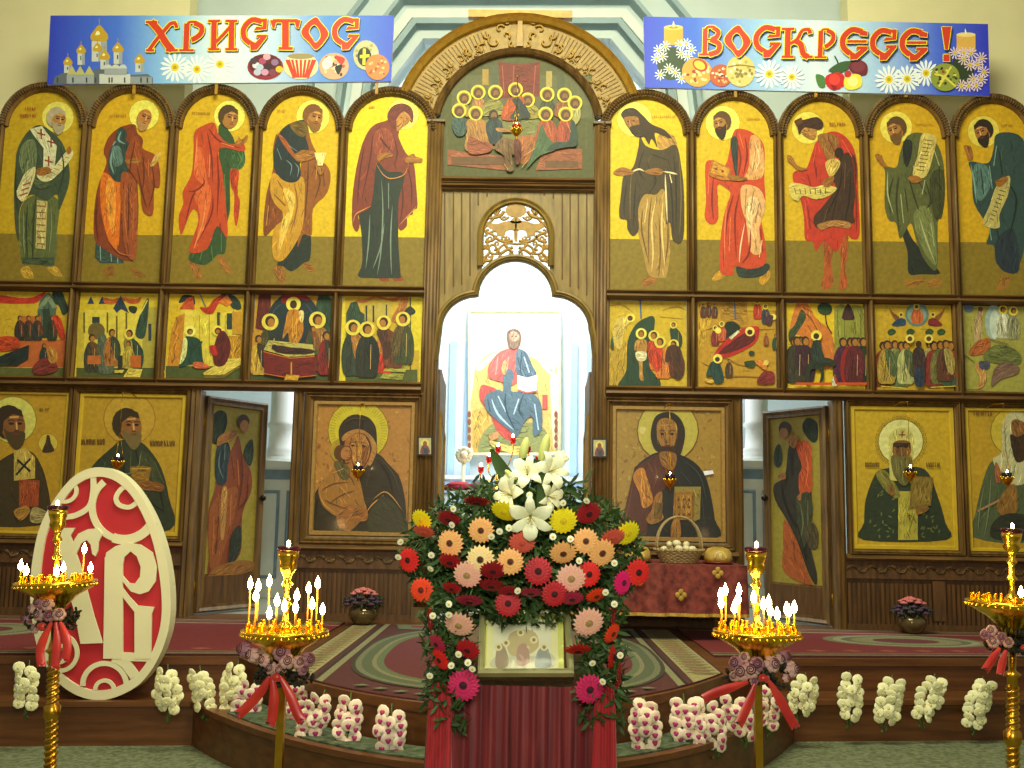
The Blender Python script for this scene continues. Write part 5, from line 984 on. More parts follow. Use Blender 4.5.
def letter(p, ch, x0, y0, x1, y1):
    w, h = x1-x0, y1-y0; s = min(w, h)
    for col, dx, dy, g in (('1c2450', 3.4, 4.2, 2.4), ('f0e020', 0, 0, 3.0), ('cc3a20', 0, 0, 0)):
        for kind, lw, pts in GLY[ch]:
            if kind == 'r':
                o = [(.5, -.02), (.72, .16), (.97, .45), (.92, .66), (.55, 1.02), (.3, .8), (.03, .55), (.08, .3)]; i = [(.46, .22), (.6, .3), (.7, .5), (.68, .66), (.52, .8), (.4, .66), (.28, .48), (.32, .32)]
                N = 32; O = spl(o, 4); I = spl(i, 4); gx_ = g/w; ctr = (.5, .5)
                def sc_(q, k): 
                    dx_, dy_ = q[0]-.5, q[1]-.5; L_ = math.hypot(dx_*w, dy_*h); f_ = (L_+k)/L_; return (x0+dx+(.5+dx_*f_)*w, y0+dy+(.5+dy_*f_)*h)
                vs_ = [p.P(*sc_(q, g)) for q in O]+[p.P(*sc_(q, -g)) for q in I]
                p.m.add(vs_, [(k, (k+1) % N, N+(k+1) % N, N+k) for k in range(N)], 0, lin(col)); p.k += 1
                continue
            P_ = [(x0+dx+pts[k]*w, y0+dy+pts[k+1]*h) for k in range(0, len(pts), 2)]
            if kind == 'l':
                if g:   # extend the outline past the stroke ends
                    for e_, f_ in ((0, 1), (-1, -2)):
                        ax, ay = P_[e_]; bx, by = P_[f_]; L_ = math.hypot(ax-bx, ay-by); P_[e_] = (ax+(ax-bx)/L_*g, ay+(ay-by)/L_*g)
                p.l(col, lw*s*.92+2*g, *[v for q in P_ for v in q], n=4)
            else:
                if g:
                    cx = sum(q[0] for q in P_)/len(P_); cy = sum(q[1] for q in P_)/len(P_)
                    P_.append(P_[0]); p.l(col, 2*g, *[v for q in P_ for v in q], sm=False); P_.pop()
                p.raw(P_, col)
def banner(corners, crop, lab, draw, bgs):
    z = [A(*c, -.10) for c in corners]  # tl tr br bl
    o_ = MB(); o_.prism(z, (0, .03, 0), 0); t = thing('banner', lab, 'banner', tuple((z[2]+z[3])/2+Vector((0, .015, 0))))
    o_.build('backing_board', mat('white_banner_board', 'c8c8c0', .6), t)
    p = Paint(*crop, plane=bplane())
    # printed blue to white ground, as narrow bands of print
    n = 160
    for k in range(n):
        u0, u1 = k/n, (k+1)/n; uc = (u0+u1)/2
        for a_, b_ in zip(bgs[:-1], bgs[1:]):
            if a_[0] <= uc <= b_[0]: f_ = (uc-a_[0])/(b_[0]-a_[0]); c = tuple(lin(a_[1])[j]*(1-f_)+lin(b_[1])[j]*f_ for j in range(3))
        q = [z[0].lerp(z[1], u0), z[0].lerp(z[1], u1), z[3].lerp(z[2], u1), z[3].lerp(z[2], u0)]
        p.m.add([v+Vector((0, -.0003, 0)) for v in q], [(0, 1, 2, 3)], 0, c)
    p.k = 12; draw(p); p.build('printed_face', PMb, t)
    for px in (corners[3][0]+ (135-47 if corners[3][0] < 300 else 90), corners[3][0]+170, corners[3][0]+(330 if corners[3][0] < 300 else 260)):
        c = A(px, corners[3][1]+2, -.06); MB().box((c.x-.015, -.085, c.z-.09), (c.x+.015, -.065, c.z+.12)).build('mounting_strip', woodgd, t)
def church(p):
    p.at(14, 14, 5.505)
    g, gd, gl = '98a0a4', '5e666c', 'c4c8c0'
    p.f(gd, 215, 385, 225, 345, 270, 325, 420, 315, 560, 270, 600, 285, 635, 335, 735, 330, 765, 350, 765, 385, sm=False)
    p.r(g, 290, 335, 440, 383).r(gl, 470, 330, 640, 384).r('8c9498', 640, 345, 760, 384)
    def tower(x, y0, y1, w, dr):
        p.r(gl, x-w, y0, x+w, y1).r(g, x+w*.2, y0, x+w, y1).r('3c4450', x-w*.25, y0+(y1-y0)*.25, x+w*.05, y0+(y1-y0)*.6)
        p.f('c09a28', x-dr*.8, y0, x-dr*1.05, y0-dr*.6, x-dr*.7, y0-dr*1.15, x, y0-dr*1.9, x+dr*.7, y0-dr*1.15, x+dr*1.05, y0-dr*.6, x+dr*.8, y0).f('ece9a8', x-dr*.5, y0-dr*.7, x-dr*.2, y0-dr*1.2, x+dr*.1, y0-dr*.8).l('a8904a', 2.4, x, y0-dr*1.7, x, y0-dr*2.7, sm=False).l('a8904a', 2, x-5, y0-dr*2.35, x+5, y0-dr*2.35, sm=False)
    tower(470, 148, 262, 42, 46); tower(370, 215, 280, 20, 25); tower(297, 280, 325, 21, 24); tower(573, 210, 275, 24, 29); tower(692, 270, 320, 24, 27)
    tower(460, 205, 262, 20, 25); tower(500, 250, 305, 24, 28)
    for x in (320, 365, 415): p.f('b8b470', x-28, 335, x, 285, x+28, 335, sm=False)
    for x in (520, 560, 600): p.e(gl, x, 300, 22).r(g, x-22, 300, x+22, 335)
    for x in (240, 325, 400, 450, 525, 540, 610, 700, 735): p.r('3a4048', x-4, 350, x+4, 378)
def eggb(p, x, y, rx, ry, c, cs, rot=0):
    p.e(c, x, y, rx, ry, rot)
    rr = random.Random(int(x))
    for k in range(26):
        a, q = rr.uniform(0, 6.28), rr.uniform(0, .8); p.e(rr.choice(cs), x+rx*q*cos(a), y+ry*q*sin(a), rx*.13, ry*.1, rr.uniform(0, 180), 6)
def draw1(p):
    church(p)
    p.at(0, 0, 4); daisy(p, 700, 270, 62); daisy(p, 788, 278, 60); daisy(p, 880, 258, 62)
    q = (0, 0, 4); p.at(200, 0, 4)
    p.e('8c2434', 262, 268, 72, 52).e('5c1826', 262, 262, 64, 44)
    for x, y, c in ((225, 262, 'd8d8e0'), (250, 245, 'a8486a'), (275, 268, '3c2430'), (300, 250, '8a6a90'), (318, 278, 'd8b820'), (230, 290, 'b8b8d0'), (260, 290, 'c890b0'), (290, 290, '7a3a50'), (215, 245, '4a3440'), (268, 228, 'd8a0b0'), (240, 270, 'b0c0d8')): p.e(c, x, y, 15, 13)
    p.e('e8d8a0', 404, 265, 70, 53)
    for k in range(9): a = -1.2+2.4*k/8; p.l('c83a24', 9, 404+62*math.sin(a), 240, 404+30*math.sin(a), 312, sm=False)
    p.e('9a8a60', 404, 226, 52, 12); eggb(p, 536, 266, 60, 54, 'c8a080', ['e8dcc0', '8c2a24', '2c2c24', 'b84a34', 'd8c890'])
    p.f('e8e4d0', 490, 250, 520, 225, 530, 260, 500, 280).f('c8342c', 540, 225, 580, 235, 565, 260).f('1e2018', 540, 270, 570, 260, 555, 300)
    eggb(p, 665, 222, 52, 60, 'b8b488', ['e8e0b0', '7a7448', '9c9860']); p.e('20281c', 658, 228, 28, 38).f('d8d020', 652, 196, 664, 196, 662, 262, 650, 260, sm=False).f('d8d020', 640, 222, 678, 218, 678, 230, 640, 234, sm=False)
    eggb(p, 710, 270, 48, 52, 'c8793a', ['e0a060', 'a8501c', 'e8b878'])
    def L(ch, a, b_, oy=0): letter(p, ch, a, oy+82, b_, oy+206)
    p.at(0, 0, 4); L('Х', 585, 712, 2); L('Р', 712, 822, 2); L('И', 832, 950, -2)
    p.at(200, 0, 4); L('С', 158, 272, -5); L('Т', 282, 404, -5); L('О', 406, 516, -8); L('С', 522, 640, -6)
def draw2(p):
    p.at(600, 0, 4)
    p.r('d8a030', 256, 108, 332, 180).e('e8c860', 294, 110, 38, 10).e('b88020', 294, 110, 20, 5).f('f8f0b0', 290, 106, 294, 84, 299, 106)
    p.f('2a4020', 240, 200, 300, 190, 340, 230, 330, 300, 270, 320, 230, 270)
    for x, y in ((235, 200), (262, 185), (225, 235), (250, 225), (345, 175), (320, 180), (365, 200), (325, 215), (350, 225), (240, 300), (300, 290), (325, 315), (275, 275)): daisy(p, x, y, 24, 9)
    eggb(p, 388, 290, 62, 58, 'c89a3a', ['e8d080', '8a5a20', 'f0e8b0', '9c3420'], 30); p.e('b83a20', 400, 262, 32, 24, 30).e('d8c040', 398, 262, 24, 16, 30); eggb(p, 484, 303, 46, 45, 'b8542c', ['e0b070', 'f0e8c8', '7a2c1c']); eggb(p, 562, 285, 58, 64, 'd0c070', ['f0ecc0', '8a7838', 'b0a050']); p.l('8a6a20', 5, 510, 270, 562, 262, 618, 270)
    daisy(p, 676, 298, 62); daisy(p, 766, 310, 54)
    p.at(768, 0, 4)
    p.f('3a5a34', 240, 285, 290, 250, 345, 250, 300, 290).l('3a5a34', 6, 265, 225, 280, 260, 270, 300).f('4a7a3c', 190, 300, 225, 310, 225, 350, 200, 345).f('6c2430', 320, 265, 360, 240, 395, 262, 390, 300, 345, 300).e('7c3440', 360, 268, 28, 22)
    p.f('c82424', 228, 310, 265, 292, 300, 300, 305, 340, 265, 362, 235, 345).e('e04038', 265, 320, 22).f('8c1418', 250, 340, 275, 350, 262, 362).f('e8d84a', 305, 315, 335, 298, 370, 305, 372, 345, 335, 362, 305, 350).e('f4ec90', 338, 328, 20).e('c03028', 318, 298, 14)
    daisy(p, 482, 320, 60); daisy(p, 555, 318, 58); daisy(p, 630, 295, 56)
    p.r('d8a850', 752, 140, 828, 210).e('e8d088', 790, 141, 38, 9).f('f8f0c0', 786, 136, 786, 116, 792, 136)
    p.f('2c3c24', 740, 240, 800, 230, 820, 300, 780, 350, 740, 300)
    for x, y in ((810, 215), (850, 235), (860, 290), (820, 320), (800, 345), (745, 215), (780, 215), (835, 260), (805, 262), (780, 240), (850, 320), (770, 345), (830, 345)): daisy(p, x, y, 27, 10, 'e0c8d8')
    eggb(p, 705, 312, 58, 56, '8a9438', ['d8cc58', '2c3420', '9c3424', '4a5a28']); p.l('d8cc50', 8, 662, 300, 700, 310, 748, 350).l('d8cc50', 8, 680, 350, 705, 310, 730, 270)
    p.at(600, 0, 4); L2 = lambda ch, a, b_, o: letter(p, ch, a, 106+o, b_, 228+o)
    L2('В', 390, 490, 0); L2('О', 495, 602, 2); L2('С', 605, 722, 4); L2('К', 722, 848, 8); L2('Р', 850, 942, 10)
    p.at(768, 0, 4); L2('Е', 278, 398, 13); L2('С', 398, 514, 16); L2('Е', 516, 636, 18); letter(p, '!', 686, 112, 734, 250)
banner([(50.5, 15.5), (394, 15.5), (391, 81.5), (47, 84.5)], (0, 0, 4), 'long blue banner reading ХРИСТОС with a domed cathedral and eggs', draw1, [(0, '2c3ec0'), (.2, '4470d8'), (.36, '8cc0e8'), (.5, 'dce8ec'), (.62, 'c8dcec'), (.8, '5a90dc'), (1, '3450c8')])
banner([(643.5, 16.5), (988, 24), (990, 96), (645, 87.5)], (600, 0, 4), 'long blue banner reading ВОСКРЕСЕ ! with candles and daisies', draw2, [(0, '2c3ec8'), (.15, '3f6cd8'), (.35, '9cc4e8'), (.5, 'd4e0ec'), (.65, 'a8c8e8'), (.85, '4868d8'), (1, '2c34c0')])
# ================================================================ inside the altar
ec = (420, 300, 3.842)
pl = (Vector((0, 5.06, 0)), Vector((0, -1, 0)))
p = Paint(*ec, plane=pl, step=.0001, auto=True)
p.r('c8b878', 182, 40, 545, 600).r('e6dcb4', 192, 52, 535, 590)
p.e('d8c890', 360, 150, 52).e('ece4b8', 360, 150, 48)
p.f('d0b060', 206, 580, 208, 300, 222, 250, 270, 205, 360, 190, 450, 195, 515, 230, 525, 280, 500, 300, 512, 560, 516, 582).f('b8c8a8', 215, 260, 280, 205, 360, 192, 460, 198, 520, 240, 510, 290, 480, 270, 440, 225, 360, 212, 290, 222, 235, 270)
p.f('c8a048', 205, 425, 265, 410, 270, 590, 205, 590, sm=False).f('8a8c50', 225, 560, 260, 490, 320, 470, 460, 480, 500, 560, 450, 595, 250, 595).f('bc4a3c', 230, 380, 235, 330, 260, 330, 300, 350, 330, 420, 360, 540, 300, 510, 270, 440).r('c05040', 470, 365, 490, 420)
p.f('c0584c', 262, 290, 265, 250, 300, 205, 340, 188, 380, 190, 385, 290, 350, 330, 310, 315, 275, 305).f('4c626c', 375, 190, 410, 205, 430, 250, 445, 290, 380, 300, 368, 240).f('50666e', 320, 290, 345, 265, 360, 290, 350, 350, 400, 350, 440, 365, 465, 400, 470, 470, 460, 510, 435, 520, 430, 450, 400, 470, 372, 525, 340, 500, 270, 440, 248, 400, 255, 365, 300, 345, 320, 350)
p.F('a8bcc0', 9, (275, 380, 300, 440, 360, 500), (380, 380, 360, 440), (440, 400, 455, 500), (400, 220, 420, 280), (300, 370, 330, 430)); p.F('2c4048', 7, (330, 350, 330, 420, 370, 510), (400, 360, 380, 420, 400, 460), (260, 380, 270, 430), (390, 200, 385, 280)); p.F('dc8c7c', 7, (300, 220, 290, 290), (340, 220, 335, 270))
p.f('f4efe8', 375, 290, 410, 300, 412, 355, 375, 345, sm=False).f('f4efe8', 412, 300, 452, 288, 448, 348, 412, 355, sm=False).l('c05c50', 6, 375, 346, 412, 358, 450, 350, sm=False); p.F('888', 2, (382, 305, 405, 312), (382, 318, 405, 325), (420, 312, 444, 306), (420, 326, 444, 320)) if False else None
for k in range(4): p.l('b0a8a0', 2, 382, 304+k*10, 405, 310+k*10, sm=False).l('b0a8a0', 2, 420, 311+k*10, 444, 304+k*10, sm=False)
p.f('c09058', 312, 270, 320, 240, 330, 232, 335, 262, 325, 290).f('b88850', 265, 520, 300, 505, 300, 530, 275, 540).f('d0b860', 270, 540, 340, 560, 420, 565, 400, 600, 290, 570)
p.f('6c5040', 335, 160, 335, 125, 360, 112, 385, 125, 388, 160, 375, 185, 345, 185).f('b08868', 345, 150, 345, 130, 360, 122, 378, 132, 380, 155, 370, 180, 352, 178).f('7c6048', 346, 158, 362, 162, 378, 156, 374, 184, 360, 192, 348, 180); p.e('3a2818', 354, 142, 3).e('3a2818', 369, 142, 3)
for y in range(440, 590, 30): p.e('8a4a34', 190, y, 7, 12).e('8a4a34', 522, y, 7, 12)
z = [A(ec[0]+x/ec[2], ec[1]+y/ec[2], 5.08) for x, y in ((182, 600), (545, 600), (545, 38), (182, 38))]
t = thing('enthroned_figure_icon', 'tall pale icon of a man enthroned with open book, on the far wall', 'icon', tuple((z[0]+z[1])/2))
MB().prism(z, (0, .05, 0)).build('panel_board', mat('pale_gesso', 'd8d0b0', .5), t); p.build('painted_panel', PM, t)
b = MB(); b.sweep([v+Vector((0, -.01, 0)) for v in z], [(-.05, 0), (-.05, .04), (-.02, .05), (.0, .02), (.0, 0)], True); b.build('frame', mat('pale_gilt_frame', 'c8c49a', .4), t)
# altar shelf with blue line
c0, c1 = A(430, 478, 4.3), A(600, 478, 4.3)
t = thing('altar_bench', 'pale blue and white panelled bench below the enthroned icon, seen behind the lilies', 'bench', (c0.x+1, 4.6, SOL))
b = MB(); b.box((-2.2, 4.35, SOL), (2.2, 5.0, c0.z)); b.build('bench_body', mat('white_blue_bench', 'dce6ea', .5), t)
MB().box((-2.25, 4.3, c0.z-.01), (2.25, 5.02, c0.z+.05)).build('bench_top', mat('white_bench_top', 'eef2f2', .4), t)
sk = mat('sky_blue_stripe_paint', '9fc0e0'); MB().box((-2.26, 4.29, c0.z-.09), (2.26, 4.35, c0.z-.05)).build('blue_band', sk, t)
for k in range(7):
    x = -2.0+k*.6; b = MB(); b.sweep([(x, 4.35, SOL+.15), (x+.45, 4.35, SOL+.15), (x+.45, 4.35, c0.z-.2), (x, 4.35, c0.z-.2)], [(-.02, 0), (0, .03), (.02, 0)], True); b.build('panel_moulding', sk, t)
# throne table with cloth, candelabrum on it
zt = A(490, 492, 2.2).z
t = thing('holy_table', 'low altar table under white cloth with folded red and purple cloths, deep inside the doorway', 'table', (0, 2.5, SOL))
MB().box((-.62, 2.05, SOL), (.62, 3.0, zt)).build('cloth_covered_body', mat('white_brocade', 'e0e4e4', .8), t); MB().box((-.64, 2.03, zt), (.64, 3.02, zt+.02)).build('table_top', mat('pale_cloth', 'dde4ea', .8), t)
for k, (px, py, c) in enumerate(((452, 488, '8c1c34'), (470, 490, '5a2440'), (458, 494, 'a82438'), (478, 494, '6c3048'))):
    q = A(px, py, 2.15); b = MB(); M_ = Matrix.Rotation(.5*k-.6, 3, 'Z'); b.ball((q.x, 2.3+.12*(k % 2), zt+.05+.03*(k//2)), (.16, .1, .045), 14, 8, rot=M_)
    tag(b.build('folded_cloth', mat('cloth_'+c, c, .85, bump=.3)), 'folded %s cloth in the heap left inside the central doorway, %s' % (('crimson', 'purple', 'bright red', 'mauve')[k], ('at its back left', 'at its back right', 'at its front left', 'at its front right')[k]), 'cloth', 'folded cloths on the altar table')
redg = mat('ruby_glass', 'c0201c', .1, 0, trans=.4); 
t = thing('candelabrum', 'thin branched gold candelabrum with small red glass lamps, behind the white lilies', 'candelabrum', (A(495, 480, 2.4).x, 2.4, zt+.02))
cx_ = A(497, 480, 2.4).x
b = MB(); b.lathe([(.09, zt+.02), (.07, zt+.05), (.015, zt+.08), (.012, zt+.5)], (cx_, 2.4, 0), 14); b.build('stem', gold, t)
for k, (px, py) in enumerate(((481, 469), (489, 459), (498, 449), (513, 440), (528, 449), (538, 459), (546, 469))):
    q = A(px, py, 2.4); b = MB(); b.tube([tuple(v) for v in spl([(cx_, 2.4, zt+.12+.05*min(k, 6-k)), ((cx_+q.x)/2, 2.4, zt+.14+.04*min(k, 6-k)), (q.x, 2.4, q.z-.16), (q.x, 2.4, q.z-.05)], 5, False)], .008, 6); b.build('branch', gold, t)
    b = MB(); b.lathe([(.015, q.z-.06), (.035, q.z-.03), (.038, q.z+.03), (.03, q.z+.035)], (q.x, 2.4, 0), 12); lamp = b.build('lamp_glass', redg, t)
    if k < 4: b = MB(); b.ball((q.x, 2.4, q.z+.05), (.014, .014, .03), 8, 6); b.build('flame', flame, lamp)
for px, lab in ((464, 'left'),):
    q0, q1 = A(px, 455, 2.6), A(px, 490, 2.6); t = thing('altar_candlestick', 'tall pale candlestick topped by a round white rosette, at the left inside the doorway', 'candlestick', (q0.x, 2.6, zt+.02))
    MB().lathe([(.07, zt+.02), (.06, zt+.05), (.022, zt+.08), (.02, q0.z-.03)], (q0.x, 2.6, 0), 12).build('stem', mat('ivory_wax', 'e0dcb8', .5), t)
    b = MB()
    for k in range(14): a = 2*pi*k/14; b.ball((q0.x+.075*cos(a), 2.59, q0.z+.075*sin(a)), (.035, .015, .035), 6, 5)
    b.ball((q0.x, 2.58, q0.z), (.05, .03, .05), 10, 6); b.build('rosette', mat('white_rosette', 'e8e8d0', .7), t)
# ================================================================ carpets on the solea
def carpet(name, lab, outline, draw, z=SOL):
    n = Vector((0, 0, 1)); zz = z+.012
    b = MB(); b.prism([(x, y, z+.001) for x, y in outline], (0, 0, .010), 0, lin('4a1a1a'))
    p = Paint(0, 0, 1, (Vector((0, 0, zz)), n), step=.00005)
    def W_(pts, c): p.m.poly([(x, y, zz+.00005*p.k) for x, y in pts], 0, lin(c)); p.k += 1
    draw(W_, p); b.merge(p.m); o = b.build(name, PMc); return tag(o, lab, 'carpet')
def edge_y(x):   # front edge of the upper platform
    t = x/1.9; return -2.38+.12*x*t*t-1.9*(1-t*t) if abs(t) < 1 else -2.38+.12*x
def band(x0, x1, y1, n=10, inset=.03): return [(x0+(x1-x0)*k/n, edge_y(x0+(x1-x0)*k/n)+inset) for k in range(n+1)]+[(x1, y1), (x0, y1)]
def d_c(W_, p):
    X0, X1, YB = -1.46, 1.50, -.42
    W_(band(X0, X1, YB, 40), '4a1c1a')
    for s in (-1, 1):
        a, b_ = (X0+.02, X0+.23) if s < 0 else (X1-.27, X1-.02)
        W_(band(a, b_, YB-.03), '948a5c')
        y = YB-.1
        while y > edge_y((a+b_)/2)+.12: W_([(a+.02, y), (b_-.02, y), (b_-.02, y-.035), (a+.02, y-.035)], '6e6440'); W_([(a+.05, y-.06), (b_-.05, y-.06), (b_-.07, y-.085), (a+.07, y-.085)], '7c3a2c'); y -= .13
        c = b_+.05 if s < 0 else a-.05; W_(band(c-.008, c+.008, YB-.03), '2a2c1c'); c = b_+.10 if s < 0 else a-.10; W_(band(c-.025, c+.025, YB-.03), '7c7a56')
    W_([(-1.05, YB-.04), (1.12, YB-.04), (1.05, YB-.42), (-.98, YB-.42)], '586044')
    W_([(-.9, YB-.12), (1.0, YB-.12), (.98, YB-.3), (-.88, YB-.3)], '6e2820')
    def ov(rx, ry, c, cy=-2.25, cx=.03, pw=2.7, n=56):
        pts = []
        for k in range(n):
            t = 2*pi*k/n; pts.append((cx+rx*math.copysign(abs(cos(t))**(2/pw), cos(t)), cy+ry*math.copysign(abs(sin(t))**(2/pw), sin(t))))
        W_([(x, max(y, edge_y(x)+.05)) for x, y in pts], c)
    ov(1.12, 1.66, '34301e'); ov(1.09, 1.62, '66664a'); ov(1.05, 1.57, '4c5438'); ov(.98, 1.48, '767050'); ov(.95, 1.44, '56603e'); ov(.90, 1.38, '5c1c1e')
    for k in range(26):
        a = 2*pi*k/26; x, y = .03+.9*cos(a), -2.25+1.4*sin(a)
    ov(.42, .7, '6c6a48', -2.1); ov(.36, .6, '702224', -2.1); ov(.2, .35, '8a7a58', -2.1)
    rr = random.Random(5)
    for k in range(160):
        x, y = rr.uniform(-.65, .7), rr.uniform(-3.2, -1.2); c = rr.choice(['7a2c26', '3a2a20', '6a3028', '4a1418'])
        if y > edge_y(x)+.5 and ((x-.03)/.7)**2+((y+2.25)/1.15)**2 < 1: r_ = rr.uniform(.015, .04); W_([(x+r_, y), (x, y+r_*1.6), (x-r_, y), (x, y-r_*1.6)], c)
    for s in (-1, 1):
        for k in range(5): x = s*(.35+.13*k)+.03; y = edge_y(x)+.10; W_([(x-.05, y+.02), (x, y), (x+.05, y+.03), (x, y+.07)], '5c6848')
carpet('medallion_carpet', 'large dark red oval medallion carpet on the rounded platform before the doorway', band(-1.46, 1.50, -.42, 40, .025), d_c)
def d_side(x0, x1, y0, y1, med):
    def d(W_, p):
        W_([(x0, y0), (x1, y0+.12*(x1-x0)), (x1, y1), (x0, y1)], '6e1c20')
        f_ = lambda x: y0+.12*(x-x0)
        for off, w, c in ((.0, .10, '3c3222'), (.04, .03, '8a8460'), (.14, .03, '6a684c')):
            W_([(x0, f_(x0)+off), (x1, f_(x1)+off), (x1, f_(x1)+off+w), (x0, f_(x0)+off+w)], c)
            W_([(x0, y1-off-w), (x1, y1-off-w), (x1, y1-off), (x0, y1-off)], c)
        W_([(x0, y1-.33), (x1, y1-.33), (x1, y1-.28), (x0, y1-.28)], '8a8668')
        rr = random.Random(int(x0*10)); x = x0+.3
        while x < x1-.2: W_([(x, f_(x)+.24), (x+.09, f_(x)+.3), (x, f_(x)+.36), (x-.09, f_(x)+.3)], '8a4a38'); x += .3
        for cx, cy, rx, ry in med:
            for q, c in ((1, '6e6c4c'), (.88, '8a8868'), (.78, '5c5a44'), (.66, '787450'), (.4, '5a2424')):
                W_([(cx+rx*q*cos(2*pi*k/40), cy+ry*q*sin(2*pi*k/40)) for k in range(40)], c)
    return d
carpet('runner_carpet', 'long red runner carpet with grey borders along the left side of the platform', [(-5.6, -2.98), (-1.56, -2.50), (-1.56, -.30), (-5.6, -.30)], d_side(-5.6, -1.56, -2.98, -.30, [(-4.4, -1.4, .5, .5)]))
carpet('runner_carpet', 'long red runner carpet with an oval grey medallion along the right side of the platform', [(1.60, -2.12), (5.6, -1.66), (5.6, -.12), (1.60, -.12)], d_side(1.6, 5.6, -2.12, -.12, [(3.5, -.95, .72, .42)]))
# green carpet on the lower rounded step
def lower(x): t = x/2.1; return -2.75+.12*x*t*t-1.85*(1-t*t)
b = MB(); xs_ = [-1.75+3.5*k/40 for k in range(41)]
def lin_in(x): return edge_y(x)-.03 if abs(x) < 1.75 else -2.6
pts = [(x, lower(x)+.05, ST+.001) for x in xs_]+[(x, edge_y(x)-.035, ST+.001) for x in xs_[::-1]]
b.prism(pts, (0, 0, .01)); tag(b.build('step_carpet', mat('dark_green_floral_carpet', '2c3a2a', .95, 0, .4, 22, c2='5c6a4c')), 'narrow dark green patterned carpet on the lower rounded step behind the orchids', 'carpet')
# ---------------------------------------------------------------- vases with flowers on the solea
def bowl_of_flowers(px, py, lab, Yv, cols):
    g = A(px, py, Yv); z0 = SOL+.012; x, y = g.x, Yv
    t = thing('flower_bowl', lab, 'flower bowl', (x, y, z0))
    MB().lathe([(.06, z0), (.10, z0+.03), (.135, z0+.09), (.13, z0+.14), (.10, z0+.17), (.09, z0+.17), (.11, z0+.12)], (x, y, 0), 20).build('bowl', mat('bronze_glass_bowl', '6a5a3c', .15, .5), t)
    rr = random.Random(int(px)); b = MB()
    for k in range(90):
        a, u = rr.uniform(0, 6.28), rr.uniform(0, 1); r = .19*sqrt(u); q = Vector((x+r*cos(a), y+r*sin(a)*.8, z0+.2+rr.uniform(-.05, .1)*(1-u*.5)))
        M_ = Matrix.Rotation(a, 3, 'Z') @ Matrix.Rotation(rr.uniform(.2, 1.4), 3, 'Y'); b.ball(q, (.03, .014, .006), 6, 3, rot=M_)
    b.build('leaves', mat('dark_leaf', '283420', .6), t)
    for k in range(34):
        a = 2.4*k; u = sqrt(k/34); q = Vector((x+.17*u*cos(a), y+.15*u*sin(a), z0+.33-.12*u*u)); c = cols[0] if u < .62 else cols[1]
        if u > .62: q.z -= .02
        b = MB(); b.ball(q, (.018, .018, .016), 8, 5)
        for j in range(6): e_ = 2*pi*j/6+k; b.ball(q+Vector((.02*cos(e_), .02*sin(e_), -.002)), (.016, .016, .011), 6, 4)
        b.build('blossom', c, t)
pinkm = mat('salmon_petals', 'c87070', .7, 0, .2, 20); purm = mat('purple_petals', '4a3050', .7, 0, .3, 20)
bowl_of_flowers(363, 618, 'small glass bowl of pink and purple flowers on the platform, left of the central doorway', -.5, (pinkm, purm))
bowl_of_flowers(912, 626, 'small dark bowl of pink and purple flowers on the platform, right of the door jamb', -.35, (pinkm, purm))
# ---------------------------------------------------------------- table with brocade cloth
Yf = -1.25; z_t = A(680, 569, Yf).z; xl0, xr0 = A(574, 590, Yf).x, A(747, 590, Yf).x; zlo = A(680, 613, Yf).z; Ybk = -.22
zt_ = A(690, 563.5, -1.0).z; z_t = zt_
tx, ty = (xl0+xr0)/2, (Yf+Ybk)/2
t = thing('side_table', 'low table with thin brown legs under a red brocade cloth, right of the doorway', 'table', (tx, ty, SOL+.012))
MB().box((xl0+.04, Yf+.04, z_t-.05), (xr0-.04, Ybk-.04, z_t-.012)).build('table_board', woodlo, t)
for sx in (xl0+.1, xr0-.1):
    for sy in (Yf+.1, Ybk-.1): MB().lathe([(.018, SOL+.012), (.022, SOL+.1), (.018, SOL+.14), (.025, z_t-.05)], (sx, sy, 0), 10).build('leg', mat('tan_table_leg', '7a6238', .5), t)
b = MB(); b.box((xl0, Yf, z_t-.012), (xr0, Ybk, z_t))
ring = []; n = 160
per = [(xl0, Ybk), (xl0, Yf), (xr0, Yf), (xr0, Ybk)]
def along(t_):
    L_ = [(Ybk-Yf), (xr0-xl0), (Ybk-Yf)]; s_ = t_*sum(L_)
    for (a_, b_), l_ in zip(zip(per[:-1], per[1:]), L_):
        if s_ <= l_+1e-9: f_ = s_/l_; return (a_[0]+(b_[0]-a_[0])*f_, a_[1]+(b_[1]-a_[1])*f_), (b_[0]-a_[0], b_[1]-a_[1])
        s_ -= l_
    return per[-1], (0, 1)
rows = 6; vs_ = []
for j in range(rows+1):
    for k in range(n+1):
        (x, y), (dx, dy) = along(k/n); L_ = math.hypot(dx, dy); nx, ny = -dy/L_*-1, dx/L_*-1; nx, ny = (dy/L_*1, -dx/L_*1)
        w = .018*sin(k*.42)+.010*sin(k*1.1+1)
        f_ = j/rows; zz = z_t-(z_t-zlo)*f_; vs_.append((x+nx*(.006+w*f_+.02*f_), y+ny*(.006+w*f_+.02*f_), zz))
b.add(vs_, [(j*(n+1)+k, j*(n+1)+k+1, (j+1)*(n+1)+k+1, (j+1)*(n+1)+k) for j in range(rows) for k in range(n)], 0, (1, 1, 1), True)
brc = mat('red_brocade', '5e1a18', .8, 0, .4, 16, bump=.3, c2='8c3c30')
cl = b.build('brocade_tablecloth', brc); tag(cl, 'dark red brocade cloth with gold crosses and gold hem, draped over the low table', 'tablecloth')
b = MB(); K = rows*(n+1); b.add([Vector(v)+Vector((0, -.004, .0)) for v in vs_[K:]]+[Vector(v)+Vector((0, -.006, -.028)) for v in vs_[K:]], [(k, k+1, n+2+k, n+1+k) for k in range(n)], 0); b.build('gold_hem', mat('gold_braid', 'b08c34', .6, 0, .3, 40), cl)
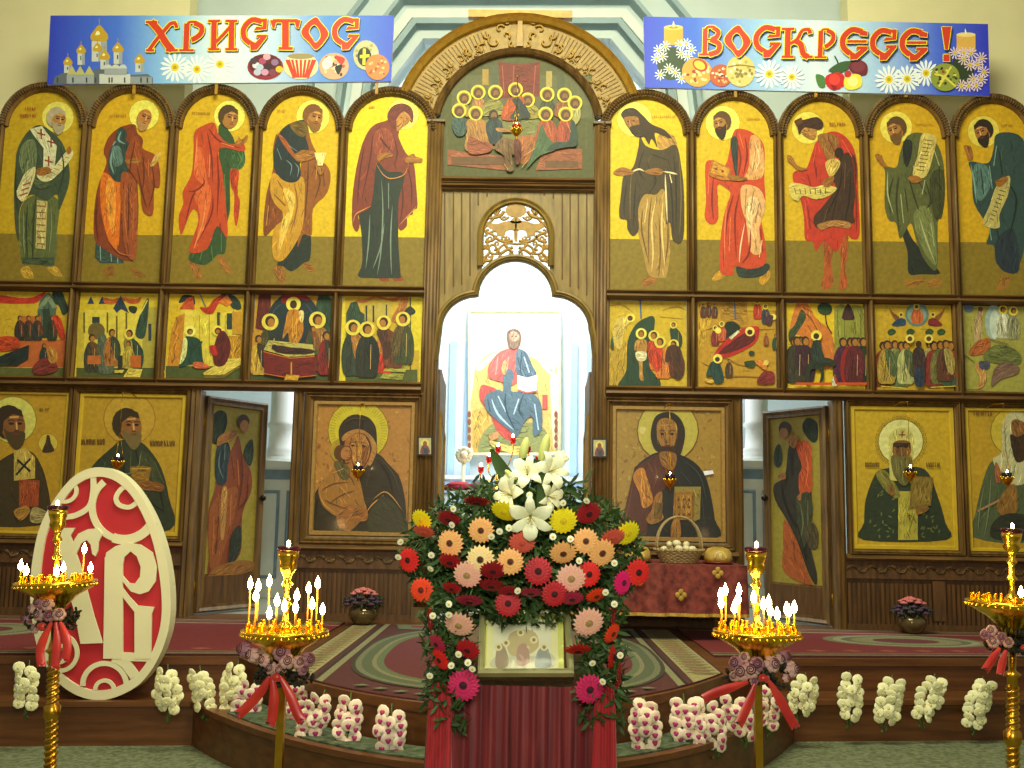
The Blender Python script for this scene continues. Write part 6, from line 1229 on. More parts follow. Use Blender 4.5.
for px, py in ((681, 595), (718, 573), (640, 580)):
    q = A(px, py, Yf-.045); b = MB()
    for a in range(4): e_ = a*pi/2; b.ball((q.x+.028*cos(e_), q.y, q.z+.028*sin(e_)), (.024, .006, .024), 8, 5)
    b.build('gold_cross', mat('gold_braid', 'b08c34'), cl)
# basket and breads
bx_ = A(679, 555, -.95).x; zb_ = z_t; Yb_ = -.95
wick = mat('pale_wicker', 'a08a5c', .7, 0, .25, 40)
t = thing('basket', 'small oval wicker basket with tall double handle, holding pale eggs, on the red table', 'basket', (bx_, Yb_, zb_+.001))
b = MB(); n = 40
for j in range(8):
    f_ = j/7; rx, ry = .155+.055*f_, .11+.04*f_; b.tube([(bx_+rx*cos(2*pi*k/n), Yb_+ry*sin(2*pi*k/n), zb_+.012+.10*f_+.004*(1 if (k+j) % 2 else -1)) for k in range(n)], .009, 5, closed=True)
b.prism([(bx_+.15*cos(2*pi*k/n), Yb_+.105*sin(2*pi*k/n), zb_+.002) for k in range(n)], (0, 0, .01)); b.build('woven_body', wick, t)
b = MB()
for k in range(28): a = 2*pi*k/28; b.ball((bx_+.218*cos(a), Yb_+.155*sin(a), zb_+.118), (.014, .014, .014), 6, 4)
b.build('rim', wick, t)
for dy in (-.06, .06): MB().tube([(bx_-.20*cos(pi*k/20), Yb_+dy*(1-.5*sin(pi*k/20)), zb_+.11+.30*sin(pi*k/20)**.8) for k in range(21)], .009, 6).build('handle', wick, t)
rr = random.Random(2)
eggn = ['at the left rim', 'left of the middle', 'in the middle front', 'in the middle back', 'right of the middle', 'near the right rim', 'heaped on top left', 'heaped on top centre', 'heaped on top right']
for k, (dx, dy, dz) in enumerate(((-.13, 0, .12), (-.07, .03, .125), (-.01, -.05, .13), (0, .05, .13), (.06, -.01, .13), (.12, .01, .125), (-.09, -.03, .165), (-.02, 0, .175), (.07, .02, .165))):
    b = MB(); M_ = Matrix.Rotation(k*1.3, 3, 'Z'); b.ball((bx_+dx, Yb_+dy, zb_+dz), (.04, .028, .028), 12, 8, rot=M_)
    tag(b.build('egg', mat('pale_egg_shell', 'ddd2a8', .5)), 'pale egg in the wicker basket, '+eggn[k], 'egg', 'pale eggs heaped in the basket')
brd = mat('glazed_bread_crust', 'b08c34', .45, 0, .25, 9, c2='c8aa58')
for px, lab in ((637, 'left'), (718, 'right')):
    q = A(px, 556, -1.0); x, y = q.x, -1.0
    t = thing('round_bread', 'round golden loaf with raised arched seal on a dish, %s of the basket' % lab, 'bread', (x, y, zb_+.001))
    MB().lathe([(.10, zb_+.001), (.135, zb_+.012), (.14, zb_+.02), (.12, zb_+.018)], (x, y, 0), 24).build('dish', mat('red_dish', '7a2a20', .3), t)
    b = MB(); b.lathe([(.112, zb_+.018), (.125, zb_+.05), (.118, zb_+.10), (.09, zb_+.135), (.04, zb_+.15), (0, zb_+.152)], (x, y, 0), 28); b.build('loaf', brd, t)
    b = MB(); b.tube([(x-.05*cos(pi*k/12), y-.118+.012*sin(pi*k/12), zb_+.05+.06*sin(pi*k/12)) for k in range(13)], .008, 6); b.ball((x, y-.12, zb_+.07), (.02, .008, .03), 8, 6); b.build('seal', mat('pale_crust', 'cbb268', .6), t)
# ================================================================ egg sign
egp = [(245,70),(300,82),(350,128),(395,208),(424,300),(437,400),(430,490),(398,572),(348,632),(270,665),(200,655),(140,612),(100,545),(82,460),(77,380),(84,300),(103,220),(140,150),(190,92)]
Ye = -3.02; ecr = (0, 440, 2.56)
def EP(x, y, Y=Ye): return A(ecr[0]+x/ecr[2], ecr[1]+y/ecr[2], Y)
E_o = spl(egp, 5); cx0, cy0 = 258, 375
E_i = [(cx0+(x-cx0)*(1-24/math.hypot(x-cx0, y-cy0)), cy0+(y-cy0)*(1-24/math.hypot(x-cx0, y-cy0))) for x, y in E_o]
bt = EP(265, 665)
t = thing('easter_egg_sign', 'tall red and white egg shaped board lettered ХВ, leaning on the left step', 'sign', (bt.x, Ye, bt.z))
wht = mat('white_foam_board', 'e0dcb4', .6, 0, .04, 4); redb = mat('crimson_board', 'b8202c', .6, 0, .06, 4)
MB().prism([EP(*q, Ye) for q in E_o], (0, .09, 0)).build('board', redb, t)
MB().prism([EP(*q, Ye+.02) for q in E_o], (0, .10, 0)).build('edge_band', wht, t)
b = MB(); N = len(E_o); vo = [EP(*q, Ye-.02) for q in E_o]; vi = [EP(*q, Ye-.02) for q in E_i]; D_ = Vector((0, .022, 0))
b.add(vo+vi, [(k, (k+1) % N, N+(k+1) % N, N+k) for k in range(N)]); b.add(vi+[v+D_ for v in vi], [(k, (k+1) % N, N+(k+1) % N, N+k) for k in range(N)]); b.add(vo+[v+D_*5 for v in vo], [(k, (k+1) % N, N+(k+1) % N, N+k) for k in range(N)]); b.build('rim', wht, t)
def inside(x, y, poly=None):
    poly = poly or E_o; c = False; j = len(poly)-1
    for i_ in range(len(poly)):
        if (poly[i_][1] > y) != (poly[j][1] > y) and x < (poly[j][0]-poly[i_][0])*(y-poly[i_][1])/(poly[j][1]-poly[i_][1])+poly[i_][0]: c = not c
        j = i_
    return c
ED = [0.0]
def estroke(b, pts, w, n=5):
    P_ = spl(pts, n, False); P_ = [q for q in P_ if inside(*q)]; K = len(P_); L_, R_ = [], []
    for i_, q in enumerate(P_):
        a, c = P_[max(i_-1, 0)], P_[min(i_+1, K-1)]; dx, dy = c[0]-a[0], c[1]-a[1]; h = math.hypot(dx, dy) or 1
        L_.append((q[0]-dy/h*w/2, q[1]+dx/h*w/2)); R_.append((q[0]+dy/h*w/2, q[1]-dx/h*w/2))
    ED[0] += .0006; o_ = len(b.v); y_ = Ye-.015-ED[0]; D2 = Vector((0, .012, 0)); F_ = [EP(*v, y_) for v in L_+R_]
    b.add(F_, [(i_, i_+1, K+i_+1, K+i_) for i_ in range(K-1)]); b.add(F_+[v+D2 for v in F_], [(i_, i_+1, 2*K+i_+1, 2*K+i_) for i_ in range(K-1)]+[(K+i_, K+i_+1, 3*K+i_+1, 3*K+i_) for i_ in range(K-1)])
def eshape(b, *xy, n=3, sm=True):
    pts = [(xy[i_], xy[i_+1]) for i_ in range(0, len(xy), 2)]; pts = spl(pts, n) if sm else pts; ED[0] += .0006; b.prism([EP(*v, Ye-.015-ED[0]) for v in pts], (0, .015, 0))
def earc(cx, cy, rx, ry, a0, a1, n=16): return [(cx+rx*cos(radians(a0+(a1-a0)*k/n)), cy+ry*sin(radians(a0+(a1-a0)*k/n))) for k in range(n+1)]
b = MB(); estroke(b, earc(317, 172, 82, 83, -5, 232), 17, 2); estroke(b, earc(317, 172, 82, 83, 25, 110), 24, 2); b.build('ring_ornament', wht, t)
b = MB(); estroke(b, [(338, 123), (315, 122), (297, 145), (303, 165), (330, 172), (352, 158), (362, 145)], 12); b.build('ring_ornament', wht, t)
b = MB(); estroke(b, [(238, 90), (238, 130), (228, 170), (195, 192), (160, 198)], 14); b.build('ring_ornament', wht, t)
b = MB(); estroke(b, earc(165, 130, 30, 28, -45, 120), 10, 2); b.build('ring_ornament', wht, t)
b = MB(); estroke(b, earc(267, 628, 56, 56, 178, 362), 13, 2); b.build('ring_ornament', wht, t)
b = MB(); estroke(b, earc(267, 640, 24, 24, 180, 360), 10, 2); b.build('ring_ornament', wht, t)
b = MB(); estroke(b, [(290, 555), (320, 572), (345, 605)], 26); eshape(b, 300, 543, 400, 548, 395, 568, 300, 565, sm=False); b.build('ring_ornament', wht, t)
b = MB(); estroke(b, earc(153, 545, 44, 46, -80, 120), 11, 2); b.build('ring_ornament', wht, t)
b = MB(); estroke(b, earc(150, 548, 22, 22, -90, 90), 9, 2); estroke(b, [(75, 480), (100, 470), (118, 495), (108, 540)], 22); b.build('ring_ornament', wht, t)
b = MB()   # letter В
eshape(b, 268, 300, 314, 300, 314, 560, 264, 560, sm=False); eshape(b, 268, 310, 272, 288, 295, 272, 325, 262, 360, 268, 390, 288, 401, 325, 398, 362, 380, 388, 358, 395, 335, 388, 312, 360, 312, 345, 330, 366, 345, 368, 358, 350, 360, 325, 350, 298, 334, 285, 318, 300, 314, 320, sm=False)
eshape(b, 312, 376, 330, 400, 352, 424, 395, 428, 388, 445, 386, 560, 344, 560, 344, 440, 312, 400, sm=False); b.build('letter', wht, t)
b = MB()   # letter Х with its curl
eshape(b, 140, 225, 192, 225, 180, 245, 205, 320, 240, 450, 262, 520, 206, 522, 190, 440, 160, 330, sm=False); eshape(b, 186, 262, 200, 240, 225, 228, 250, 226, 262, 240, 252, 262, 250, 285, 244, 298, 236, 292, 232, 268, 222, 256, 208, 264, 196, 290, 192, 330, 178, 360, 170, 345, sm=False); b.build('letter', wht, t)
# green floor clutter: small red lantern spark on the step is a reflection, left to the light
# ================================================================ orchids along the step
whp = mat('white_petals', 'e6e6b8', .55, 0, .06, 10); whp2 = mat('blush_white_petals', 'e6d8c4', .55, 0, .06, 10); mag = mat('magenta_lip', 'a02868', .6, 0, .2, 10); grn = mat('leaf_green', '3c5a22', .6, 0, .3, 14); lipy = mat('cream_lip', 'd0c878', .6)
def blossom_mb(s, pink, rr, lipb=None):
    b = MB(); tilt = rr.uniform(-.4, .4)
    for k in range(5):
        a = pi/2+2*pi*k/5+tilt; L_ = .60 if k in (0, 2, 3) else .66; w = .42 if k in (0, 2, 3) else .56
        o = Vector((cos(a)*L_*s*.62, -.02*s, sin(a)*L_*s*.62)); x = Vector((cos(a), .15, sin(a))).normalized(); z = Vector((-sin(a), 0, cos(a))); y = x.cross(z)
        b.ball(o, (s*L_*.62, s*w, s*.09), 10, 6, rot=Matrix((x, z, y)).transposed())
    g = lipb; lp = MB(); lp.ball((0, -.14*s, -.12*s), (.17*s*g, .16*s, .2*s*g), 8, 6); lp.ball((-.13*s*g, -.12*s, -.02*s), (.10*s*g, .08*s, .12*s*g), 6, 5); lp.ball((.13*s*g, -.12*s, -.02*s), (.10*s*g, .08*s, .12*s*g), 6, 5)
    return b, lp
def orchid(px0, py0, px1, py1, wpx, Y, pink, lab):
    # spike hanging from (px0,py0) down to (px1,py1)
    rr = random.Random(int(px0*3)); a, c = A(px0, py0, Y), A(px1, py1, Y); dist = Y+10; s = .034*(1.0 if pink else .97)
    t = thing('orchid_spray', lab, 'orchid', tuple(c+Vector((0, .0, 0))), 'orchid sprays hung along the step edge')
    b = MB(); b.tube([a+Vector((0, .03, .02)), a.lerp(c, .5)+Vector((0, .02, 0)), c+Vector((0, .01, -.04))], .004, 5)
    for k in range(5): q = c+Vector((rr.uniform(-.02, .02), .0, -.02-.012*k)); b.ball(q, (.009, .009, .013), 6, 5)
    b.build('stem', grn, t)
    Hh = (a-c).length; rows = max(4, int(round(Hh/(s*1.30)))); half = wpx/2*dist/F-s*.62
    for r in range(rows):
        f_ = (r+.5)/rows; wf = (.55+.6*min(1, f_*2.2)) if f_ < .4 else 1.2*(1-.55*(f_-.4)/.6); wf = min(1, wf)*.92
        cols_ = [-1, 1] if wf*half > s*.45 else [0]
        if wf*half > s*1.5: cols_ = [-1, 0, 1]
        for u in cols_:
            q = a.lerp(c, f_+(.35/rows if u > 0 else 0))+Vector((u*half*wf+rr.uniform(-.3, .3)*s, -.02-.02*(u == 0)+rr.uniform(-.008, .008), rr.uniform(-.25, .25)*s))
            pb, lp = blossom_mb(s*1.5, pink, rr, 1.45 if pink else .9); R_ = Matrix.Rotation(rr.uniform(-.5, .5)+u*.3, 3, 'Z') @ Matrix.Rotation(rr.uniform(-.3, .3), 3, 'X')
            M_ = Matrix.Translation(q) @ R_.to_4x4()
            bo = MB().merge(pb, M_).build('blossom', whp2 if pink else whp, t); MB().merge(lp, M_).build('lip', mag if pink else lipy, bo)
for k, v in enumerate([
 (27, 664, 26, 706, 24, -3.32, 0, 'white orchid spray at the far left, left of the spiral brass pole'),
 (166, 668, 169, 711, 26, -3.25, 0, 'white orchid spray nearest to the right of the egg board'),
 (198, 669, 206, 709, 25, -3.22, 0, 'white orchid spray second to the right of the egg board'),
 (237, 664, 230, 711, 24, -3.22, 0, 'slim white orchid spray just left of the red ribbon stand'),
 (254, 682, 244, 722, 26, -3.35, 1, 'pink hearted orchid spray partly behind the left red ribbon'),
 (301, 684, 295, 722, 18, -3.55, 1, 'small pink hearted orchid spray behind the right tail of the left red ribbon'),
 (324, 694, 306, 741, 27, -4.0, 1, 'slanting pink hearted orchid spray right of the left candle stand'),
 (350, 697, 347, 744, 27, -4.1, 1, 'upright pink hearted orchid spray, second right of the left candle stand'),
 (391, 708, 390, 750, 31, -4.3, 1, 'broad pink hearted orchid spray nearest left of the draped lectern'),
 (645, 700, 644, 750, 29, -4.15, 1, 'pink hearted orchid spray nearest right of the draped lectern'),
 (684, 698, 690, 750, 30, -3.95, 1, 'tall pink hearted orchid spray, second right of the draped lectern'),
 (704, 698, 716, 746, 27, -3.9, 1, 'pink hearted orchid spray pressed against its taller left neighbour'),
 (730, 697, 745, 736, 26, -3.75, 1, 'pink hearted orchid spray behind the middle tail of the right ribbon'),
 (769, 688, 768, 725, 20, -3.5, 1, 'narrow pink hearted orchid spray right of the right candle pole'),
 (807, 676, 799, 713, 26, -2.75, 0, 'white orchid spray just right of the right red ribbon'),
 (851, 674, 849, 718, 22, -2.6, 0, 'white orchid spray, second right of the right red ribbon'),
 (894, 678, 884, 722, 26, -2.55, 0, 'white orchid spray, third right of the right red ribbon'),
 (937, 677, 922, 718, 26, -2.5, 0, 'white orchid spray, fourth right of the right red ribbon'),
 (985, 680, 971, 725, 24, -2.45, 0, 'white orchid spray at the far right beside the brass pole'),
]): orchid(*v)
# ================================================================ central lectern with framed icon and flowers
Yl = -6.0; FZ = 0.0
def Lp(px, py, Y=Yl): return A(px, py, Y)
xl1, xr1 = Lp(430, 700).x, Lp(612, 700).x; zt1 = Lp(520, 686).z
lec = thing('lectern', 'wooden church lectern hidden under gathered crimson cloth, centre front below the framed icon', 'lectern', ((xl1+xr1)/2, Yl+.25, 0))
MB().box((xl1+.05, Yl+.04, 0), (xr1-.05, Yl+.5, zt1-.03)).build('lectern_body', woodlo, lec)
b = MB(); b.prism([(xl1+.02, Yl+.02, zt1-.03), (xl1+.02, Yl+.54, zt1+.22), (xl1+.02, Yl+.54, zt1-.03)], (xr1-xl1-.04, 0, 0)); b.build('sloping_top', woodlo, lec)
def pleats(x0, x1, y0, y1, ztop, zbot, m, name, amp=.02, fr=26, fn=None):
    n = 200; rows = 8; vs_ = []; per = [(x0, y1), (x0, y0), (x1, y0), (x1, y1)]; Ls = [y1-y0, x1-x0, y1-y0]; T_ = sum(Ls)
    for j in range(rows+1):
        f_ = j/rows
        for k in range(n+1):
            s_ = T_*k/n
            if s_ < Ls[0]: x, y, nx, ny = x0, y1-s_, -1, 0
            elif s_ < Ls[0]+Ls[1]: x, y, nx, ny = x0+s_-Ls[0], y0, 0, -1
            else: x, y, nx, ny = x1, y0+s_-Ls[0]-Ls[1], 1, 0
            w = amp*(sin(s_/T_*2*pi*fr)+.4*sin(s_/T_*2*pi*fr*2.3+1))*(.35+.65*f_)+.025*f_
            vs_.append((x+nx*w, y+ny*w, ztop+(zbot-ztop)*f_))
    b = MB(); b.add(vs_, [(j*(n+1)+k, j*(n+1)+k+1, (j+1)*(n+1)+k+1, (j+1)*(n+1)+k) for j in range(rows) for k in range(n)], 0, (1, 1, 1), True); return b
mar = mat('maroon_satin', '5c141c', .5, 0, .25, 3, (14, 14, .5), sheen=.1, c2='842a2a'); crm = mat('bright_crimson_tulle', '9c0c14', .6, 0, .25, 4, (14, 14, .6), sheen=.2)
b = pleats(xl1, xr1, Yl, Yl+.52, zt1, .02, mar, 'x'); o = b.build('draped_cloth', mar); tag(o, 'gathered maroon satin cloth hanging in pleats down the front of the lectern', 'cloth')
for px0, px1, lab in ((431, 452, 'left'), (596, 614, 'right')):
    a, c = Lp(px0, 700, Yl-.06), Lp(px1, 700, Yl-.06)
    b = pleats(a.x, c.x, Yl-.075, Yl-.02, zt1+.02, .03, crm, 'x', .01, 5); o = b.build('tulle_swag', crm); tag(o, 'bright crimson tulle swag hanging at the %s edge of the lectern' % lab, 'cloth')
# framed icon in a glazed case, tilted on the lectern
c_tl, c_tr, c_br, c_bl = Lp(480, 613, Yl+.12), Lp(570, 613, Yl+.12), Lp(574, 677, Yl-.05), Lp(478, 677, Yl-.05)
n_ = (c_tr-c_tl).cross(c_bl-c_tl).normalized(); n_ = n_ if n_.y < 0 else -n_
ct = (c_tl+c_tr+c_br+c_bl)/4
t = thing('framed_icon', 'small glazed icon in a deep pale frame leaning on the lectern among the flowers', 'icon', tuple((c_bl+c_br)/2))
cs = [c_bl, c_br, c_tr, c_tl]; MB().prism(cs, n_*-.03).build('backing', woodlo, t)
b = MB(); b.sweep(cs, [(0, -.03), (0, .03), (-.008, .036), (-.02, .03), (-.026, .01), (-.026, 0)], True, nrm=n_)
frm = mat('pale_green_gold_frame', 'b8b47c', .3, .3, .15, 10); b.build('frame', frm, t)
p = Paint(380, 560, 3.413, (ct+n_*.003, n_), .0002)
p.f('e4ea78', 352, 195, 625, 195, 628, 385, 350, 385, sm=False).f('fafab4', 368, 205, 606, 205, 610, 385, 362, 385, sm=False).f('f6f6cc', 390, 215, 582, 215, 588, 370, 386, 370, sm=False)  # print tones lifted: glare on the glazed case is put into these colours
p.f('e0e2b8', 395, 330, 450, 320, 520, 330, 585, 320, 586, 370, 388, 370).f('b8a888', 400, 300, 420, 290, 440, 340, 430, 368, 395, 365).f('a8b0a0', 540, 310, 570, 300, 584, 340, 580, 368, 530, 368).f('d8c890', 440, 260, 480, 240, 530, 250, 540, 300, 490, 330, 440, 320).f('c8a890', 470, 300, 500, 290, 510, 350, 470, 360)
for x, y in ((430, 285), (480, 250), (525, 275), (560, 300), (405, 300)): p.e('f4f0b0', x, y, 13).e('b09068', x, y, 6)
p.build('printed_icon', paintmat('glossy_print', .15, .97, 1.03, 20, .6), t)
# ---- flowers
def petal_ring(b, n, r0, r1, w, z, curl, ph=0, mi=0):
    for k in range(n):
        a = 2*pi*k/n+ph; ca, sa = cos(a), sin(a)
        def q(r, s_, zz): return Vector((r*ca-s_*sa, zz, r*sa+s_*ca))
        pts = [q(r0, -w*.35, z), q(r0, w*.35, z), q((r0+r1)*.5, w*.55, z-curl*.3), q(r1*.86, w*.48, z-curl*.15), q(r1, 0, z+curl*.5), q(r1*.86, -w*.48, z-curl*.15), q((r0+r1)*.5, -w*.55, z-curl*.3)]
        b.add(pts+[q((r0+r1)*.55, 0, z-curl*.15)], [(7, i_, (i_+1) % 7) for i_ in range(7)], mi, (1, 1, 1), True)
GC = {}
def gmat(col):
    return mat('gerbera_'+col, {'yellow': 'f0e010', 'coral': 'e0604c', 'dark red': '9c1420', 'red': 'b4141e', 'bright red': 'e0241c', 'orange red': 'ee4416', 'peach': 'f2b468', 'pale peach': 'f4d890', 'blush': 'f4b89c', 'crimson': 'b82848', 'magenta': 'c81858', 'hot pink': 'e8146c'}[col], .6, 0, .12, 14)
GCEN = {'yellow': 'd8c010', 'coral': 'c05038', 'dark red': '3a0c0c', 'red': '3a0c10', 'bright red': '30080a', 'orange red': '5c2008', 'peach': '54240c', 'pale peach': '3c200c', 'blush': 'a88a50', 'crimson': '3c0c18', 'magenta': '34081c', 'hot pink': '5c0a2a'}
def gproto(col, loc, label, rot, sc):
    t = thing('gerbera', label, 'flower', loc, 'gerberas in the flower arrangement')
    b = MB(); petal_ring(b, 19, .2, 1.0, .20, 0, .14); petal_ring(b, 19, .18, .86, .19, -.08, .12, .165); petal_ring(b, 16, .12, .48, .14, -.16, .05, .1)
    b.build('petals', gmat(col), t, ) 
    b = MB(); b.ball((0, -.13, 0), (.21, .09, .21), 14, 8)
    for k in range(22): a = 2*pi*k/22; b.ball((.22*cos(a), -.17, .22*sin(a)), (.03, .05, .03), 5, 4)
    b.build('flower_centre', mat('gerbera_centre_'+col, GCEN[col], .8, 0, .3, 10), t)
    b = MB(); b.tube([(0, .02, 0), (0, .3, -.05), (.02, .8, -.4), (.03, 1.3, -1.0)], .06, 6); b.lathe([(0, 0), (.05, .0)], (0, 0, 0), 4) if False else None; b.build('stem', grn, t)
    return t
def gerbera(col, px, py, rpx, Y, yaw, pitch, squash, label):
    q = A(px, py, Y); r = rpx*(Y+10)/F*1.02; rot = (pitch, 0, yaw); sc = r
    if col not in GC:
        t = gproto(col, (0, 0, 0), label, rot, sc); GC[col] = t; t.location = q; t['_w'] = tuple(q)
    else: t = dup(GC[col], q, label)
    t.rotation_euler = rot; t.scale = (sc, sc, sc); return t
K1 = 3.413
GL = [ # colour, crop x, crop y (crop at 380,440), radius crop px, yaw, pitch, words
 ('yellow', 142, 272, 40, -.5, .5, 'at the upper left edge above a coral one'), ('coral', 150, 312, 40, -.3, 1.0, 'at the upper left edge under a yellow one'),
 ('dark red', 235, 268, 44, -.3, .9, 'upper left, right of the edge yellow one'), ('peach', 345, 308, 46, -.1, .2, 'below and left of the left centre yellow one'),
 ('yellow', 425, 243, 50, -.4, .8, 'left of the large open white lily'), ('dark red', 330, 208, 48, -.2, 1.25, 'topmost on the left, just left of the lilies'),
 ('yellow', 625, 275, 50, .1, .4, 'right of the large open white lily'), ('dark red', 712, 250, 46, .3, .6, 'upper right, behind the yellow one'),
 ('yellow', 845, 318, 48, .5, .5, 'at the right edge beside a coral one'), ('coral', 795, 332, 44, .3, .8, 'at the upper right beside the edge yellow one'),
 ('peach', 240, 352, 48, -.3, .1, 'left side, under the upper dark red one'), ('coral', 485, 350, 47, 0, .6, 'in the middle just under the open lily'),
 ('peach', 702, 345, 46, .1, .1, 'right side, with dark eye, above a ragged peach one'), ('peach', 757, 385, 50, .3, .3, 'right side, ragged, nearest the coral one'),
 ('peach', 625, 385, 48, .1, .6, 'right of centre, tilted, above a blush one'), ('pale peach', 343, 408, 50, -.1, .1, 'cream coloured with dark eye, left of centre'),
 ('peach', 445, 415, 47, 0, .1, 'in the centre with dark eye, left of a big red one'), ('red', 240, 414, 44, -.3, .9, 'left side under the peach one'),
 ('bright red', 98, 410, 43, -.5, .1, 'at the far left edge of the bouquet'), ('red', 540, 448, 50, 0, .05, 'largest in the centre, with black eye'),
 ('dark red', 385, 445, 46, 0, .8, 'under the cream one with dark eye'), ('bright red', 712, 458, 45, .3, .1, 'right of the blush one, with black eye'),
 ('blush', 652, 472, 52, .1, .3, 'pale, right of the big central red one'), ('blush', 298, 460, 50, -.2, .4, 'pale, under the cream one on the left'),
 ('bright red', 880, 452, 47, .4, .1, 'at the far right edge behind a hot pink one'), ('hot pink', 828, 487, 42, .7, .1, 'only vivid pink one, at the right edge'),
 ('orange red', 142, 512, 43, -.3, .1, 'lower left edge, orange toned'), ('dark red', 380, 495, 45, -.1, 1.0, 'left of centre above the frame'),
 ('red', 595, 525, 46, .1, .2, 'above the right half of the frame'), ('red', 245, 505, 34, -.3, .9, 'small, left above the blush one by the frame'),
 ('red', 437, 558, 46, 0, .05, 'overlapping the top edge of the framed icon'), ('crimson', 305, 547, 48, -.1, 1.1, 'flat, just above the left top frame corner'),
 ('crimson', 655, 540, 42, .1, .9, 'flat, just above the right top frame corner'), ('crimson', 515, 520, 40, 0, 1.1, 'small, above the middle of the frame'),
 ('orange red', 738, 530, 38, .4, .8, 'right, under the bright red one with black eye'), ('blush', 270, 630, 52, -.2, .6, 'pale, left of the upper frame corner'),
 ('blush', 712, 622, 54, .2, .4, 'pale, right of the upper frame corner'), ('crimson', 195, 695, 38, -.7, .5, 'at the left edge beside the frame'),
 ('bright red', 205, 750, 40, -.7, .4, 'at the lower left edge beside the frame'), ('red', 300, 715, 44, -.3, .6, 'touching the left side of the frame'),
 ('magenta', 285, 836, 56, -.1, .1, 'large, under the lower left frame corner'), ('bright red', 675, 715, 48, .1, 1.1, 'flat, touching the right side of the frame'),
 ('magenta', 715, 850, 52, .2, .2, 'large, under the lower right frame corner'), ('orange red', 792, 660, 38, .8, .4, 'at the right edge beside the blush one'),
 ('red', 800, 600, 40, 1.25, .1, 'seen edge on at the right, highest of three'), ('bright red', 792, 740, 42, 1.2, .1, 'seen edge on at the right, second of three'),
 ('red', 816, 805, 44, 1.3, .1, 'seen edge on at the right, lowest of three'), ('red', 170, 612, 40, -1.25, .1, 'seen edge on at the left edge'),
 ('dark red', 440, 520, 40, 0, .9, 'above the frame between two red ones'),
]
for g in GL:
    col, x, y, r, yw, pt, words = g; px, py = 380+x/K1, 440+y/K1
    u = (px-522)/130; v = (py-560)/110; Y = -6.02-.20*max(0, 1-u*u)*max(.35, 1-v*v*.6)
    if py > 625: Y = -6.12
    gerbera(col, px, py, r/K1, Y, yw, pt, 1, '%s gerbera %s' % (col, words))
# small daisies
dp = None
dpos = [(250, 235, 'left above the peach gerberas'), (245, 290, 'beside the upper left dark red gerbera'), (408, 312, 'left of the open lily petals'), (590, 330, 'right below the open lily'), (650, 338, 'beside the right dark eyed peach gerbera'), (680, 412, 'between the blush and ragged peach gerberas'), (625, 215, 'right among the upper lilies'), (510, 188, 'behind the upper lily'), (70, 348, 'at the far left above the edge red gerbera'), (175, 393, 'left, above the left red gerbera'), (172, 440, 'left, below the left red gerbera'), (62, 400, 'at the far left edge'), (800, 420, 'right, under the ragged peach gerbera'), (243, 770, 'lower left beside the frame'), (300, 760, 'lower left touching the frame'), (170, 805, 'lowest left at the edge'), (760, 825, 'lower right above the magenta gerbera'), (235, 560, 'left under the small red gerbera'), (235, 597, 'left above the blush gerbera'), (180, 600, 'left edge beside an edge on red gerbera'), (268, 732, 'left between two red gerberas'), (725, 762, 'right below the flat red gerbera'), (820, 735, 'right edge among the edge on gerberas'), (470, 515, 'centre above the frame'), (315, 782, 'under the left frame side'), (705, 208, 'topmost right above the dark red gerbera'), (770, 520, 'right beside the orange red gerbera'), (800, 560, 'right edge above the edge on red gerbera'), (440, 300, 'left of the middle coral gerbera'), (380, 330, 'above the cream gerbera')]
wd = mat('daisy_white', 'efeecc', .6); yd = mat('daisy_yellow', 'd8c040', .7)
for k, (x, y, words) in enumerate(dpos):
    px, py = 380+x/K1, 440+y/K1; u = (px-522)/130; Y = -6.12-.16*max(0, 1-u*u); q = A(px, py, Y); r = .0135; lab = 'tiny white daisy '+words
    if dp is None:
        dp = thing('daisy', lab, 'flower', q, 'tiny daisies in the flower arrangement'); dp['_w'] = (0, 0, 0)
        b = MB(); petal_ring(b, 12, .2, 1.0, .45, 0, .1); b.build('petals', wd, dp); b = MB(); b.ball((0, -.1, 0), (.36, .16, .36), 8, 5); b.build('flower_centre', yd, dp); MB().tube([(0, .1, 0), (0, 2, -1), (0, 4, -3)], .08, 4).build('stem', grn, dp); t = dp
    else: t = dup(dp, q, lab)
    t.rotation_euler = (random.uniform(-.1, .6), 0, random.uniform(-.5, .5)); t.scale = (r, r, r)
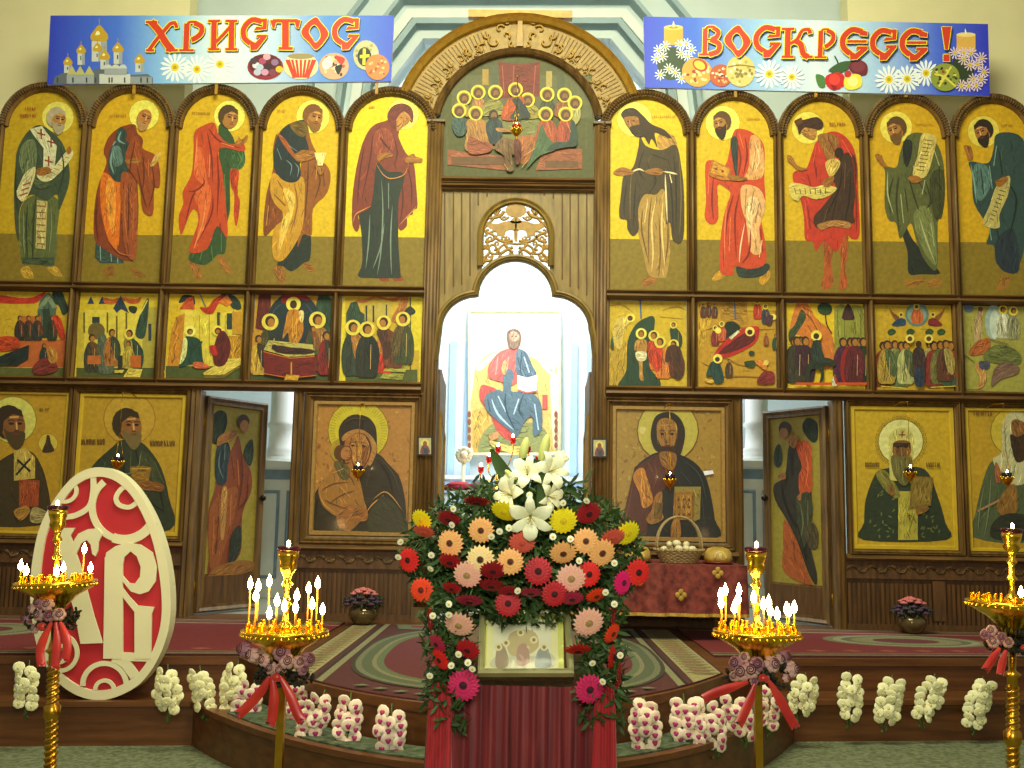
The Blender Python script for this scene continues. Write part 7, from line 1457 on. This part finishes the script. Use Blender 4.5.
# lilies
lilm = mat('lily_white', 'eef0c4', .5, 0, .05, 8); lilg = mat('lily_bud_green', 'd0d878', .5, 0, .08, 8)
def lily(px, py, Y, rpx, rot, lab):
    q = A(px, py, Y); r = rpx*(Y+10)/F
    t = thing('lily', lab, 'flower', q, 'white lilies in the flower arrangement'); t['_w'] = (0, 0, 0)
    b = MB()
    for k in range(6):
        a = pi/2+2*pi*k/6+(.0 if k % 2 else .05); L_ = 1.0; ca, sa = cos(a), sin(a); w0 = .32 if k % 2 else .22; prof = [(.06, .35, .10), (.25, .12, .6), (.5, -.06, 1.0), (.75, -.10, .85), (.93, -.02, .45), (1.03, .10, .04)]
        vs_ = []
        for (rr_, yy, ww) in prof:
            for s_ in (-1, 0, 1): vs_.append(((rr_*ca-s_*ww*w0*sa)*1, yy-(.05 if s_ == 0 else -.02), rr_*sa+s_*ww*w0*ca))
        b.add(vs_, [(i_*3+j, i_*3+j+1, i_*3+j+4, i_*3+j+3) for i_ in range(5) for j in range(2)], 0, (1, 1, 1), True)
    b.lathe([(.03, 0), (.1, .3), (.16, .55)], (0, 0, 0), 8) if False else None
    b.build('petals', lilm, t)
    b = MB(); b.tube([(0, .3, 0), (.01, -.25, -.02)], .025, 5)
    for k in range(5): a = 2*pi*k/5; e_ = (.14*cos(a), -.28, .14*sin(a)); b.tube([(0, .3, 0), (.06*cos(a), 0, .06*sin(a)), e_], .01, 4); b.ball(e_, (.05, .02, .02), 6, 4)
    b.build('stamens', mat('stamen_gold', 'b8a03c', .7), t); MB().tube([(0, .35, 0), (0, .8, -.3), (0, 1.2, -1.2)], .045, 6).build('stem', grn, t)
    t.rotation_euler = rot; t.scale = (r, r, r); return t
lily(530.5, 519, -6.28, 24, (.35, 0, 0), 'largest open white lily, lowest in the middle between two yellow gerberas')
lily(507, 494, -6.1, 21, (-.2, .4, -.9), 'white lily turned to the left above the left yellow gerbera')
lily(527, 471, -6.12, 19, (-.5, .2, -.2), 'white lily facing forward in the middle of the upper cluster')
lily(553, 470, -6.1, 20, (-.2, -.3, .6), 'white lily turned right, upper right of the cluster')
lily(552, 497, -6.1, 17, (.1, .2, .8), 'small white lily turned right beside the tall green leaf')
lily(514, 480, -6.05, 16, (-.7, 0, -.5), 'small half open white lily behind the left facing one')
def bud(px0, py0, px1, py1, w, lab):
    a, c = A(px0, py0, -6.05), A(px1, py1, -6.05); d = (a-c).normalized(); L_ = (a-c).length
    t = thing('lily_bud', lab, 'flower', tuple(c), 'lily buds in the flower arrangement'); b = MB()
    M_ = d.to_track_quat('Z', 'Y').to_matrix(); b.ball((a+c)/2, (w, w, L_/2), 10, 8, rot=M_); b.build('bud', lilg, t); MB().tube([c, c+Vector((0, .02, -.05)), c+Vector((0, .08, -.25))], .005, 5).build('stem', grn, t)
bud(527, 437, 521, 462, .018, 'tall pale lily bud standing left at the top'); bud(548, 434, 540, 464, .019, 'tall pale lily bud leaning right at the top'); bud(562, 456, 545, 466, .013, 'small pale bud pointing right beside the lilies'); bud(505, 470, 515, 480, .012, 'short bud pointing left under the long leaf')
tk = thing('white_rose', 'round white bloom at the upper right of the lilies, before the altar bench', 'flower', A(561, 458, -6.0)); tk['_w'] = (0, 0, 0)
b = MB(); q = Vector((0, 0, 0))
for k in range(16): a = 2.4*k; u = sqrt(k/16)*.022; b.ball(q+Vector((u*cos(a), -.015+.3*u, u*sin(a))), (.012, .006, .012), 7, 5)
b.build('petals', lilm, tk); MB().tube([(0, 0, -.015), (-.02, .02, -.1), (-.05, .08, -.25)], .004, 5).build('stem', grn, tk)
def leaf(pts, w, Y, lab):
    P_ = [A(x, y, Y+.02*k) for k, (x, y) in enumerate(pts)]; P_ = [Vector(v) for v in spl([tuple(v) for v in P_], 6, False)]; N = len(P_); vs_ = []
    for i_, v in enumerate(P_):
        a, c = P_[max(0, i_-1)], P_[min(N-1, i_+1)]; d = (c-a).normalized(); s_ = d.cross(Vector((0, -1, 0))).normalized(); ww = w*sin(pi*(.06+.9*i_/(N-1)))
        vs_ += [v-s_*ww, v+Vector((0, .012, 0)), v+s_*ww]
    b = MB(); b.add(vs_, [(i_*3+j, i_*3+j+1, i_*3+j+4, i_*3+j+3) for i_ in range(N-1) for j in range(2)], 0, (1, 1, 1), True); tag(b.build('green_leaf', mat('leaf_green', '3c5a22')), lab, 'leaf', 'large leaves among the lilies')
leaf([(491, 449), (500, 466), (512, 484), (520, 494)], .028, -6.05, 'long broad green leaf pointing to the upper left of the lilies')
leaf([(541, 470), (543, 490), (538, 512)], .024, -6.12, 'dark green leaf hanging between the two right lilies'); leaf([(514, 463), (528, 460), (548, 464)], .009, -6.1, 'thin dark leaf lying across the upper lilies'); leaf([(580, 500), (572, 492), (560, 488)], .012, -6.0, 'small green leaf right of the lilies')
# ferny greenery, uncountable
b = MB(); rr = random.Random(11); gm = mat('fern_green', '34501e', .65, 0, .35, 10); 
def sprig(q, L_, d):
    d = d.normalized(); s_ = d.cross(Vector((rr.uniform(-1, 1), rr.uniform(-1, 1), rr.uniform(-1, 1)))).normalized()
    b.add([q-s_*.004, q+s_*.004, q+d*L_*.6+s_*.007, q+d*L_, q+d*L_*.6-s_*.007], [(0, 1, 2, 3, 4)])
for k in range(7000):
    z_ = rr.random()
    if z_ < .66:
        a, u = rr.uniform(0, 2*pi), sqrt(rr.random()); px, py = 522+118*u*cos(a), 556+74*u*sin(a); Y = -5.85-.26*sqrt(max(0, 1-u*u))+rr.uniform(0, .16)
    elif z_ < .9:
        s_ = rr.choice((-1, 1)); px = 525+s_*rr.uniform(52, 94) + (-6 if s_ < 0 else 4); py = rr.uniform(590, 728); Y = -6.05+rr.uniform(-.06, .06)
        if py > 700 and rr.random() < .6: continue
    else:
        px, py = 528+rr.gauss(0, 26), rr.uniform(480, 540); Y = -6.05+rr.uniform(0, .15)
    q = A(px, py, Y); d = Vector((rr.uniform(-1, 1), rr.uniform(-.8, .2), rr.uniform(-1, 1))); sprig(q, rr.uniform(.03, .07), d)
tag(b.build('fern_foliage', gm), 'dense ferny greenery filling the flower arrangement around the gerberas', 'foliage', kind='stuff')
b = MB(); q0, q1 = A(410, 560, -5.86), A(634, 560, -5.86)
b.ball(((q0.x+q1.x)/2, -5.8, (A(520, 562, -5.8)).z), ((q1.x-q0.x)/2*.86, .13, .22), 20, 12); tag(b.build('flower_foam', mat('dark_green_foam', '1e2c14', .9)), 'dark green moss core holding the central flower arrangement', 'foam')
# ================================================================ candle stands
wax = mat('beeswax', 'e6b040', .5); ribm = mat('red_satin_ribbon', 'c41c16', .3, 0, .2, 6, sheen=.4, c2='e03a24'); rosem = mat('dusty_pink_rose', 'e0b4a6', .65, 0, .2, 20); rosed = mat('mauve_rose', 'b4808a', .65, 0, .2, 20); rosk = mat('dark_rose_heart', '5c2c38', .7); bergr = mat('dark_foliage', '2a2a1c', .8, 0, .3, 10)
rubyc = mat('dark_ruby_glass', '3c1020', .12, 0)
def rose(c, r, d, m, par, name='rose'):
    d = Vector(d).normalized(); M_ = d.to_track_quat('Z', 'Y').to_matrix(); b = MB()
    b.ball(c, (r*.55, r*.55, r*.6), 8, 6, rot=M_)
    for ring, (n, rad, h) in enumerate(((4, .42, .25), (6, .72, .0))):
        for k in range(n):
            a = 2*pi*k/n+ring; o = Vector(c)+M_ @ Vector((r*rad*cos(a), r*rad*sin(a), -r*h*.0-r*.15*ring)); R_ = M_ @ Matrix.Rotation(a, 3, 'Z') @ Matrix.Rotation(-.9+.35*ring, 3, 'Y'); b.ball(o, (r*.12, r*.42, r*.42), 7, 5, rot=R_)
    o = b.build(name, m, par); b = MB(); b.tube([Vector(c)+M_ @ Vector((r*(.08+.5*k/18)*cos(k*.8), r*(.08+.5*k/18)*sin(k*.8), r*(.66-.18*k/18))) for k in range(19)], r*.06, 4); b.build('petal_whorl', rosk, o); return o
def ribbon(par, pts, w, Y0):
    P_ = [Vector(v) for v in spl(pts, 5, False)]; N = len(P_); vs_ = []
    for i_, v in enumerate(P_):
        a, c = P_[max(0, i_-1)], P_[min(N-1, i_+1)]; d = (c-a).normalized(); s_ = d.cross(Vector((.15, -1, 0))).normalized(); ww = w*(.35+.65*min(1, i_/(N*.35)))
        e_ = 0 if i_ < N-1 else .03
        vs_ += [v-s_*ww-d*e_*0, v+Vector((0, -.012, 0))+(-d*.03 if i_ == N-1 else Vector()), v+s_*ww]
    b = MB(); b.add(vs_, [(i_*3+j, i_*3+j+1, i_*3+j+4, i_*3+j+3) for i_ in range(N-1) for j in range(2)], 0, (1, 1, 1), True); return b.build('ribbon_tail', ribm, par)
def stand(px, ty, rpx, Y, topy, cands, lab, spiral_=False, roses=(), tails=(), where='', zfloor=0.0, cuprow=None, lamp_lit=True, polew=.018, lean=0):
    c = A(px, ty, Y); x, zt = c.x, c.z; D_ = (Y+10)/F; r = rpx*D_; ztop = A(px, topy, Y).z
    t = thing('candle_stand', lab, 'candle stand', (x, Y, zfloor), None)
    b = MB(); b.lathe([(.03, zt-.20), (.06, zt-.13), (r*.55, zt-.075), (r*.92, zt-.03), (r, zt-.01), (r*1.01, zt+.006), (r*.97, zt+.006), (r*.93, zt-.004), (.03, zt)], (x, Y, 0), 40); b.build('tray', gold, t)
    b = MB()
    for k in range(40): a = 2*pi*k/40; b.ball((x+r*1.0*cos(a), Y+r*1.0*sin(a), zt-.018), (.009, .009, .009), 6, 4)
    b.build('beaded_rim', gold, t)
    # central column to the lamp
    b = MB(); H = ztop-zt
    b.lathe([(.05, zt), (.035, zt+.03), (.016, zt+.05), (.014, zt+H*.28), (.03, zt+H*.32), (.014, zt+H*.37), (.014, zt+H*.5), (.028, zt+H*.55), (.016, zt+H*.6), (.022, zt+H*.66), (.045, zt+H*.74), (.04, zt+H*.8), (.05, zt+H*.88), (.052, zt+H*.94)], (x, Y, 0), 20); b.build('central_column', gold, t)
    b = MB(); b.lathe([(.04, zt+H*.93), (.056, zt+H*.95), (.058, zt+H*.99), (.045, zt+H), (.03, zt+H*.96)], (x, Y, 0), 20); lm = b.build('lamp_cup', rubyc, t)
    if lamp_lit: b = MB(); b.ball((x, Y-.01, zt+H*1.03), (.009, .009, .016), 8, 6); b.build('lamp_flame', flame, lm)
    # cups
    for ring, n, rr_ in ((0, 18, .86), (1, 12, .58)):
        for k in range(n):
            a = 2*pi*k/n+ring*.2; q = (x+r*rr_*cos(a), Y+r*rr_*sin(a), 0)
            b = MB(); b.lathe([(.006, zt), (.005, zt+.012), (.010, zt+.018), (.0085, zt+.036), (.011, zt+.04)], q, 8); b.build('candle_cup', gold, t)
    # pole
    b = MB()
    if spiral_:
        b.lathe([(.02, zt-.2), (.018, zt-.35), (.046, zt-.37), (.026, zt-.39), (.026, .52), (.046, .5), (.044, .45), (.028, .42), (.028, .10)], (x, Y, 0), 14)
        for ph in (0, pi): b.tube([(x+.026*cos(k*.55+ph), Y+.026*sin(k*.55+ph), .12+(zt-.55)*k/110) for k in range(111)], .011, 5)
    else: b.box((x-polew, Y-polew, .1), (x+polew, Y+polew, zt-.16))
    b.lathe([(.16, zfloor), (.16, zfloor+.03), (.06, zfloor+.07), (.04, .12)], (x, Y, 0), 24); b.build('pole', brass, t)
    b = MB(); rr = random.Random(int(px))   # dark greenery under the tray
    # garland
    if roses:
        g_ = thing('rose_garland', 'garland of dusty pink roses with red ribbon, '+where, 'garland', (x, Y, zt-.3))
        gb = MB()
        for k in range(150): a, u = rr.uniform(0, 2*pi), rr.uniform(.03, .14); gb.ball((x+u*1.1*cos(a), Y+u*sin(a), zt-.14-rr.uniform(0, .11)), (.022, .012, .008), 5, 3, rot=Matrix.Rotation(rr.uniform(0, 3), 3, 'Z') @ Matrix.Rotation(rr.uniform(0, 3), 3, 'Y'))
        gb.build('leaves', bergr, g_)
        for k, (rx, ry, rr_) in enumerate(roses):
            q = A(rx, ry, Y-.13+.06*abs(rx-px)/30); rose(q, rr_*D_*1.15, (q.x-x, -.2, .05), rosem if k % 3 else rosed, g_)
        for pts in tails: ribbon(g_, [tuple(A(u, v, Y-.13-.004*k)) for k, (u, v) in enumerate(pts)], .023, Y)
        b2 = MB(); b2.ball((x, Y-.13, A(px, ty+42, Y).z), (.028, .02, .022), 10, 6); b2.build('ribbon_knot', ribm, g_)
    # candles
    for k, (cx_, by, fy, side) in enumerate(cands):
        d_ = A(cx_, by, Y); dx = d_.x-x; dy2 = (r*.86)**2-dx*dx; yy = Y-side*sqrt(max(0, dy2)) if abs(side) == 1 else Y-side*r*.5
        base = A(cx_, by, yy); z0 = zt+.038; zf = A(cx_, fy, yy).z; zf = max(zf, z0+.03)
        cn = thing('candle', 'lit thin yellow candle %s' % CW(k, len(cands), where), 'candle', (d_.x, yy, z0), 'lit candles '+where)
        MB().tube([(d_.x, yy, z0), (d_.x+.001, yy, (z0+zf)/2), (d_.x, yy, zf-.022)], .0042, 7).build('wax_stick', wax, cn)
        b = MB(); prof = [(0, zf-.024), (.008, zf-.020), (.014, zf-.006), (.013, zf+.006), (.006, zf+.024), (0, zf+.038)]; b.lathe(prof, (d_.x, yy, 0), 10); b.build('flame', flame, cn)
    if lean: t.rotation_euler.y = lean; t.location.x -= zt*sin(lean)
    return t, (x, Y, zt)
ORD = ['first', 'second', 'third', 'fourth', 'fifth', 'sixth', 'seventh', 'eighth', 'ninth', 'tenth', 'eleventh', 'twelfth', 'thirteenth', 'fourteenth']
def CW(k, n, where): return '%s from the left %s' % (ORD[k], where)
S2 = 3.096
def cn(lst): return [(200+a/S2, 520+b_/S2, 520+c/S2, s_) for a, b_, c, s_ in sorted(lst)]
def cn3(lst): return [(600+a/S2, 520+b_/S2, 520+c/S2, s_) for a, b_, c, s_ in sorted(lst)]
rs1 = [(243, 649, 8), (251, 655, 7), (263, 660, 6), (281, 652, 8), (287, 661, 7), (299, 662, 6), (309, 659, 7), (270, 668, 6), (279, 670, 6), (303, 670, 5)]
stand(285, 631, 42, -5.0, 546, cn([(150, 310, 198, 1), (162, 320, 205, -1), (188, 318, 190, -1), (192, 322, 236, 1), (240, 330, 244, -1), (262, 335, 252, 1), (240, 340, 290, 1), (285, 330, 268, 1), (310, 325, 212, -1), (318, 328, 236, 1), (316, 330, 272, 1), (343, 318, 196, -1), (358, 320, 262, 1), (369, 318, 278, -1)]),
      'gold candle stand with round tray of lit candles and red ribbon, left of the bouquet', False, rs1, [[(270, 676), (262, 690), (246, 708), (236, 716)], [(272, 676), (274, 696), (272, 718), (269, 726)], [(280, 676), (290, 695), (298, 715), (303, 722)]], 'on the candle stand left of the bouquet')
rs2 = [(735, 663, 7), (741, 672, 8), (751, 670, 8), (757, 664, 7), (744, 657, 5), (773, 664, 8), (786, 657, 6), (793, 669, 8), (734, 676, 5), (754, 681, 4), (787, 678, 4), (781, 659, 5)]
stand(757, 632, 42, -5.0, 547, cn3([(372, 300, 258, 1), (385, 305, 232, -1), (405, 310, 218, -1), (400, 320, 272, 1), (410, 315, 245, 1), (455, 320, 218, -1), (452, 325, 240, 1), (480, 330, 262, 1), (500, 335, 280, 1), (522, 330, 292, 1), (547, 320, 254, -1), (555, 325, 276, 1), (588, 310, 272, 1), (595, 315, 284, -1)]),
      'gold candle stand with round tray of lit candles and red ribbon, right of the bouquet', False, rs2, [[(748, 682), (730, 688), (713, 694), (702, 700)], [(755, 683), (750, 700), (743, 716), (738, 726)], [(768, 680), (778, 696), (787, 712), (797, 730)]], 'on the candle stand right of the bouquet')
S5 = 2.56
rs3 = [(38, 602, 6), (47, 604, 6), (38, 615, 6), (49, 615, 6), (59, 614, 6), (31, 608, 5), (25, 618, 5), (34, 628, 5)]
stand(56, 582, 38, -4.35, 505, [(25, 580, 566, 1), (39, 584, 577, 1), (48, 578, 572, -1), (69, 580, 549, -1), (69.5, 582, 575, 1), (80, 580, 568, -1)],
      'tall brass candle stand with spiral pole in front of the egg board', True, rs3, [[(52, 622), (44, 638), (40, 652), (42, 668)], [(56, 622), (57, 640), (56, 656), (54, 670)], [(60, 622), (66, 636), (67, 650), (64, 662)]], 'on the spiral stand before the egg board', lean=-.045)
rs4 = [(985, 634, 5), (991, 630, 5), (993, 641, 6), (1001, 637, 5), (1008, 642, 5)]
stand(1012, 603, 42, -4.5, 528, [(1004, 604, 594, 1)], 'brass candle stand with nearly empty tray, cut off at the right edge', True, rs4, [[(1000, 648), (992, 660), (984, 672)], [(1006, 650), (1002, 664), (1000, 676)]], 'on the stand at the right edge', lean=.04)
for x, y, z, e_ in ((A(285, 600, -5).x, -5.0, 1.22, 26), (A(757, 600, -5).x, -5.0, 1.22, 26), (A(56, 560, -4.35).x, -4.35, 1.36, 9), (A(1004, 592, -4.5).x, -4.5, 1.3, 3)):
    light('candle_cluster_light', 'POINT', (x, y, z+.04), e_, (1.0, .66, .26), .06)
# ================================================================ hanging oil lamps
def lampada(px, py, topy, Y, lab, s=1.0, cup=None, lit=True):
    q = A(px, py, Y); zt = A(px, topy, Y).z; x, z = q.x, q.z
    t = thing('hanging_lamp', lab, 'oil lamp', (x, Y, z-.09*s)); cup = cup or mat('dark_blue_glass', '1c1a2c', .1)
    b = MB(); b.lathe([(0, z-.10*s), (.008*s, z-.09*s), (.005*s, z-.075*s), (.02*s, z-.065*s), (.045*s, z-.035*s), (.058*s, z-.005*s), (.06*s, z), (.05*s, z-.002)], (x, Y, 0), 20)
    for k in range(10): a = 2*pi*k/10; b.ball((x+.058*s*cos(a), Y+.058*s*sin(a), z+.004), (.01*s, .01*s, .014*s), 6, 4)
    b.build('gold_bowl', gold, t)
    b = MB(); b.lathe([(.03*s, z-.01*s), (.046*s, z+.02*s), (.05*s, z+.05*s), (.044*s, z+.05*s), (.035*s, z+.01*s)], (x, Y, 0), 18); cpp = b.build('glass_cup', cup, t)
    if lit: b = MB(); b.ball((x, Y-.01, z+.062*s), (.008*s, .008*s, .015*s), 8, 6); b.build('flame', flame, cpp)
    zr = z+.28*s
    for k in range(3):
        a = 2*pi*k/3+.5; MB().tube([(x+.056*s*cos(a), Y+.056*s*sin(a), z), (x, Y, zr)], .0022, 4).build('chain', brass, t)
    MB().tube([(x, Y, zr), (x, Y, zt)], .0028, 4).build('hanging_chain', brass, t)
    MB().tube([(x, Y, zt), (x, (Y-.08)/2, zt+.02), (x, -.08, zt+.0)], .006, 5).build('bracket', brass, t)
rg = mat('ruby_glass', 'c0201c')
lampada(118, 462, 393, -.45, 'small gold oil lamp hanging before the green robed man above the egg')
lampada(358, 471, 404, -.45, 'small gold oil lamp hanging before the mother and child icon')
lampada(670, 480, 404, -.45, 'small gold oil lamp hanging before the man with the jewelled book')
lampada(910, 473, 402, -.45, 'small gold oil lamp hanging before the white hooded elder')
lampada(1007, 478, 404, -.45, 'small gold oil lamp hanging at the right edge')
lampada(516.5, 130, 76, -.35, 'small gold oil lamp with red glass hanging before the supper painting', .95, rg)
